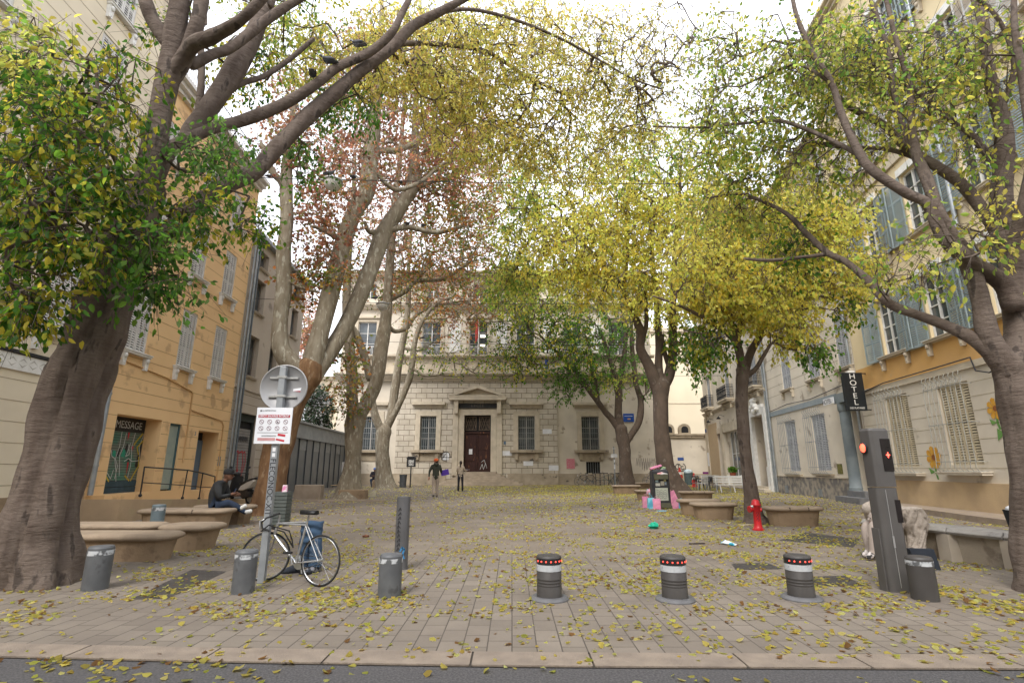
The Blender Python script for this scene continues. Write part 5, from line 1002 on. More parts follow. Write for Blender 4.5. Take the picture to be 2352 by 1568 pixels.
# ---- small trees behind the left buildings
tree('evergreen_tree', 'small dark evergreen with pale blossom rising behind the low metal building',
     [(728, 1092, 12, 54), (728, 1030, 10, 54), (727, 960, 7, 54)], [[(727, 990, 6, 54), (715, 940, 4, 54), (710, 910, 2, 54)], [(727, 980, 6, 54), (740, 930, 4, 54)]],
     [(728, 930, 38, 50, 54, 2.2, 260, 'deep', 1.3), (738, 980, 26, 30, 54, 1.5, 90, 'deep', 1.3), (716, 980, 24, 30, 54, 1.5, 80, 'deep', 1.3)], bark4, leaf=.26, per=12, twig=.5, droop=.4, seed=41, nseg=7, step=1, twr=.012, near=False, flare=.2)
tree('plane_tree', 'rusty red crowned tree seen in the gap above the evergreen, beyond the square',
     [(718, 1088, 14, 60), (718, 900, 11, 60), (716, 800, 8, 60)], [[(716, 850, 6, 60), (705, 780, 4, 60), (698, 740, 3, 60)], [(716, 820, 6, 60), (735, 770, 4, 60)]],
     [(712, 780, 40, 55, 60, 3, 200, 'rust', 1.2), (700, 700, 30, 60, 60, 3, 90, 'rust', .8)], bark2, leaf=.3, per=10, twig=.9, droop=.3, seed=42, nseg=7, step=1.5, twr=.015, near=False, flare=.2)
# ================================================================= ramp and railing by the ochre building
rm = MB(); rm.mt(mat('ramp_concrete', (.48, .35, .22), (.38, .28, .18), scale=1.3, bump=.3, third=((.42, .33, .2), 1.2, .58)))
rm.loft([[(-12.2, 14.3, -.05), (-10.35, 14.3, -.05), (-11.1, 23.3, -.05), (-12.6, 23.3, -.05)], [(-12.2, 14.3, .60), (-10.35, 14.3, .60), (-11.1, 23.3, .12), (-12.6, 23.3, .12)]])
ramp = thing('access_ramp', 'sandy concrete access ramp below the painted shop shutter', 'ramp', (0, 0, 0)); rm.build('ramp_body', None, ramp)
rl = thing('handrail', 'black metal handrail along the ramp of the ochre building', 'railing', (-11.15, 16.0, 0)); m = MB(); m.mt(ironb)
def rp_(u, v, Y): q = P(u, v, Y); return (q.x + 11.15, q.y - 16.0, q.z)
a0, a1 = rp_(322, 1137, 15.7), rp_(332, 1072, 15.7); b0, b1 = rp_(419, 1143, 18.3), rp_(431, 1079, 18.3); c0, c1 = rp_(457, 1144, 19.4), rp_(466, 1086, 19.4); e1 = rp_(494, 1094, 20.6); e0 = rp_(490, 1140, 20.6)
for p, q in ((a0, a1), (b0, b1), (c0, c1), (e0, e1)): mm = MB(); mm.mt(ironb); mm.tube([p, q], .022, 6); mm.ball(p, .05, 8, 6); mm.build('rail_post', None, rl)
mid = lambda p, q: tuple((p[i] * .55 + q[i] * .45) for i in range(3))
m.tube([a1, b1, c1, e1], .024, 6); m.tube([mid(a0, a1), mid(b0, b1), mid(c0, c1), mid(e0, e1)], .016, 6); m.build('rails', None, rl)
# ================================================================= bollards
bolg = mat('bollard_grey_paint', (.085, .089, .095), (.115, .12, .127), scale=5, rough=.5, third=((.07, .072, .075), 6, .6)); bold = mat('bollard_dark_grey', (.052, .048, .046), (.064, .06, .057), scale=4, rough=.5)
worn = mat('worn_white_band', (.5, .52, .54), (.42, .44, .46), scale=9, third=((.10, .105, .11), 9, .52), rough=.5); worn2 = mat('reflective_band', (.46, .48, .5), (.38, .4, .42), scale=20, rough=.4, third=((.2, .2, .2), 9, .64))
def plain_bollard(u, v, label, h=.53, r=.155, mt=None, tilt=0, name='bollard', band_=True, group='low grey bollards along the street edge'):
    g = G(u, v); t = thing(name, label, 'bollard', g, random.uniform(0, 6), group); m = MB(); m.mt(mt or bolg)
    m.lathe([(r, -.03), (r, h - .02), (r, h - .02), (r - .012, h), (r - .012, h), (0, h + .012)], 32); m.build('post', None, t)
    if band_: m = MB(); m.mt(worn); m.lathe([(r + .002, h * .80), (r + .002, h * .91)], 32); m.build('worn_band', None, t)
    return t
plain_bollard(217, 1352, 'low grey bollard with worn white band, nearest the leaning trunk', h=.485, r=.136)
plain_bollard(557, 1360, 'low grey bollard with worn white band in front of the bicycle front wheel', h=.465, r=.125)
plain_bollard(894, 1368, 'low grey bollard standing just in front of the tall grey post', h=.445, r=.13)
plain_bollard(2126, 1376, 'low dark grey bollard with peeling white band beside the access terminal', mt=bold, h=.445, r=.13)
led = emat('red_light', (1.0, .06, .04), 1.3); blk = mat('black_band', (.02, .02, .022), rough=.4)
def led_bollard(u, v, label):
    t = thing('retractable_bollard', label, 'bollard', G(u, v), 0, 'retractable bollards with red lights'); r = .138; h = .455
    m = MB(); m.mt(bold); pr = [(r, 0), (r, .14)]
    for z in (.16, .19, .22): pr += [(r - .004, z - .012), (r + .003, z - .004), (r, z)]
    m.lathe(pr + [(r, h - .012), (r - .012, h), (r - .012, h), (r - .02, h - .006), (0, h - .004)], 36); m.build('post', None, t)
    m = MB(); m.mt(mat('base_plate_grey', (.13, .13, .135), (.1, .1, .105), scale=8, rough=.5, bump=.2)); m.lathe([(.215, 0), (.215, .012), (.215, .012), (.195, .032), (.155, .04), (.14, .03)], 36); m.build('base_ring', None, t)
    m = MB(); m.mt(blk); m.lathe([(r + .002, h - .085), (r + .002, h - .022)], 36); m.build('light_strip', None, t)
    m = MB(); m.mt(worn2); m.lathe([(r + .002, h - .155), (r + .002, h - .09)], 36); m.build('reflective_band', None, t)
    for i in range(16):
        a = 2 * PI * i / 16 + .1
        if math.sin(a) < -.1: m = MB(); m.mt(led); m.ball(((r + .002) * math.cos(a), (r + .002) * math.sin(a), h - .053), (.009, .009, .009), 6, 4); m.build('light', None, t)
    return t
led_bollard(1262, 1375, 'dark retractable bollard with red lights, leftmost of the three'); led_bollard(1551, 1377, 'dark retractable bollard with red lights, middle one of the three'); led_bollard(1842, 1374, 'dark retractable bollard with red lights, nearest the access terminal')
# tall post
t = thing('tall_post', 'tall grey cylindrical post with blue and black scrawls behind a low bollard', 'post', G(920, 1306)); H = P(921, 1139, 7.9).z; m = MB(); m.mt(mat('post_grey', (.085, .085, .088), (.11, .11, .115), scale=3, rough=.5)); r = .098; m.lathe([(r, -.02), (r, H - .01), (r, H - .01), (0, H)], 28); m.build('post', None, t)
m = MB()
for k in range(10): stroke(m, [(.1, .1), (.5 + .3 * math.sin(k), .9), (.9, .2)], .012, inkc, -r - .001, -.055, H - .75 + k * .06, .05, .05)
bs_ = mat('blue_spray', (.05, .2, .4)); stroke(m, [(0, 0), (.5, .6), (1, .3), (.6, -.6), (1, -1.2)], .025, bs_, -r - .001, -.0, H - .75, .06, .08); stroke(m, [(0, 0), (.8, .3), (.3, -.4)], .02, bs_, -r - .001, -.01, H - 1.15, .06, .1); m.build('scrawls', None, t)
# small blue grey bollard by the back benches
plain_bollard(356, 1226, 'small blue grey bollard with white band between the stone benches at left', h=.62, r=.135, mt=mat('blue_grey_paint', (.12, .16, .18), (.15, .19, .21), rough=.5), group=None)
# ================================================================= access terminal
g0 = G(2064, 1356); t = thing('access_terminal', 'tall dark grey access terminal with red cross display and red side lamp', 'terminal', g0, R(8)); t.scale = (.84, .72, 1); H = P(2000, 984, g0[1]).z; tg = mat('terminal_grey', (.088, .083, .08), (.105, .10, .096), scale=3, rough=.4, metal=.2)
def rrect(x0, x1, y0, y1, z, r, n=5):
    out = []
    for cx_, cy_, a0 in ((x1 - r, y0 + r, -PI / 2), (x1 - r, y1 - r, 0), (x0 + r, y1 - r, PI / 2), (x0 + r, y0 + r, PI)):
        for i in range(n + 1): a = a0 + i * PI / 2 / n; out.append((cx_ + r * math.cos(a), cy_ + r * math.sin(a), z))
    return out
m = MB(); m.mt(tg); zs = H * .62
m.loft([rrect(-.18, .18, -.13, .15, 0, .09), rrect(-.16, .175, -.13, .15, zs, .08)], smooth=False); m.build('lower_body', None, t)
m = MB(); m.mt(tg); m.loft([rrect(-.15, .172, -.128, .14, zs + .012, .05), rrect(-.15, .172, -.128, .14, H - .03, .05), rrect(-.13, .155, -.10, .12, H, .04)]); m.build('head', None, t)
m = MB(); m.mt(tg); m.loft([rrect(-.205, -.178, -.04, .12, 0, .012), rrect(-.19, -.164, -.04, .12, H * .37, .012)]); m.build('side_fin', None, t)
m = MB(); m.mt(mat('black_screen', (.012, .01, .01), (.02, .016, .016), rough=.2)); m.box(-.01, .15, -.137, -.1285, H - .52, H - .13); sc = m.build('screen', None, t)
m = MB(); m.mt(emat('red_cross_light', (1, .08, .05), 2.5)); m.box(.05, .11, -.142, -.138, H - .333, H - .32); m.box(.074, .086, -.1421, -.1381, H - .36, H - .334); m.box(.074, .086, -.1421, -.1381, H - .319, H - .295); m.build('red_cross', None, sc)
m = MB(); m.mt(mat('black_screen', (.012, .01, .01))); m.box(.07, .155, -.137, -.1285, zs - .40, zs - .14); m.build('card_reader', None, t)
m = MB(); m.mt(mat('silver_line', (.5, .5, .5), rough=.3, metal=.6)); m.box(-.055, -.047, -.134, -.1305, .05, zs - .02); m.box(-.065, -.037, -.137, -.1345, zs - .68, zs - .55); m.build('door_trim', None, t)
m = MB(); m.mt(ironb); m.M = Matrix.Translation((-.15, .03, H - .24)) @ Matrix.Rotation(-PI / 2, 4, 'Y'); m.lathe([(.06, -.01), (.075, .03), (.062, .035)], 20); m.mt(emat('red_lamp', (1, .08, .04), 1.8)); m.lathe([(.06, .02), (.05, .045), (0, .055)], 20); m.build('signal_lamp', None, t)
# ================================================================= traffic sign
g0 = G(600, 1338); t = thing('traffic_sign', 'round traffic sign seen from behind over a white dumping notice', 'sign', g0, R(4)); zc = P(648, 888, g0[1]).z; zt = P(650, 842, g0[1]).z
m = MB(); m.mt(mat('galvanised_post', (.27, .29, .31), (.34, .36, .38), scale=6, rough=.45, metal=.4)); m.box(-.042, .042, -.042, .042, 0, zt); m.build('post', None, t, bevel=.006)
m = MB(); m.mt(mat('sign_back_grey', (.33, .33, .34), (.38, .38, .38), scale=2, rough=.45, metal=.3)); m.M = Matrix.Translation((0, .075, zc)) @ Matrix.Rotation(PI / 2, 4, 'X'); m.lathe([(.305, -.01), (.318, -.012), (.322, 0), (.318, .022), (.305, .022), (.3, .006), (0, .006)], 48); dk = m.build('disc', None, t)
for dz in (.13, -.13):
    m = MB(); m.mt(mat('bright_zinc', (.55, .56, .55), rough=.35, metal=.6)); m.box(-.19, .19, .046, .066, zc + dz - .012, zc + dz + .012); m.box(-.06, .06, -.05, -.043, zc + dz - .016, zc + dz + .016); m.box(-.06, -.043, -.043, .046, zc + dz - .016, zc + dz + .016); m.box(.043, .06, -.043, .046, zc + dz - .016, zc + dz + .016); m.build('clamp', None, t)
m = MB(); m.mt(mat('sticker_red', (.45, .04, .06))); m.add([(.13, .066, zc - .05), (.23, .066, zc - .06), (.23, .066, zc - .045)], [(0, 1, 2)]); m.mt(paperw); m.add([(.13, .066, zc - .05), (.23, .066, zc - .04), (.24, .066, zc + .0), (.13, .066, zc - .02)], [(0, 1, 2, 3)]); m.build('sticker', None, dk)
zp0, zp1 = P(632, 1019, g0[1]).z, P(638, 937, g0[1]).z; cxp = P(635, 978, g0[1]).x - g0[0] - .01
t2 = thing('dumping_notice', 'white dumping notice with red title and eight circled prohibition symbols', 'sign', (g0[0] + cxp, g0[1] - .06, 0), R(3)); w2 = .235
m = MB(); m.mt(white); m.loft([[(x, y, z) for x, z in [(w2 * .93 * sx_ if abs(sx_) == 1 else 0, 0) for sx_ in ()]] for y in ()] or [[(-w2, -.012, zp0), (w2, -.012, zp0), (w2, .0, zp0), (-w2, .0, zp0)], [(-w2, -.012, zp1), (w2, -.012, zp1), (w2, .0, zp1), (-w2, .0, zp1)]]); pn = m.build('panel', mat('notice_white', (.72, .74, .78), (.68, .70, .74), scale=3, rough=.4), t2, bevel=.004)
hh = zp1 - zp0; red_ = mat('notice_red', (.42, .03, .05)); m = MB(); m.mt(red_); m.box(-w2 * .88, w2 * .88, -.0145, -.0125, zp1 - hh * .28, zp1 - hh * .20); m.build('title_band', None, pn)
text('lettering', 'DÉPÔT SAUVAGE INTERDIT', .036, mat('notice_white', (.72, .74, .78)), pn, (0, -.0155, zp1 - hh * .24), ext=.0006, sx=.88, offs=.0008)
text('lettering', 'LA MÉTROPOLE', .026, inkc, pn, (-.075, -.0135, zp1 - hh * .09), ext=.0006); m = MB(); m.mt(inkc); m.box(-.19, -.172, -.0145, -.0125, zp1 - hh * .115, zp1 - hh * .07)
for i, zz in enumerate((.69, .715, .74)): pass
m.box(-w2 * .85, w2 * .85, -.0138, -.0125, zp1 - hh * .705, zp1 - hh * .695); m.box(-.14, .05, -.0138, -.0125, zp1 - hh * .78, zp1 - hh * .773); m.box(-.14, .05, -.0138, -.0125, zp1 - hh * .80, zp1 - hh * .793)
m.mt(mat('pale_red_print', (.55, .3, .3))); m.box(-w2 * .8, .04, -.0138, -.0125, zp1 - hh * .92, zp1 - hh * .84); m.build('small_print', None, pn)
for r_ in range(2):
    for c_ in range(4):
        x = (-.158 + c_ * .105); z = zp1 - hh * (.40 + r_ * .18); m = MB(); m.mt(mat('symbol_ring', (.22, .10, .13))); m.tube([(x + .027 * math.cos(k * PI / 8), -.014, z + .027 * math.sin(k * PI / 8)) for k in range(17)], .0028, 4, False); m.tube([(x - .018, -.014, z + .018), (x + .018, -.014, z - .018)], .0028, 4)
        if (r_, c_) == (0, 2): m.mt(blackp); m.add([(x - .02, -.0136, z - .015), (x + .02, -.0136, z - .015), (x, -.0136, z + .006)], [(0, 1, 2)])
        m.build('prohibition_symbol', None, pn)
m = MB(); m.mt(redp); m.add([(.07, -.0145, zp0 + hh * .22), (.17, -.0145, zp0 + hh * .19), (.17, -.0145, zp0 + hh * .25), (.07, -.0145, zp0 + hh * .28)], [(0, 1, 2, 3)]); m.add([(.05, -.0145, zp0 + hh * .1), (.16, -.0145, zp0 + hh * .05), (.165, -.0145, zp0 + hh * .1), (.055, -.0145, zp0 + hh * .145)], [(0, 1, 2, 3)]); m.build('sticker', None, pn)
s_ = text('scrawl', 'FLECONOC-XIT', .1, inkc, t, (0, -.0445, zp0 - .55), rot=(PI / 2, PI / 2, 0), ext=.0008); m = MB(); m.mt(paperw); m.box(-.02, .02, -.045, -.0425, zp0 - .1, zp0 - .05); m.box(-.02, .02, -.045, -.0425, zp0 - .17, zp0 - .12); m.build('sticker', None, t)
# ================================================================= bicycles
def wheel(par, name, c, r, yaw, seg, tm, rmt, spokes=20):
    m = MB(); m.mt(tm); M = Matrix.Translation(c) @ Matrix.Rotation(yaw, 4, 'Z'); m.M = M; m.tube([(r * .968 * math.cos(2 * PI * k / seg), 0, r * .968 * math.sin(2 * PI * k / seg)) for k in range(seg + 1)], r * .036, 6, False)
    w = m.build(name, None, par)
    m = MB(); m.mt(rmt); m.M = M; m.tube([(r * .915 * math.cos(2 * PI * k / seg), 0, r * .915 * math.sin(2 * PI * k / seg)) for k in range(seg + 1)], r * .022, 4, False); m.tube([(0, -.045, 0), (0, .045, 0)], .018, 8); m.build('rim', None, w)
    m = MB(); m.mt(rmt); m.M = M
    for k in range(spokes): a = 2 * PI * k / spokes; m.tube([(.015 * math.cos(a + 1.2), .03 * (-1) ** k, .015 * math.sin(a + 1.2)), (r * .9 * math.cos(a), 0, r * .9 * math.sin(a))], .0014 if r > .3 and seg > 30 else .0025, 3, False)
    m.build('spokes', None, w); return w
def bicycle(label, loc, rz, fm, seg=40, steer=0, drop=True, group=None, basket=False):
    t = thing('bicycle', label, 'bicycle', loc, rz, group); tm = mat('tyre_rubber', (.015, .015, .016), (.03, .03, .03), rough=.8); al = mat('bike_alloy', (.5, .51, .52), (.42, .43, .45), rough=.3, metal=.8)
    r = .34; wheel(t, 'rear_wheel', (0, 0, r), r, 0, seg, tm, al); wheel(t, 'front_wheel', (1.0, 0, r), r, steer, seg, tm, al)
    bb = (.43, 0, .28); st_ = (.29, 0, .84); ht = (.83, 0, .80); hb = (.875, 0, .64); m = MB(); m.mt(fm)
    for p, q, rr in ((bb, st_, .016), (st_, ht, .015), (bb, hb, .019), (ht, hb, .021), ((.30, 0, .80), ht, .014)): m.tube([p, q], rr, 8)
    for y in (-.05, .05): m.tube([(.40, y * .5, .29), (0, y, r)], .010, 6); m.tube([(.3, y * .4, .79), (0, y, r)], .009, 6)
    m.build('frame', None, t)
    m = MB(); m.mt(fm); c, s = math.cos(steer), math.sin(steer)
    for y in (-.05, .05): m.tube([(.885, y * .8, .62), (.93, y, .5), (1.0, y, r)], .012, 6)
    m.build('fork', None, t)
    m = MB(); m.mt(tm); A = .22
    if drop: hp = [(.9, -A, .72), (1.0, -A, .76), (1.02, -A, .84), (.96, -A, .90), (.86, -.19, .93), (.85, 0, .935), (.86, .19, .93), (.96, A, .90), (1.02, A, .84), (1.0, A, .76), (.9, A, .72)]
    else: hp = [(.68, -.3, 1.0), (.78, -.27, 1.02), (.84, -.1, 1.03), (.84, .1, 1.03), (.78, .27, 1.02), (.68, .3, 1.0)]
    Rz = Matrix.Translation((.85, 0, 0)) @ Matrix.Rotation(steer, 4, 'Z') @ Matrix.Translation((-.85, 0, 0)); m.M = Rz; m.tube(hp, .014, 6); m.mt(al); m.tube([(.83, 0, .8), (.82, 0, .92)] if drop else [(.83, 0, .8), (.8, 0, 1.0), (.84, 0, 1.03)], .014, 6)
    for y in (-A, A): m.tube([(.98, y, .88), (1.04, y, .86), (1.03, y * .98, .74)], .012, 5)
    m.build('handlebars', None, t)
    m = MB(); m.mt(mat('saddle_black', (.015, .015, .016), rough=.45)); hs = .97
    m.loft([[(x + .0, y * w_, hs + dz) for y, dz in ((-1, -.02), (-.75, .025), (0, .035), (.75, .025), (1, -.02), (0, -.03))] for x, w_ in ((.13, .05), (.16, .085), (.22, .09), (.29, .06), (.35, .03), (.41, .022), (.43, .012))], smooth=True); m.mt(al); m.tube([st_, (.27, 0, hs - .02)], .013, 6); m.build('saddle', None, t)
    m = MB(); m.mt(al); m.M = Matrix.Translation(bb) @ Matrix.Rotation(PI / 2, 4, 'X'); m.lathe([(.095, .055), (.1, .058), (.095, .062), (.06, .062)], 24); m.M = None; m.tube([(.43, -.075, .28), (.38, -.08, .13)], .012, 5); m.tube([(.43, .075, .28), (.48, .08, .43)], .012, 5); m.mt(tm); m.box(.33, .43, -.16, -.08, .115, .14); m.box(.43, .53, .08, .16, .42, .445); m.tube([(.43, -.06, .378), (0, -.05, r + .035)], .005, 4); m.tube([(.43, -.06, .182), (.05, -.05, r - .06), (0, -.05, r - .035)], .005, 4); m.build('crankset', None, t)
    if basket: m = MB(); m.mt(ironb); m.box(-.2, .12, -.09, .09, .74, .76); m.tube([(0, .06, r), (-.02, .06, .74)], .008, 4); m.build('rear_rack', None, t)
    return t
silver = mat('silver_frame', (.52, .53, .54), (.45, .46, .48), rough=.25, metal=.7); bkf = mat('black_frame', (.02, .02, .025), rough=.35); grnf = mat('grey_green_frame', (.12, .16, .13), rough=.4); bluf = mat('dark_blue_frame', (.03, .05, .12), rough=.4)
rear = G(731, 1347); front = G(600, 1334)
bicycle('silver racing bicycle with drop handlebars leaning on the traffic sign post', (rear[0], rear[1], 0), math.atan2(front[1] - rear[1], front[0] - rear[0]), silver, steer=R(35)).scale = (.88, .88, .88)
t = thing('bicycle_lock', 'black cable lock looping from the bicycle to the sign post', 'lock', (g0[0], g0[1], 0)); m = MB(); m.mt(mat('tyre_rubber', (.015, .015, .016))); m.tube([(-.05, -.05, .62), (.06, -.09, .7), (.3, -.02, .62), (.33, .02, .5), (.36, .0, .42), (.2, .06, .6), (-.04, .07, .66), (-.06, 0, .62), (-.05, -.05, .62)], .009, 6); m.build('cable', None, t)
bl = [(1346, 1114, bkf, 3.05, 'dark bicycle with thick frame, first at the rack under the school window', False), (1357, 1113, bkf, 2.7, 'black bicycle half hidden behind the first one at the rack', False), (1396, 1113, grnf, 3.3, 'grey green bicycle next to the thin sticker covered pole', True), (1404, 1114, bkf, .1, 'black bicycle against the rack nearest the forked tree left side', True), (1469, 1110, bluf, 2.9, 'dark bicycle between the forked tree and the litter kiosk', True), (1486, 1111, silver, 3.4, 'pale bicycle behind the litter kiosk near the school corner', False)]
for u, v, fm, rz, lb, bk in bl: g = G(u, v); bicycle(lb, (g[0] + .3, min(g[1], 45.2), 0), rz, fm, seg=20, drop=False, group='bicycles parked at the rack', basket=bk)
for u, lb in ((1378, 'black hoop bicycle rack left of the leaning bicycle'), (1388, 'black hoop bicycle rack right of the leaning bicycle'), (1420, 'black hoop bicycle rack beside the forked tree')):
    t = thing('bicycle_rack', lb, 'bike rack', (P(u, 1100, 45.3).x, 45.3, 0), R(30), 'hoop racks in front of the school'); m = MB(); m.mt(ironb); m.tube([(-.45, 0, 0), (-.45, 0, .95), (-.4, 0, 1.0), (.4, 0, 1.0), (.45, 0, .95), (.45, 0, 0)], .03, 6); m.tube([(-.45, 0, .45), (.45, 0, .45)], .02, 6); m.build('hoop', None, t)
t = thing('metal_pole', 'thin grey pole covered in white stickers beside the bicycles', 'pole', (P(1411, 1060, 45.0).x, 45.0, 0)); m = MB(); m.mt(irong); m.tube([(0, 0, 0), (0, 0, 3.2)], .05, 8); m.build('pole_tube', None, t); m = MB(); m.mt(paperw)
for z, w_, h_ in ((3.0, .3, .06), (2.5, .45, .1), (2.3, .55, .2), (1.9, .12, .2), (1.6, .12, .12), (1.35, .12, .3)): m.box(-w_ / 2, w_ / 2, -.07, -.055, z, z + h_)
m.build('stickers', None, t)
# ================================================================= motor scooter
def scooter(label, loc, rz):
    t = thing('motor_scooter', label, 'scooter', loc, rz); tm = mat('tyre_rubber', (.015, .015, .016)); al = mat('bike_alloy', (.5, .51, .52)); bp = mat('black_plastic', (.02, .02, .022), (.03, .03, .032), rough=.35); wp = mat('pale_fairing', (.6, .58, .54), (.55, .53, .5), rough=.3)
    for nm, x in (('rear_wheel', 0), ('front_wheel', 1.32)):
        m = MB(); m.mt(tm); m.tube([(x + .22 * math.cos(k * PI / 12), 0, .28 + .22 * math.sin(k * PI / 12)) for k in range(25)], .062, 8, False); w_ = m.build(nm, None, t); m = MB(); m.mt(al); m.M = Matrix.Translation((x, 0, .28)) @ Matrix.Rotation(PI / 2, 4, 'X'); m.lathe([(.17, -.04), (.12, -.02), (.05, -.05), (.05, .05), (.12, .02), (.17, .04)], 18); m.build('rim', None, w_)
    def lp(name, pts, hw, mt_): # side outline -> rounded body
        m = MB(); m.mt(mt_); n = len(pts); cx_ = sum(p[0] for p in pts) / n; cz_ = sum(p[1] for p in pts) / n; rings = []
        for y, k in ((-hw, .82), (-hw * .8, .96), (-hw * .3, 1), (hw * .3, 1), (hw * .8, .96), (hw, .82)): rings.append([(cx_ + (p[0] - cx_) * k, y, cz_ + (p[1] - cz_) * k) for p in pts])
        m.loft(rings, smooth=False); return m.build(name, None, t)
    lp('engine_body', [(-.1, .3), (.35, .22), (.55, .35), (.5, .55), (.1, .55), (-.12, .45)], .14, bp)
    lp('rear_fairing', [(-.38, .86), (-.1, .62), (.3, .5), (.62, .5), (.5, .66), (.1, .82), (-.3, .92)], .17, wp)
    lp('seat', [(-.42, .93), (-.1, .84), (.3, .72), (.55, .68), (.6, .76), (.3, .84), (0, .93), (-.38, 1.0)], .15, bp)
    lp('floor_board', [(.5, .3), (1.0, .28), (1.05, .38), (.5, .42)], .17, bp)
    lp('front_shield', [(.95, .35), (1.08, .35), (1.02, .7), (.94, 1.0), (.84, 1.02), (.88, .7)], .2, bp)
    lp('front_mudguard', [(1.08, .45), (1.2, .58), (1.45, .56), (1.58, .42), (1.5, .5), (1.3, .52), (1.15, .46)], .08, wp)
    m = MB(); m.mt(bp); m.tube([(1.32, 0, .28), (1.15, 0, .6), (.9, 0, 1.08)], .035, 8); m.build('steering_column', None, t)
    m = MB(); m.mt(bp); m.tube([(.78, -.34, 1.1), (.86, -.2, 1.12), (.92, 0, 1.12), (.86, .2, 1.12), (.78, .34, 1.1)], .018, 6); m.ball((.96, 0, 1.08), (.1, .14, .1), 12, 8); m.build('handlebars', None, t)
    for s in (-1, 1): m = MB(); m.mt(bp); m.tube([(.86, s * .25, 1.13), (.84, s * .33, 1.3)], .008, 5); m.ball((.84, s * .36, 1.33), (.02, .07, .045), 10, 6); m.build('mirror', None, t)
    m = MB(); m.mt(al); m.tube([(-.3, -.17, .42), (.25, -.19, .34)], .05, 10); m.build('exhaust', None, t); return t
g = G(574, 1160); scooter('black and white motor scooter parked behind the seated man', (g[0], g[1], 0), R(150)).scale = (1.08, 1.08, 1.08)
# ================================================================= stone benches
bst = mat('bench_stone', (.31, .225, .145), (.25, .18, .115), scale=2.2, rough=.9, bump=.35, bscale=30, third=((.20, .14, .09), 3, .6)); bsl = mat('bench_slab_stone', (.32, .25, .18), (.265, .205, .15), scale=3, rough=.85, bump=.3, bscale=30, third=((.27, .21, .15), 4, .6))
def stadium(L, Wd, z, r, n=3):
    out = []; r = min(r, Wd / 2, L / 2)
    for cx_, cy_, a0 in ((L / 2 - r, -Wd / 2 + r, -PI / 2), (L / 2 - r, Wd / 2 - r, 0), (-L / 2 + r, Wd / 2 - r, PI / 2), (-L / 2 + r, -Wd / 2 + r, PI)):
        for i in range(n + 1): a = a0 + i * PI / 2 / n; out.append((cx_ + r * math.cos(a), cy_ + r * math.sin(a), z))
    return out
def bench(u0, u1, vt, vb, label, Wd=.62, rz=0, notch=0, h=None, long=None, rr=.26):
    g = G((u0 + u1) / 2, vb); Lx = long or (u1 - u0) * mpp((g[0], g[1], .3)); top = P((u0 + u1) / 2, vt, g[1] + .05).z if h is None else h
    t = thing('stone_bench', label, 'bench', (g[0], g[1] + Wd / 2 - .04, 0), rz, 'round ended stone benches under the trees'); m = MB(); m.mt(bst); hb = top - .10
    m.loft([stadium(Lx - .24, Wd - .2, -.02, rr), stadium(Lx - .13, Wd - .1, hb, rr)], smooth=False); m.build('base', None, t, bevel=.01)
    m = MB(); m.mt(bsl); segs = 1
    m.loft([stadium(Lx - .06, Wd - .04, hb + .001, rr), stadium(Lx, Wd + .02, hb + .02, rr), stadium(Lx + .02, Wd + .04, hb + .05, rr), stadium(Lx, Wd + .02, hb + .08, rr), stadium(Lx - .06, Wd - .04, top, rr)], smooth=True); sl_ = m.build('seat_slab', None, t)
    if notch:
        m = MB(); m.mt(mat('slab_joint', (.08, .06, .045)))
        for i in range(1, notch + 1): x = -Lx / 2 + Lx * i / (notch + 1); m.box(x - .008, x + .008, -Wd / 2 - .023, Wd / 2, hb + .02, top + .001)
        m.build('slab_joint', None, sl_)
    return t
bench(60, 374, 1226, 1291, 'long stone bench nearest the leaning trunk, closest of the left group', Wd=.66)
bench(40, 350, 1203, 1262, 'stone bench directly behind the nearest one, mostly hidden at left', Wd=.6); bench(345, 472, 1206, 1267, 'short stone bench with angular end between near and far left benches', Wd=.8)
bench(300, 507, 1170, 1217, 'long stone bench on which the man in black sits', notch=2, Wd=.85); bench(430, 562, 1161, 1205, 'stone bench behind the seated man, beside the forked plane tree', Wd=.8)
bench(1774, 1903, 1164, 1209, 'stone bench in three slabs alone to the right of the hydrant', notch=2, Wd=.7); bench(1598, 1702, 1155, 1194, 'stone bench closest left of the red hydrant', Wd=.7); bench(1566, 1664, 1147, 1184, 'stone bench half hidden behind the one nearest the hydrant', Wd=.7)
bench(1566, 1646, 1128, 1152, 'stone bench in front of the white cafe tables', notch=2, Wd=.7); bench(1463, 1530, 1125, 1149, 'stone bench partly hidden by the litter kiosk left side', Wd=.7); bench(1409, 1475, 1114, 1134, 'stone bench below the forked green tree, front side', Wd=.9); bench(1462, 1502, 1108, 1122, 'small far stone bench behind the forked green tree', Wd=.7)
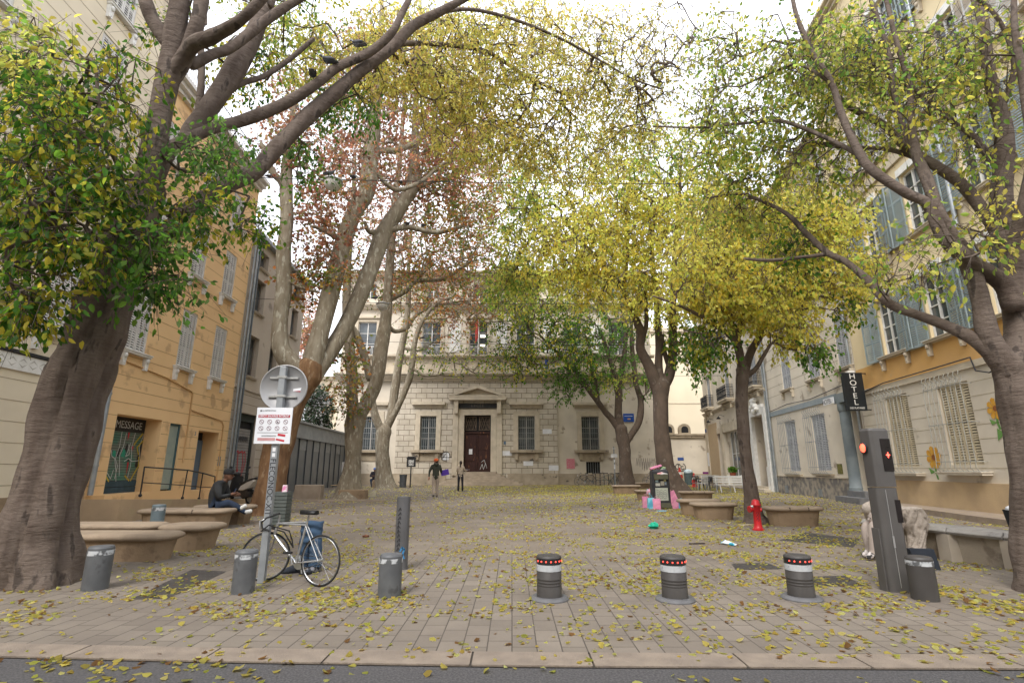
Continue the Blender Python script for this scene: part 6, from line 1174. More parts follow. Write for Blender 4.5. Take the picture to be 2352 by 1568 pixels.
# curved stone bench at the right
t = thing('stone_wall_bench', 'long grey stone wall bench running behind the right-hand tree', 'bench', (0, 0, 0)); bs2 = mat('grey_bench_stone', (.34, .29, .22), (.27, .23, .18), scale=2, rough=.9, bump=.4, third=((.2, .16, .12), 3, .58)); slg = mat('grey_slab', (.27, .255, .24), (.33, .31, .28), scale=3, rough=.85, bump=.35, third=((.20, .185, .17), 5, .6))
path = [(6.45, 10.0), (6.62, 9.3), (6.86, 8.6), (7.1, 7.9), (7.45, 7.1), (7.95, 6.3)]; nrm_ = []
for i in range(len(path) - 1):
    a, c = Vector(path[i]), Vector(path[i + 1]); d = (c - a).normalized(); nn = Vector((-d.y, d.x)); nn = nn if nn.x > 0 else -nn
    def q(p, k, z): w = p + nn * k; return (w.x, w.y, z)
    e = d * .006
    m = MB(); m.mt(slg); A_, C_ = a + e, c - e; m.loft([[q(A_, -.07, .40), q(C_, -.07, .40), q(C_, .5, .40), q(A_, .5, .40)], [q(A_, -.10, .44), q(C_, -.10, .44), q(C_, .52, .44), q(A_, .52, .44)], [q(A_, -.05, .50), q(C_, -.05, .50), q(C_, .47, .50), q(A_, .47, .50)]]); m.build('seat_slab', None, t, bevel=.012)
    m = MB(); m.mt(bs2); m.loft([[q(a, .06, -.02), q(c, .06, -.02), q(c, .42, -.02), q(a, .42, -.02)], [q(a, .02, .399), q(c, .02, .399), q(c, .45, .399), q(a, .45, .399)]]); m.build('base', None, t)
for p in ((6.83, 8.68), (7.10, 7.86)): m = MB(); m.mt(mat('pier_stone', (.45, .39, .31), (.38, .33, .27), scale=3)); m.box(p[0] - .06, p[0] + .2, p[1] - .14, p[1] + .1, 0, .398); m.build('pier', None, t)
# low blocks at centre left
def block(name, label, cat, u0, u1, vt, vb, mt_, dp=.5, rz=0, extra=None):
    g = G((u0 + u1) / 2, vb); w_ = (u1 - u0) * mpp((g[0], g[1], .3)); h = P((u0 + u1) / 2, vt, g[1]).z; t = thing(name, label, cat, (g[0], g[1] + dp / 2, 0), rz); m = MB(); m.mt(mt_)
    m.loft([rrect(-w_ / 2, w_ / 2, -dp / 2, dp / 2, -.02, .04), rrect(-w_ / 2 + .01, w_ / 2 - .01, -dp / 2 + .01, dp / 2 - .01, h - .03, .04), rrect(-w_ / 2 + .03, w_ / 2 - .03, -dp / 2 + .03, dp / 2 - .03, h, .03)]); m.build('block', None, t); return t, w_, h
conc = mat('pale_concrete', (.40, .33, .26), (.32, .26, .2), scale=3, bump=.3)
block('concrete_barrier', 'pale concrete barrier block beside the metal-clad building', 'barrier', 673, 735, 1113, 1146, conc, .5); block('stone_block', 'brown stone seat beneath the person with the blue hat', 'seat', 854, 880, 1102, 1119, bst, .9); block('stone_block', 'low brown stone block half behind the broad plane tree foot', 'seat', 775, 838, 1124, 1146, bst, .6)
g = G(772, 1140); t = thing('cardboard_sheet', 'torn cardboard sheet on the block by the plane tree', 'cardboard', (g[0], g[1], .55), .3); m = MB(); m.mt(mat('cardboard', (.45, .33, .2), (.4, .3, .18))); m.box(-.3, .3, -.25, .2, 0, .02); m.box(-.1, .4, -.2, .1, .021, .035); m.build('sheet', None, t)
g = G(852, 1140); t = thing('crumpled_paper', 'pale triangular scrap on the ground right of the plane tree foot', 'litter', (g[0], g[1], 0), .3); m = MB(); m.mt(mat('pale_scrap', (.6, .55, .4))); m.add([(-.3, 0, 0), (.25, 0, 0), (.2, .1, .32), (-.05, .25, .05)], [(0, 1, 2), (0, 2, 3), (1, 3, 2), (0, 3, 1)]); m.build('scrap', None, t)
g = G(700, 1150); t = thing('kerb_line', 'low kerb stones behind the forked plane tree', 'kerb', (g[0], g[1], 0), R(-3)); m = MB(); m.mt(conc); m.box(-1.2, 3.6, -.08, .08, -.05, .06); m.build('kerb_stone', None, t)
# litter bins
def slat_bin(u, vb, w_, h, label, mt_, dp=.35, n=9):
    g = G(u, vb); t = thing('litter_bin', label, 'bin', (g[0], g[1] + dp / 2, 0)); m = MB(); m.mt(mt_); m.box(-w_ / 2 + .02, w_ / 2 - .02, -dp / 2 + .02, dp / 2 - .02, .02, h - .02); m.build('liner', None, t); m = MB(); m.mt(mt_)
    for i in range(n): z = .03 + i * (h - .06) / n; m.box(-w_ / 2, w_ / 2, -dp / 2, dp / 2, z, z + (h - .06) / n * .8)
    m.build('slats', None, t); return t, (g[0], g[1] + dp / 2, h)
bt, pb_ = slat_bin(634, 1208, .40, .84, 'grey green slatted litter bin between the sign post and plane trunk', mat('bin_grey_green', (.085, .10, .095), (.11, .125, .12), rough=.6))
t = thing('pink_carton', 'small pink and white carton on top of the slatted bin', 'litter', (pb_[0] + .1, pb_[1] - .1, pb_[2] - .02)); m = MB(); m.mt(mat('carton_pink', (.7, .25, .45), (.75, .65, .7), scale=12, lo=.45, hi=.5)); m.box(-.06, .06, -.04, .04, 0, .17, (.01, .01)); m.build('carton', None, t)
g = G(925, 1119); t = thing('litter_bin', 'dark round litter bin left of the school steps', 'bin', g); m = MB(); m.mt(mat('bin_dark', (.06, .065, .07), (.09, .095, .1), rough=.6)); m.lathe([(.24, 0), (.27, .75), (.27, .75), (.28, .8), (.3, .95), (.3, .95), (.26, .9), (0, .88)], 20); m.build('drum', None, t)
g = G(1583, 1113); t = thing('litter_bin', 'grey green bin with white rubbish bag beside the traffic cones', 'bin', g); m = MB(); m.mt(mat('bin_green', (.08, .11, .11))); m.lathe([(.35, 0), (.38, 1.0), (.38, 1.0), (.34, 1.0), (.33, .9), (0, .9)], 16); m.build('drum', None, t); m = MB(); m.mt(mat('white_bag', (.6, .65, .68), (.3, .4, .42), scale=5)); m.ball((0, 0, 1.08), (.4, .38, .26), 12, 8); m.build('rubbish_bag', None, t)
g = G(942, 1119); t = thing('notice_board', 'small black framed notice board on a post before the school', 'notice board', g); m = MB(); m.mt(ironb); m.tube([(0, 0, 0), (0, 0, 1.55)], .05, 8); m.build('post', None, t); m = MB(); m.mt(ironb); m.box(-.34, .34, -.05, .05, 1.5, 2.15); m.prism([(-.4, 2.151), (.4, 2.151), (.25, 2.28), (-.25, 2.28)], -.07, .07); bd = m.build('frame', None, t); m = MB(); m.mt(mat('printed_paper', (.5, .5, .48), (.12, .12, .12), scale=14, lo=.5, hi=.56)); m.box(-.2, .2, -.056, -.051, 1.6, 2.03); m.build('notice', None, bd)
# overflowing kiosk
g = G(1524, 1168); t = thing('litter_kiosk', 'tall black sticker covered bin kiosk overflowing with rubbish', 'bin', (g[0], g[1] + .3, 0), R(-4)); kd = mat('kiosk_black', (.025, .026, .03), (.045, .045, .05), rough=.5); m = MB(); m.mt(kd)
m.loft([rrect(-.32, .32, -.28, .28, .12, .05), rrect(-.3, .3, -.26, .26, 1.28, .05), rrect(-.24, .24, -.2, .2, 1.36, .04)]); m.build('cabinet', None, t)
m = MB(); m.mt(mat('kiosk_olive', (.12, .12, .08))); m.box(-.33, .33, -.33, .3, 0, .119); m.box(-.3, .3, -.36, -.28, .04, .2); m.build('foot', None, t); m = MB(); m.mt(mat('kiosk_olive', (.12, .12, .08))); m.box(-.24, .24, -.36, -.2, 1.02, 1.2); m.build('chute_lip', None, t)
m = MB(); m.mt(mat('old_sticker', (.45, .48, .40), (.36, .38, .33), scale=8)); m.box(-.22, .22, -.295, -.285, .28, .72); s_ = m.build('poster', None, t); m = MB(); m.mt(inkc)
for k in range(5): stroke(m, [(i / 8, .5 + .45 * math.sin(i * 2.1 + k)) for i in range(9)], .008, inkc, -.297, -.18, .6 - k * .065, .36, .06)
m.build('print', None, s_); m = MB()
for i, (x, z, w_, h_, c_) in enumerate([(-.2, .78, .16, .1, (.5, .5, .45)), (-.02, .8, .13, .16, (.35, .33, .28)), (-.2, .92, .1, .08, (.3, .4, .42)), (.1, .95, .08, .06, (.5, .45, .2)), (-.22, 1.0, .14, .06, (.5, .3, .2)), (.13, .82, .06, .1, (.2, .25, .3))]): m.mt(mat('sticker_%d' % i, c_, scale=30)); m.box(x, x + w_, -.292, -.28, z, z + h_)
m.build('stickers', None, t)
def bag(label, u, v, dx, z, sx_, sy_, sz_, cols, cat='rubbish', name='paper_bag', rz=0, tilt=0):
    g = G(u, v); t = thing(name, label, cat, (g[0], g[1] + dx, z), rz); m = MB(); m.mt(mat('bag_' + str(cols), *cols, scale=6, lo=.47, hi=.53, rough=.7)); m.M = Matrix.Rotation(tilt, 4, 'Y')
    m.loft([[(-sx_ / 2, -sy_ / 2, 0), (sx_ / 2, -sy_ / 2, 0), (sx_ / 2, sy_ / 2, 0), (-sx_ / 2, sy_ / 2, 0)], [(-sx_ / 2, -sy_ / 2, sz_ * .5), (sx_ / 2, -sy_ / 2 + .02, sz_ * .5), (sx_ / 2 + .01, sy_ / 2, sz_ * .5), (-sx_ / 2 + .01, sy_ / 2, sz_ * .5)], [(-sx_ / 2 - .01, -.02, sz_), (sx_ / 2, -.03, sz_), (sx_ / 2 + .01, .02, sz_ * .98), (-sx_ / 2, .03, sz_ * .97)]]); m.build('bag_body', None, t)
    m = MB(); m.mt(mat('bag_' + str(cols), *cols)); m.M = Matrix.Rotation(tilt, 4, 'Y'); m.tube([(-sx_ * .2, 0, sz_ * .96), (-sx_ * .15, 0, sz_ * 1.2), (sx_ * .15, 0, sz_ * 1.2), (sx_ * .2, 0, sz_ * .96)], .006, 4, False); m.build('handle', None, t); return t
pk = ((.72, .30, .42), (.62, .22, .36)); bu = ((.12, .45, .60), (.20, .55, .66)); pp = ((.75, .4, .5), (.3, .6, .72))
bag('pink paper bag at far left of the pile beside the kiosk', 1485, 1166, .1, 0, .22, .14, .40, pk); bag('turquoise bag standing between two pink bags', 1496, 1168, .0, 0, .24, .15, .38, bu, rz=.2); bag('pink bag leaning against the kiosk foot', 1510, 1169, .05, 0, .26, .15, .36, pk, rz=-.2); bag('blue and pink bag lying on top of the bag pile', 1496, 1158, .1, .38, .28, .16, .2, pp, tilt=.15)
bag('pink bag slumped on the right side of the kiosk', 1556, 1168, .15, 0, .34, .2, .62, pk, rz=.1, tilt=-.35); bag('turquoise bag at the right end of the kiosk rubbish', 1566, 1168, .0, 0, .18, .14, .3, bu)
kz = 1.36; kx, ky = t.location.x, t.location.y; kx, ky = G(1524, 1168)[0], G(1524, 1168)[1] + .3
for i, (dx, dy, dz, rx, ry, rz_, c_, lb) in enumerate([(-.12, .05, .02, .2, .12, .1, ((.7, .3, .38), (.75, .62, .66)), 'pink and white wrapping heaped on the kiosk top'), (.14, -.08, -.05, .15, .12, .09, ((.55, .6, .52), (.1, .12, .12)), 'crumpled white and black wrapping on the kiosk right shoulder'), (-.22, -.15, -.06, .07, .07, .09, ((.55, .36, .03), (.4, .25, .03)), 'yellow paper cup wedged at the kiosk top left'), (.03, -.3, -.16, .2, .08, .06, ((.7, .35, .35), (.7, .7, .7)), 'red and white food box stuffed in the kiosk chute'), (.2, .1, .05, .12, .1, .05, ((.1, .3, .12), (.4, .5, .3)), 'green packaging on top of the kiosk')]):
    q = thing('rubbish_heap', lb, 'rubbish', (kx + dx, ky + dy, kz + dz)); m = MB(); m.mt(mat('wrap_%d' % i, *c_, scale=9, lo=.46, hi=.54, bump=.5)); bm_ = bmesh.new(); bmesh.ops.create_icosphere(bm_, subdivisions=2, radius=1); rs = random.Random(i)
    m.add([(v.co.x * rx * rs.uniform(.7, 1.15), v.co.y * ry * rs.uniform(.7, 1.1), v.co.z * rz_ * rs.uniform(.6, 1.2)) for v in bm_.verts], [[v.index for v in f.verts] for f in bm_.faces], False); bm_.free(); m.build('wrapping', None, q)
q = bag('pink pizza box tilted on the very top of the kiosk', 1517, 1168, .3, 1.42, .42, .3, .06, pk, name='food_box', tilt=-.3)
def crumple(name, label, u, v, rx, ry, rz_, cols, seed, cat='litter', lo=.46, hi=.54):
    g = G(u, v); q = thing(name, label, cat, (g[0], g[1], rz_ * .7), seed); m = MB(); m.mt(mat(name + '_%d' % seed, *cols, scale=9, lo=lo, hi=hi, bump=.4, rough=.5)); bm_ = bmesh.new(); bmesh.ops.create_icosphere(bm_, subdivisions=2, radius=1); rs = random.Random(seed)
    m.add([(v_.co.x * rx * rs.uniform(.6, 1.2), v_.co.y * ry * rs.uniform(.6, 1.2), v_.co.z * rz_ * rs.uniform(.5, 1.3)) for v_ in bm_.verts], [[w.index for w in f.verts] for f in bm_.faces], False); bm_.free(); m.build('crumpled_body', None, q); return q
crumple('plastic_bag', 'bright green plastic bag lying on the open paving', 1502, 1213, .2, .12, .09, ((.0, .33, .2), (.02, .45, .3)), 1); crumple('plastic_packet', 'white and turquoise packet on the leaves left of the retractable bollard', 1674, 1251, .2, .07, .045, ((.6, .65, .68), (.05, .35, .5)), 2, lo=.5, hi=.56); crumple('dry_leaf_scrap', 'curled brown leaf scrap on the paving near the tall post', 840, 1233, .08, .06, .03, ((.2, .08, .04), (.15, .06, .03)), 3); crumple('dark_scrap', 'small dark scrap on the paving left of the green bag', 1545, 1232, .05, .04, .02, ((.05, .04, .04), (.1, .1, .1)), 4)
for nm, lb, u, v, w_, d_, h_, c_, rz in (('blue_paper', 'flat light blue paper on the ground before the kiosk', 1522, 1173, .34, .22, .012, (.25, .5, .68), .2), ('wooden_stick', 'dark stick lying on the leaves left of the white packet', 1601, 1249, .32, .025, .02, (.03, .02, .02), .12), ('brown_carton', 'flattened brown carton on the paving below the pink bags', 1488, 1183, .26, .1, .015, (.35, .25, .18), -.1), ('paper_scrap', 'pale flat carton piece on the ground in front of the hydrant tree', 1714, 1206, .3, .12, .02, (.55, .47, .33), .3)):
    g = G(u, v); q = thing(nm, lb, 'litter', g, rz); m = MB(); m.mt(mat(nm, c_)); m.box(-w_ / 2, w_ / 2, -d_ / 2, d_ / 2, .002, .002 + h_, (.004, .004)); m.build('sheet', None, q)
# hydrant
g = G(1742, 1217); t = thing('fire_hydrant', 'red fire hydrant with side outlet standing before the slender tree', 'hydrant', g, R(-15)); rd = mat('hydrant_red', (.50, .02, .025), (.42, .015, .02), scale=4, rough=.35, third=((.35, .05, .05), 9, .62)); H = P(1735, 1146, g[1]).z
m = MB(); m.mt(rd); m.lathe([(.13, 0), (.13, .03), (.13, .03), (.1, .04), (.095, .10), (.085, .12), (.08, H * .58), (.095, H * .6), (.095, H * .78), (.11, H * .79), (.11, H * .84), (.09, H * .86), (.085, H * .95), (.05, H * .99), (0, H)], 24); m.build('barrel', None, t)
m = MB(); m.mt(rd); m.tube([(0, 0, H * .7), (-.14, -.05, H * .68)], .055, 12); m.tube([(-.13, -.045, H * .68), (-.17, -.06, H * .675)], .075, 12); m.tube([(0, 0, H * .66), (.12, -.02, H * .66)], .045, 12); m.build('outlet', None, t); m = MB(); m.mt(mat('bright_zinc', (.55, .56, .55))); m.tube([(-.08, -.09, H * .78), (-.13, -.1, H * .76)], .03, 8); m.build('cap', None, t)
m = MB()
for k in range(5): stroke(m, [(0, 0), (.5, .8), (1, .2), (.6, -.4)], .008, inkc, -.088, -.03, H * .33 + k * .07, .06, .06)
m.build('scrawl', None, t)
# cones
def cone(u, v, label, n, s=1):
    g = G(u, v); t = thing('traffic_cone', label, 'traffic cone', (g[0], min(g[1], 43.5), 0), 0, 'red and white traffic cones by the garden wall'); rc = mat('cone_red', (.62, .06, .04), rough=.5); m = MB(); m.mt(rc); m.box(-.3 * s, .3 * s, -.3 * s, .3 * s, 0, .05); m.build('base', None, t)
    for i in range(n):
        zz = .05 + i * .3 * s; m = MB(); m.mt(rc); m.lathe([(.22 * s, zz), (.16 * s, zz + .24 * s)], 14); m.mt(white); m.lathe([(.165 * s, zz + .24 * s), (.12 * s, zz + .42 * s)], 14); m.mt(rc); m.lathe([(.12 * s, zz + .42 * s), (.05 * s, zz + .75 * s), (.05 * s, zz + .75 * s), (0, zz + .75 * s)], 14); m.build('cone_shell', None, t)
cone(1564, 1118, 'tall stack of red and white traffic cones left of the grey green bin', 3, 1.05); cone(1596, 1118, 'shorter traffic cone stack right of the grey green bin', 2, .95)
# cafe furniture
def chair(label, u, v, mt_, rz, slats=False):
    g = G(u, v); t = thing('cafe_chair', label, 'chair', g, rz, 'cafe chairs'); m = MB(); m.mt(mt_)
    m.box(-.24, .24, -.24, .24, .44, .47); m.build('seat', None, t)
    for x in (-.21, .21):
        for y in (-.21, .21): m = MB(); m.mt(mt_); m.tube([(x, y, .44), (x * 1.15, y * 1.15, 0)], .022, 6); m.build('leg', None, t)
    m = MB(); m.mt(mt_); m.tube([(-.22, .22, .46), (-.22, .29, .9), (.22, .29, .9), (.22, .22, .46)], .02, 6)
    for k in range(5): m.box(-.2, .2, .235 + k * .012, .25 + k * .012, .52 + k * .075, .565 + k * .075)
    m.build('backrest', None, t)
    for s in (-1, 1): m = MB(); m.mt(mt_); m.tube([(s * .24, -.2, .44), (s * .26, -.2, .66), (s * .26, .24, .68)], .018, 6); m.build('armrest', None, t)
    return t
pw = mat('white_plastic', (.68, .68, .66), (.6, .6, .58), rough=.4)
chair('white slatted cafe chair before the cafe table', 1616, 1126, pw, R(190)); chair('black cafe chair between the two white tables', 1638, 1126, ironb, R(150)); chair('dark cafe chair tucked behind the white chair', 1606, 1124, ironb, R(20)); chair('black cafe chair farther back by the garden wall', 1626, 1119, ironb, R(200))
for u, v, wd, lb in ((1624, 1122, 1.5, 'long white cafe table behind the black chairs'), (1682, 1125, 3.4, 'long white cafe table over the white bench')):
    g = G(u, v); t = thing('cafe_table', lb, 'table', g, R(2), 'white cafe tables'); m = MB(); m.mt(pw); m.box(-wd / 2, wd / 2, -.4, .4, .86, .92); m.build('table_top', None, t)
    for x in (-wd / 2 + .1, wd / 2 - .1): m = MB(); m.mt(zinc); m.tube([(x, -.3, 0), (x, -.3, .86)], .04, 6); m.tube([(x, .3, 0), (x, .3, .86)], .04, 6); m.build('leg', None, t)
g = G(1682, 1131); t = thing('white_bench', 'white slatted bench with backrest in front of the cafe table', 'bench', g, R(8)); m = MB(); m.mt(pw); m.box(-1.0, 1.0, -.25, .2, .44, .48); m.build('seat', None, t); m = MB(); m.mt(pw)
for k in range(4): m.box(-1.0, 1.0, .22 + k * .015, .25 + k * .015, .56 + k * .1, .62 + k * .1)
m.build('backrest', None, t)
for x in (-.85, 0, .85): m = MB(); m.mt(pw); m.tube([(x, -.2, .45), (x + .04, -.28, 0)], .035, 6); m.tube([(x, .15, .0), (x, .22, .45), (x, .3, 1.0)], .035, 6); m.build('leg', None, t)
g = P(1694, 1090, 38.0); t = thing('potted_plant', 'bushy green plant in a terracotta pot on the shop sill', 'plant', (15.9, 38.5, .78)); m = MB(); m.mt(mat('terracotta', (.35, .1, .05))); m.lathe([(.16, 0), (.22, .32), (.22, .32), (0, .3)], 14); m.build('pot', None, t)
rng = np.random.default_rng(5); N = 260; ps = np.stack([rng.normal(0, .12, N), rng.normal(0, .12, N), rng.uniform(.3, .6, N)], 1); dr_ = rng.normal(size=(N, 3)); dr_[:, 2] = np.abs(dr_[:, 2]) + .4; inst('foliage', leaf_mesh('foliage', ps, dr_, np.full(N, .22), np.array(TINT['green'])[rng.integers(0, 5, N)], .25, False, rng), t)
# black tub at far right, black box
g = (7.62, 9.0, .5); t = thing('black_tub', 'black plastic tub with white rim standing on the stone bench end', 'tub', (7.45, 8.05, .50)); m = MB(); m.mt(mat('tub_black', (.02, .022, .025))); m.lathe([(.10, 0), (.14, .3), (.14, .3), (.12, .28)], 16); m.mt(paperw); m.ball((0, 0, .31), (.11, .11, .06), 10, 6); m.build('tub_body', None, t)
g = G(2143, 1310); t = thing('black_box', 'flat black box leaning against the stone bench behind the low bollard', 'box', (g[0], g[1] + .1, 0), R(-8)); m = MB(); m.mt(mat('box_black', (.02, .025, .035))); m.loft([[(-.15, -.05, 0), (.15, -.05, 0), (.15, .1, 0), (-.15, .1, 0)], [(-.19, .0, .27), (.13, .0, .27), (.13, .1, .27), (-.19, .1, .27)]]); m.build('case', None, t)
# metal ground grates
gr = mat('tread_plate', (.055, .05, .048), (.075, .07, .066), scale=4, rough=.6, metal=.3)
def grate(label, pts, name='ground_grate', group='dark metal grates set in the paving'):
    ps = [G(u, v) for u, v in pts]; c = sum((Vector(p) for p in ps), Vector()) / len(ps); t = thing(name, label, 'grate', (c.x, c.y, 0), 0, group); m = MB(); m.mt(gr); loc = [(p[0] - c.x, p[1] - c.y) for p in ps]; m.add([(x, y, .004) for x, y in loc], [tuple(range(len(loc)))]); pl = m.build('plate', None, t)
    if pl.data.polygons[0].normal.z < 0: pl.data.flip_normals()
    m = MB(); m.mt(mat('tread_bar', (.10, .092, .088), rough=.5, metal=.3)); a, b_, c_, d = [Vector((*p, .005)) for p in loc[:4]]; n = 16
    for i in range(n):
        for j in range(n // 2):
            s, q_ = (i + .5) / n, (j + .5) / (n / 2); p = a.lerp(b_, s).lerp(d.lerp(c_, s), q_); k = 1 if (i + j) % 2 else -1; dv = Vector((.02, .02 * k, 0)); nv = Vector((-.004 * k, .004, 0)); m.add([p - dv - nv, p + dv - nv, p + dv + nv, p - dv + nv], [(0, 1, 2, 3)])
    m.build('tread', None, t)
grate('dark ribbed metal grate between the two left bollards', [(300, 1376), (385, 1374), (520, 1312), (440, 1308)]); grate('leaf covered metal grate beyond the rightmost red-lit bollard', [(1865, 1345), (1985, 1345), (1940, 1322), (1850, 1324)]); grate('leaf covered metal grate in front of the lone right bench', [(1790, 1240), (1960, 1256), (1975, 1238), (1850, 1222)]); grate('small metal grate between the middle and right red-lit bollards', [(1690, 1308), (1800, 1306), (1760, 1292), (1680, 1294)])
# ================================================================= cables, street lamps, pigeons
def cable(Y, pts, label, r=.012):
    ps = [P(u, v, Y) for u, v in pts]; o0 = ps[0]; t = thing('overhead_cable', label, 'cable', o0); m = MB(); m.mt(inkc); pa = catmull([np.array(p - o0) for p in ps], 6); m.tube([tuple(p) for p in pa], r, 5); m.build('cable_line', None, t)
cable(15, [(222, 396), (620, 409), (765, 413), (1176, 420), (1700, 424), (2290, 430)], 'black overhead cable crossing the whole square through the upper branches', .013); cable(24, [(520, 683), (700, 690), (880, 696), (1300, 698), (1950, 700)], 'overhead cable carrying the second hanging lamp'); cable(32, [(640, 771), (800, 781), (978, 787), (1300, 792), (1800, 792)], 'overhead cable carrying the third hanging lamp'); cable(40, [(700, 858), (1000, 862), (1400, 864), (1690, 862)], 'thin overhead cable close to the school facade')
def hlamp(u, v, Y, label, dark_=False):
    p = P(u, v, Y); t = thing('hanging_street_lamp', label, 'street lamp', p, 0, 'globe lamps hanging on overhead cables'); m = MB(); m.mt(mat('lamp_housing', (.42, .43, .43), (.35, .36, .36), rough=.45, metal=.3)); m.lathe([(.05, .05), (.14, .03), (.3, -.02), (.31, -.07), (.27, -.08)], 24); m.box(-.4, .4, -.02, .02, 0, .025); m.build('housing', None, t)
    m = MB(); m.mt(mat('lamp_globe', (.62, .62, .6), (.52, .52, .5), scale=5, rough=.25)); m.lathe([(.27, -.08), (.26, -.18), (.2, -.3), (.1, -.37), (0, -.39)], 24); m.build('globe', None, t)
hlamp(765, 413, 15, 'hanging globe lamp with pigeon on it between plane tree limbs'); hlamp(879, 696, 24, 'hanging globe lamp crossing the pale plane tree stem'); hlamp(978, 787, 32, 'farthest hanging globe lamp in front of the school upper window')
def pigeon(label, p, rz, s=1, mt_=None):
    t = thing('pigeon', label, 'pigeon', p, rz, 'pigeons perched among the branches'); t.scale = (s, s, s); m = MB(); c = mt_ or mat('pigeon_grey', (.06, .065, .075), (.12, .125, .14), scale=18, rough=.7); m.mt(c)
    # one lofted surface from tail to beak
    secs = [(-.19, .045, .03, .006), (-.12, .06, .035, .018), (-.06, .085, .055, .045), (.0, .10, .062, .058), (.05, .115, .058, .06), (.085, .145, .04, .045), (.105, .185, .026, .028), (.125, .215, .026, .028), (.145, .215, .018, .018), (.17, .208, .005, .005)]
    m.loft([[(x, ry * math.cos(2 * PI * k / 10), z + rz_ * math.sin(2 * PI * k / 10)) for k in range(10)] for x, z, ry, rz_ in secs], smooth=True)
    m.tube([(.01, .02, .05), (.015, .02, 0)], .006, 4); m.tube([(.01, -.02, .05), (.015, -.02, 0)], .006, 4); m.build('body', None, t)
    for s_ in (-1, 1): m = MB(); m.mt(mat('pigeon_wing', (.04, .042, .05), (.09, .09, .1), scale=25)); m.loft([[(x, s_ * (.05 + .012 * math.cos(2 * PI * k / 6)), z + h * math.sin(2 * PI * k / 6)) for k in range(6)] for x, z, h in ((-.17, .055, .008), (-.06, .095, .035), (.04, .115, .035), (.07, .12, .01))], smooth=True); m.build('wing', None, t)
for u, v, Y, rz, lb in ((619, 412, 16.7, 1.2, 'pigeon on the broken branch at the far left of the bird row'), (690, 414, 16.7, .8, 'pigeon on the short stub right of the first bird'), (757, 405, 15, .2, 'pigeon sitting on top of the hanging globe lamp'), (811, 414, 15, 1.5, 'pigeon on the cable just right of the globe lamp'), (920, 424, 19, 1.6, 'pigeon on the dark side branch right of the thick plane limb'),
                        (717, 181, 8.55, 1.9, 'lowest pigeon on the long dark limb near the top'), (752, 150, 8.6, 3.0, 'dark pigeon in the middle of the long upper limb'), (820, 112, 8.75, 2.8, 'speckled pale pigeon highest on the long upper limb'), (936, 519, 19.8, 1.0, 'pigeon on the lower dark branch of the centre plane'), (972, 523, 20.1, 2.2, 'second pigeon on the lower dark branch of the centre plane'), (862, 689, 24, .5, 'pigeon on the second cable beside its lamp'), (971, 779, 32, .4, 'pigeon perched on the farthest lamp')):
    pigeon(lb, P(u, v, Y), rz, 1.15, mat('pigeon_pale', (.3, .3, .32), (.06, .06, .07), scale=30) if 'speckled' in lb else None)
g = P(1619, 925, 46.8); pigeon('pigeon on the balcony cornice corner of the cafe house', (g.x - .1, g.y, g.z), 3.0, 1.3)
# ================================================================= people
JD = dict(pelvis=(0, 0, .95), spine=(0, .01, 1.14), chest=(0, .02, 1.36), neck=(0, .01, 1.50), head=(0, -.02, 1.64), shl=(.185, .02, 1.42), ell=(.25, .04, 1.14), wrl=(.26, -.02, .89), shr=(-.185, .02, 1.42), elr=(-.25, .04, 1.14), wrr=(-.26, -.02, .89),
          hipl=(.095, 0, .91), knl=(.105, -.02, .5), anl=(.105, .02, .09), tol=(.12, -.13, .035), hipr=(-.095, 0, .91), knr=(-.105, -.02, .5), anr=(-.105, .02, .09), tor=(-.12, -.13, .035))
RD_ = dict(pelvis=.15, spine=.13, chest=.155, neck=.06, shl=.078, ell=.05, wrl=.032, shr=.078, elr=.05, wrr=.032, hipl=.10, knl=.062, anl=.042, tol=.038, hipr=.10, knr=.062, anr=.042, tor=.038)
BN = [('pelvis', 'spine', 'top'), ('spine', 'chest', 'top'), ('chest', 'neck', 'top'), ('chest', 'shl', 'top'), ('shl', 'ell', 'top'), ('ell', 'wrl', 'top'), ('chest', 'shr', 'top'), ('shr', 'elr', 'top'), ('elr', 'wrr', 'top'),
      ('pelvis', 'hipl', 'leg'), ('hipl', 'knl', 'leg'), ('knl', 'anl', 'leg'), ('anl', 'tol', 'shoe'), ('pelvis', 'hipr', 'leg'), ('hipr', 'knr', 'leg'), ('knr', 'anr', 'leg'), ('anr', 'tor', 'shoe')]
skin_m = mat('skin', (.45, .26, .18), (.40, .22, .15), scale=8, rough=.6); skin_d = mat('skin_dark', (.20, .10, .065), (.16, .08, .05), scale=8, rough=.6)
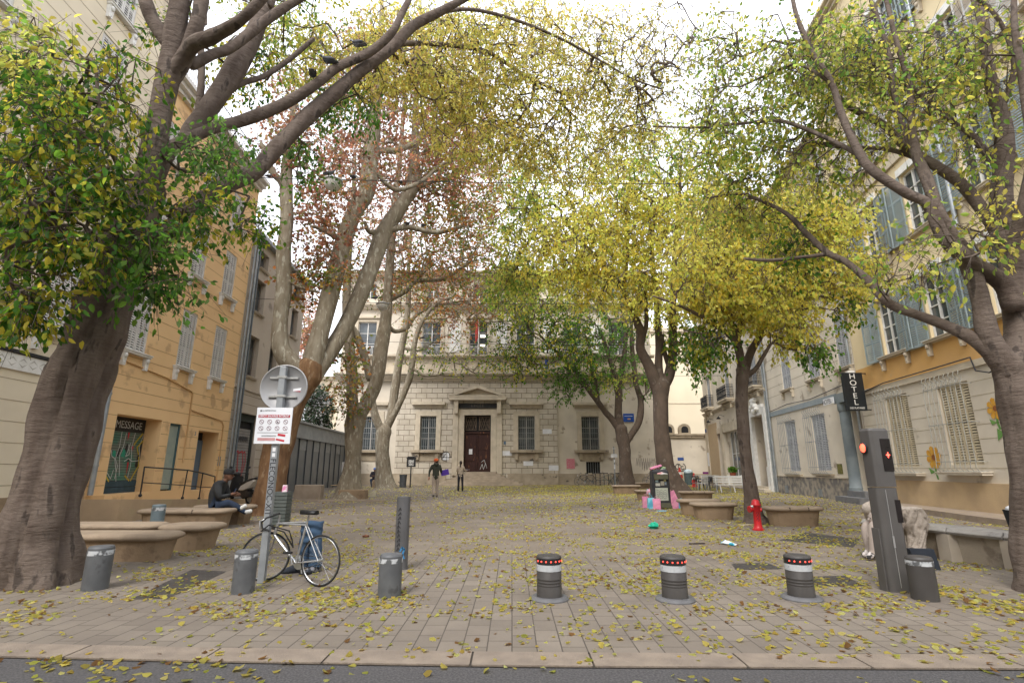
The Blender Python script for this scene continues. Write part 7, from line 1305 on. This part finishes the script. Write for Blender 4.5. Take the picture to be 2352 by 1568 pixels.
def person(label, loc, rz, J=None, RR=None, top=None, leg=None, shoe=None, skin=None, hair=None, hat=None, s=1, headdir=0, use=None, group=None, puff=1.0, curl=.6, beard=False, long_hair=False, hood=False):
    j = dict(JD); j.update(J or {}); rr = dict(RD_); rr.update(RR or {}); skin = skin or skin_m; t = thing('person', label, 'person', loc, rz, group); t.scale = (s, s, s)
    bn = [b_ for b_ in BN if (use is None or b_[0] in use and b_[1] in use)]; names = []
    for a, b_, _ in bn:
        for n_ in (a, b_):
            if n_ not in names: names.append(n_)
    me = bpy.data.meshes.new('tmp'); me.from_pydata([j[n_] for n_ in names], [(names.index(a), names.index(b_)) for a, b_, _ in bn], []); o = bpy.data.objects.new('tmp', me); COL.objects.link(o)
    sk = o.modifiers.new('s', 'SKIN'); sk.use_smooth_shade = True; ss = o.modifiers.new('u', 'SUBSURF'); ss.levels = 2; ss.render_levels = 2
    for i, n_ in enumerate(names): k = rr[n_] * (puff if n_[:2] in ('pe', 'sp', 'ch', 'sh', 'el') else 1); me.skin_vertices[0].data[i].radius = (k, k * (.78 if n_ in ('chest', 'spine', 'pelvis') else 1)); me.skin_vertices[0].data[i].use_root = (n_ == 'pelvis')
    bpy.context.view_layer.update(); ev = bpy.data.meshes.new_from_object(o.evaluated_get(bpy.context.evaluated_depsgraph_get())); bpy.data.objects.remove(o)
    m = MB(); V = [v.co.copy() for v in ev.vertices]; MT = dict(top=top, leg=leg, shoe=shoe)
    segs = [(Vector(j[a]), Vector(j[b_]), MT[c] if c != 'shoe' else shoe, a, b_) for a, b_, c in bn]; by = {}
    for f in ev.polygons:
        c = f.center; best = None
        for a, b_, mt_, na, nb in segs:
            d = b_ - a; tt = max(0, min(1, (c - a).dot(d) / d.length_squared)); q = (c - (a + d * tt)).length - (rr[na] * (1 - tt) + rr[nb] * tt)
            if best is None or q < best[0]: best = (q, mt_)
        by.setdefault(best[1], []).append(list(f.vertices))
    m.v = V
    for mt_, fs in by.items():
        m.mt(mt_)
        for f in fs: m.f.append(f); m.m.append(m.cur); m.sm.append(True)
    full = 'head' in j and (use is None or 'neck' in use)
    if full:  # head, ears, nose and the five-fingered hands belong to the same body mesh
        hx, hy, hz = j['head']; M0 = Matrix.Translation((hx, hy, hz)) @ Matrix.Rotation(headdir, 4, 'Z'); m.M = M0; m.mt(skin)
        m.ball((0, 0, 0), (.078, .095, .118), 16, 12); m.ball((0, -.02, -.06), (.055, .07, .06), 12, 8); m.ball((0, -.102, -.012), (.013, .02, .022), 8, 6)
        for s_ in (-1, 1): m.ball((s_ * .08, .005, -.01), (.012, .02, .03), 8, 6)
        m.mt(mat('lip', (.35, .12, .1))); m.ball((0, -.088, -.055), (.022, .008, .007), 8, 4); m.mt(inkc)
        for s_ in (-1, 1): m.ball((s_ * .03, -.088, .008), (.011, .007, .007), 8, 4)
        m.M = None; m.mt(skin); m.tube([j['neck'], tuple(Vector(j['head']) - Vector((0, 0, .05)))], .052, 10)
    for S_ in ('l', 'r'):
        if 'wr' + S_ not in names: continue
        w_ = Vector(j['wr' + S_]); d = (w_ - Vector(j['el' + S_])).normalized(); sd = d.cross(Vector((0, 1, 0))); sd = sd.normalized() if sd.length > .1 else Vector((1, 0, 0)); nn = d.cross(sd).normalized(); m.mt(skin)
        m.tube([w_ - d * .01, w_ + d * .04, w_ + d * .085], [.028, .036, .034], 8)
        for k, L_ in enumerate((.065, .078, .074, .058)):
            b_ = w_ + d * .08 + sd * (-.027 + k * .018); m.tube([b_, b_ + d * L_ * .45 + nn * L_ * .12 * curl, b_ + d * L_ * .75 + nn * L_ * .4 * curl, b_ + d * L_ * .85 + nn * L_ * .75 * curl], [.009, .0088, .008, .0065], 6)
        b_ = w_ + d * .03 + sd * -.03; m.tube([b_, b_ + d * .03 - sd * .022, b_ + d * .06 - sd * .022 + nn * .015], [.012, .0105, .008], 6)
    m.build('body', None, t)
    if full:
        if hair:
            m = MB(); m.mt(hair); m.M = M0; m.ball((0, .018, .02), (.088, .098, .115), 14, 10)
            if long_hair: m.tube([(0, .1, .02), (0, .13, -.06), (0, .12, -.18), (0, .1, -.27)], [.04, .038, .032, .012], 10); m.ball((0, .105, .03), (.045, .04, .045), 10, 8)
            m.build('hair', None, t)
        if beard: m = MB(); m.mt(hair or inkc); m.M = M0; m.ball((0, -.045, -.085), (.058, .055, .05), 12, 8); m.build('beard', None, t)
        if hat:
            m = MB(); m.mt(hat); m.M = M0; m.lathe([(.098, .02), (.104, .045), (.1, .09), (.075, .128), (.035, .145), (0, .148)], 18, sy=1.1)
            if 'cap' in hat.name: m.ball((0, -.12, .035), (.07, .07, .012), 10, 6)
            m.build('hat', None, t)
        if hood: m = MB(); m.mt(top); m.M = Matrix.Translation(j['neck']); m.lathe([(.10, -.06), (.13, 0), (.12, .05), (.09, .07), (.07, .03)], 16, (0, .04, .0), sy=1.1); m.build('hood', None, t)
    return t
# ---- walking man
g = G(999, 1142); s0 = (1142 - 1054) * mpp(g) / 1.79
olive = mat('olive_jacket', (.055, .06, .045), (.04, .045, .035), scale=6, rough=.9, bump=.3); beige = mat('beige_trousers', (.42, .35, .29), (.36, .30, .25), scale=5, rough=.9); grsh = mat('grey_shoes', (.22, .22, .21), (.1, .1, .1), scale=9)
person('man in orange beanie and olive jacket walking with a purple folder', (g[0], g[1], 0), R(195), s=s0, top=olive, leg=beige, shoe=grsh, hair=mat('dark_brown_hair', (.05, .03, .02)), hat=mat('orange_beanie', (.65, .13, .03), (.55, .1, .03), bump=.4), headdir=R(50), beard=True, hood=True, puff=1.12,
       J=dict(ell=(.31, .1, 1.17), wrl=(.33, .16, .93), elr=(-.27, -.08, 1.15), wrr=(-.30, -.30, 1.10), knl=(.09, .04, .5), anl=(.09, .20, .12), tol=(.1, .08, .05), knr=(-.1, -.1, .51), anr=(-.1, -.12, .09), tor=(-.11, -.27, .035)), RR=dict(knl=.075, knr=.075, anl=.058, anr=.058))
t = thing('folder', 'flat purple folder held by the walking man', 'folder', (g[0] + .40 * s0, g[1] + .25, 1.13 * s0), R(12)); m = MB(); m.mt(mat('purple_card', (.10, .05, .36), (.085, .04, .3))); m.M = Matrix.Rotation(R(-12), 4, 'Y'); m.box(-.2, .2, -.015, .015, -.14, .14); m.build('cover', None, t)
# ---- woman
g = G(1057, 1128); s0 = (1128 - 1060) * mpp(g) / 1.76
person('woman with dark ponytail, beige top and black flared trousers facing the school', (g[0], g[1], 0), R(178), s=s0, top=mat('beige_top', (.50, .42, .33), (.43, .36, .28), rough=.9), leg=mat('black_trousers', (.018, .018, .025), (.03, .03, .035)), shoe=mat('black_shoes', (.02, .02, .02)), hair=mat('dark_hair', (.03, .02, .015)), long_hair=True,
       J=dict(shl=(.165, .02, 1.40), shr=(-.165, .02, 1.40), elr=(-.27, -.02, 1.17), wrr=(-.33, -.24, 1.20), ell=(.23, -.05, 1.15), wrl=(.12, -.24, 1.12), anl=(.12, .0, .09), anr=(-.14, .03, .09), knl=(.11, -.01, .5), knr=(-.12, 0, .5)), RR=dict(chest=.135, anl=.066, anr=.066, knl=.066, knr=.066, hipl=.105, hipr=.105, spine=.115))
t = thing('paper_sheet', 'white paper sheet in the hand of the standing woman', 'paper', (g[0] + .40 * s0, g[1] + .3, 1.25 * s0), R(20)); m = MB(); m.mt(paperw); m.box(-.12, .12, -.08, .08, 0, .01); m.build('sheet', None, t)
# ---- seated man in black
g = G(488, 1212); sy = g[1] + .35; blkj = mat('black_jacket', (.022, .024, .026), (.035, .037, .04), scale=7, rough=.75, bump=.5); jn = mat('dark_jeans', (.03, .045, .08), (.02, .03, .055), scale=8, rough=.9); zs = P(488, 1171, sy).z
sp_ = P(487, 1171, sy)
person('man in black jacket and flat cap sitting on a stone bench with his phone', (sp_.x, sy, zs - .10), R(100), s=1.14, top=blkj, leg=jn, shoe=mat('white_sneakers', (.7, .7, .68)), skin=skin_d, hat=mat('black_cap', (.02, .02, .022)), puff=1.38, headdir=R(-8),
       J=dict(pelvis=(0, 0, .16), spine=(0, -.02, .36), chest=(0, -.10, .58), neck=(0, -.19, .70), head=(0, -.25, .83), shl=(.19, -.10, .62), shr=(-.19, -.10, .62), ell=(.25, -.22, .38), wrl=(.12, -.38, .40), elr=(-.25, -.20, .36), wrr=(-.10, -.38, .42),
              hipl=(.1, -.03, .14), knl=(.20, -.36, .20), anl=(.10, -.66, .02), tol=(.13, -.80, .06), hipr=(-.1, -.03, .14), knr=(-.2, -.38, .26), anr=(-.12, -.62, .12), tor=(-.14, -.74, .20)), RR=dict(knl=.08, knr=.08, hipl=.11, hipr=.11, anl=.05, anr=.05, tol=.05, tor=.05), curl=1)
t = thing('phone', 'dark phone held by the seated man', 'phone', (sp_.x + .50, sy + .02, zs + .44), R(100)); m = MB(); m.mt(mat('phone_blue', (.02, .04, .1), rough=.3)); m.M = Matrix.Rotation(R(20), 4, 'X'); m.box(-.04, .04, -.006, .006, -.08, .08); m.build('phone_body', None, t)
# ---- person with blue hat seated by the far plane tree
g = G(866, 1118); sy = g[1] + .3; p0 = P(860, 1103, sy)
person('person in dark clothes and blue hat seated beside the pale plane tree', (p0.x, sy, p0.z - .12), R(10), s=1.12, top=mat('dark_coat', (.02, .022, .03), (.035, .03, .04)), leg=mat('dark_jeans', (.03, .045, .08)), shoe=mat('black_shoes', (.02, .02, .02)), skin=skin_d, hat=mat('blue_beanie', (.10, .2, .5), (.08, .15, .42)), puff=1.3,
       J=dict(pelvis=(0, 0, .16), spine=(0, -.02, .36), chest=(0, -.08, .58), neck=(0, -.14, .70), head=(0, -.18, .83), shl=(.2, -.08, .62), shr=(-.2, -.08, .62), ell=(.28, -.2, .38), wrl=(.10, -.40, .42), elr=(-.28, -.2, .38), wrr=(-.10, -.4, .42), hipl=(.1, -.03, .14), knl=(.22, -.42, .18), anl=(.14, -.46, -.26), tol=(.16, -.58, -.33), hipr=(-.1, -.03, .14), knr=(-.22, -.42, .18), anr=(-.14, -.46, -.26), tor=(-.16, -.58, -.33)), RR=dict(knl=.08, knr=.08, hipl=.11, hipr=.11))
# ---- crouched person in beige coat on the right bench
sy = 8.75; p0 = P(2056, 1200, sy); fl = mat('fleece_coat', (.40, .345, .295), (.33, .285, .24), scale=9, rough=.95, bump=.6, bscale=60); cr = mat('cream_trousers', (.38, .32, .285), (.33, .28, .245), scale=6, rough=.9)
person('person in fluffy beige coat bent forward on the stone bench behind the terminal', (p0.x, sy, 0), R(-92), s=1.0, top=fl, leg=cr, shoe=mat('mixed_sneakers', (.55, .5, .48), (.04, .04, .04), scale=20, lo=.45, hi=.52), skin=cr, hair=fl, puff=1.5,
       J=dict(pelvis=(.02, .05, .58), spine=(0, -.1, .78), chest=(0, -.26, .78), neck=(0, -.38, .68), head=(.06, -.34, .62), shl=(.22, -.24, .76), shr=(-.22, -.24, .76), ell=(.32, -.3, .5), wrl=(.18, -.42, .42), elr=(-.3, -.12, .48), wrr=(-.26, -.02, .24), hipl=(.1, .0, .56), knl=(.12, -.42, .54), anl=(.10, -.47, .1), tol=(.11, -.6, .04), hipr=(-.1, .0, .56), knr=(-.12, -.40, .50), anr=(-.11, -.40, .1), tor=(-.12, -.53, .04)), RR=dict(knl=.095, knr=.095, hipl=.13, hipr=.13, anl=.062, anr=.062, pelvis=.17, spine=.16, chest=.16, ell=.075, elr=.08, wrl=.06, wrr=.09))
t = thing('draped_coat', 'beige fleece coat tail hanging over the stone bench end', 'coat', (p0.x + .10, sy - .05, 0)); m = MB(); m.mt(fl); rs = random.Random(4)
from mathutils import noise
rings = []
for k in range(30):
    f = k / 29; z = .80 - .62 * f; a_ = .13 + .09 * math.sin(PI * min(1, f * 1.25 + .12)); cx_ = .10 + .13 * math.sin(f * 1.9 + .2) - .10 * f; row = []
    for i in range(64):
        w = 2 * PI * i / 64; q = Vector((math.cos(w) * 1.2 + f * 1.3, math.sin(w) * 1.2, f * 2.2 + math.cos(w) * .9)); n_ = abs(noise.noise(q * 1.9)); n2 = noise.noise(q * 3)
        rr_ = (1 - 1.1 * max(0, .2 - n_) * 1.1 + .08 * n2) * (1 if k not in (0,) else .5); row.append((cx_ + a_ * rr_ * math.cos(w), .17 * rr_ * math.sin(w) + .02, z + .03 * noise.noise(q * 2)))
    rings.append(row)
m.loft(rings, smooth=True); m.build('coat_cloth', None, t)
# ---- cropped legs behind the bicycle, lone sneaker
g = G(700, 1334); blj = mat('blue_jeans', (.055, .10, .17), (.04, .075, .13), scale=5, rough=.9, bump=.4, stretch=(1, 1, 6))
ty = 7.75; lg = P(706, 1334, ty); tz = P(706, 1197, ty).z; t = thing('person', 'legs in blue jeans and dark sneakers standing behind the bicycle rear wheel', 'person', (lg.x, ty, 0)); m = MB(); m.mt(blj)
def jr(cx_, hw, hd, z, ph, n=20): return [(cx_ + hw * math.copysign(abs(math.cos(2 * PI * i / n)) ** .7, math.cos(2 * PI * i / n)), hd * math.sin(2 * PI * i / n) * (1 + .05 * math.sin(z * 60 + ph)) - .012 * math.sin(z * 55 + i * .3), z + .008 * math.sin(i * 1.3)) for i in range(n)]
m.loft([jr(0, .155 - .02 * f * .6 + .004 * math.sin(f * 30), .10, tz - (tz - .40) * f, 0) for f in np.linspace(0, 1, 16)], smooth=True)
for s_ in (-1, 1): m.loft([jr(s_ * (.075 + .012 * f), .075 + .012 * f, .09, .42 - .34 * f, s_) for f in np.linspace(0, 1, 12)], smooth=True)
m.build('body', None, t); dsn = mat('dark_sneakers', (.03, .035, .045), (.25, .25, .27), scale=9, lo=.58, hi=.62)
for s_, o_ in ((-1, -.16), (1, .02)):
    m = MB(); m.mt(dsn); m.M = Matrix.Translation((s_ * .08 + o_ * .5, -.02, 0)) @ Matrix.Rotation(R(-60 if s_ < 0 else -20), 4, 'Z'); m.loft([[(y_ * w_, x, z1 * k) for y_, k in ((-1, 0), (1, 0), (1, .6), (.4, 1), (-.4, 1), (-1, .6))] for x, w_, z1 in ((-.19, .03, .05), (-.12, .045, .07), (-.03, .045, .11), (.05, .045, .13), (.10, .035, .10))], smooth=True); m.build('shoe', None, t)
g = G(361, 1279); t = thing('white_sneaker', 'white sneaker poking out behind the nearest stone bench', 'shoe', (g[0], g[1], 0), R(20)); m = MB(); m.mt(mat('white_sneakers', (.7, .7, .68))); m.loft([[(x, y * w_, z0 + (z1 - z0) * k) for y, k in ((-1, 0), (1, 0), (1, .6), (.4, 1), (-.4, 1), (-1, .6))] for x, w_, z0, z1 in ((-.12, .03, .01, .1), (-.08, .04, 0, .16), (-.02, .04, 0, .14), (.06, .045, 0, .08), (.13, .035, .01, .05))], smooth=True); m.build('shoe_upper', None, t)
# ================================================================= fallen leaves
from mathutils import noise
def litter(name, label, n, reg, size, dens, near, seed, thr=.0, z=.006):
    rng = np.random.default_rng(seed); x = rng.uniform(reg[0], reg[1], n); y = rng.uniform(reg[2], reg[3], n); keep = np.zeros(n, bool)
    for i in range(n):
        if abs(x[i]) > y[i] * 1.08 + .5: continue
        v = noise.noise(Vector((x[i] * .9, y[i] * .9, 3))) * .6 + noise.noise(Vector((x[i] * 2.8, y[i] * 2.8, 9))) * .5
        keep[i] = rng.random() < dens(x[i], y[i]) * max(0.04, min(1, .34 + v * 1.9))
    x, y = x[keep], y[keep]; N = len(x); pos = np.stack([x, y, np.full(N, z) + rng.random(N) * .012], 1); a = rng.uniform(0, 2 * PI, N); d = np.stack([np.cos(a), np.sin(a), rng.normal(0, .22, N)], 1)
    pal = np.array([(.66, .55, .13), (.60, .54, .12), (.72, .63, .22), (.54, .45, .10), (.45, .46, .08), (.62, .46, .10), (.26, .14, .05), (.55, .54, .17)]); tint = pal[rng.integers(0, 8, N)] * (1 + rng.normal(size=N) * .14)[:, None]
    class FR:                                                 # keeps the leaf blades lying flat
        def normal(s, size): r = rng.normal(size=size) * .42; r[:, 2] = 1; return r
    me = leaf_mesh(name, pos, d, size * (.45 + .8 * rng.random(N)), np.clip(tint, .02, .7), .44, near, FR()); o = bpy.data.objects.new(name, me); COL.objects.link(o); tag(o, label, 'fallen leaves', kind='stuff'); return N
gx = lambda x, c, w_: math.exp(-((x - c) / w_) ** 2)
litter('fallen_leaves', 'yellow fallen leaves scattered over the near paving and kerb', 80000, (-10, 10, 4.25, 12.5), .062, lambda x, y: (.55 if y < 5.5 else 1) * (.36 + .35 * gx(x, 4, 3.2) + .25 * gx(x, -2.6, 1.6) * gx(y, 5.8, 1.2) + .3 * gx(y, 6.2, 1.0)), True, 1)
litter('fallen_leaves', 'yellow fallen leaves drifted on the asphalt along the kerb', 3200, (-6, 6, 3.6, 4.5), .068, lambda x, y: (0 if y > KY(x) - .02 else .9 if y > KY(x) - .25 else .35), True, 2, z=-.006)
litter('fallen_leaves', 'golden leaf carpet over the far paving before the school', 230000, (-12, 16, 12.5, 46), .088, lambda x, y: .20 + .55 * gx(x, 7, 6) + .5 * (1 if y > 28 and x > -4 else 0) * .8, False, 3)
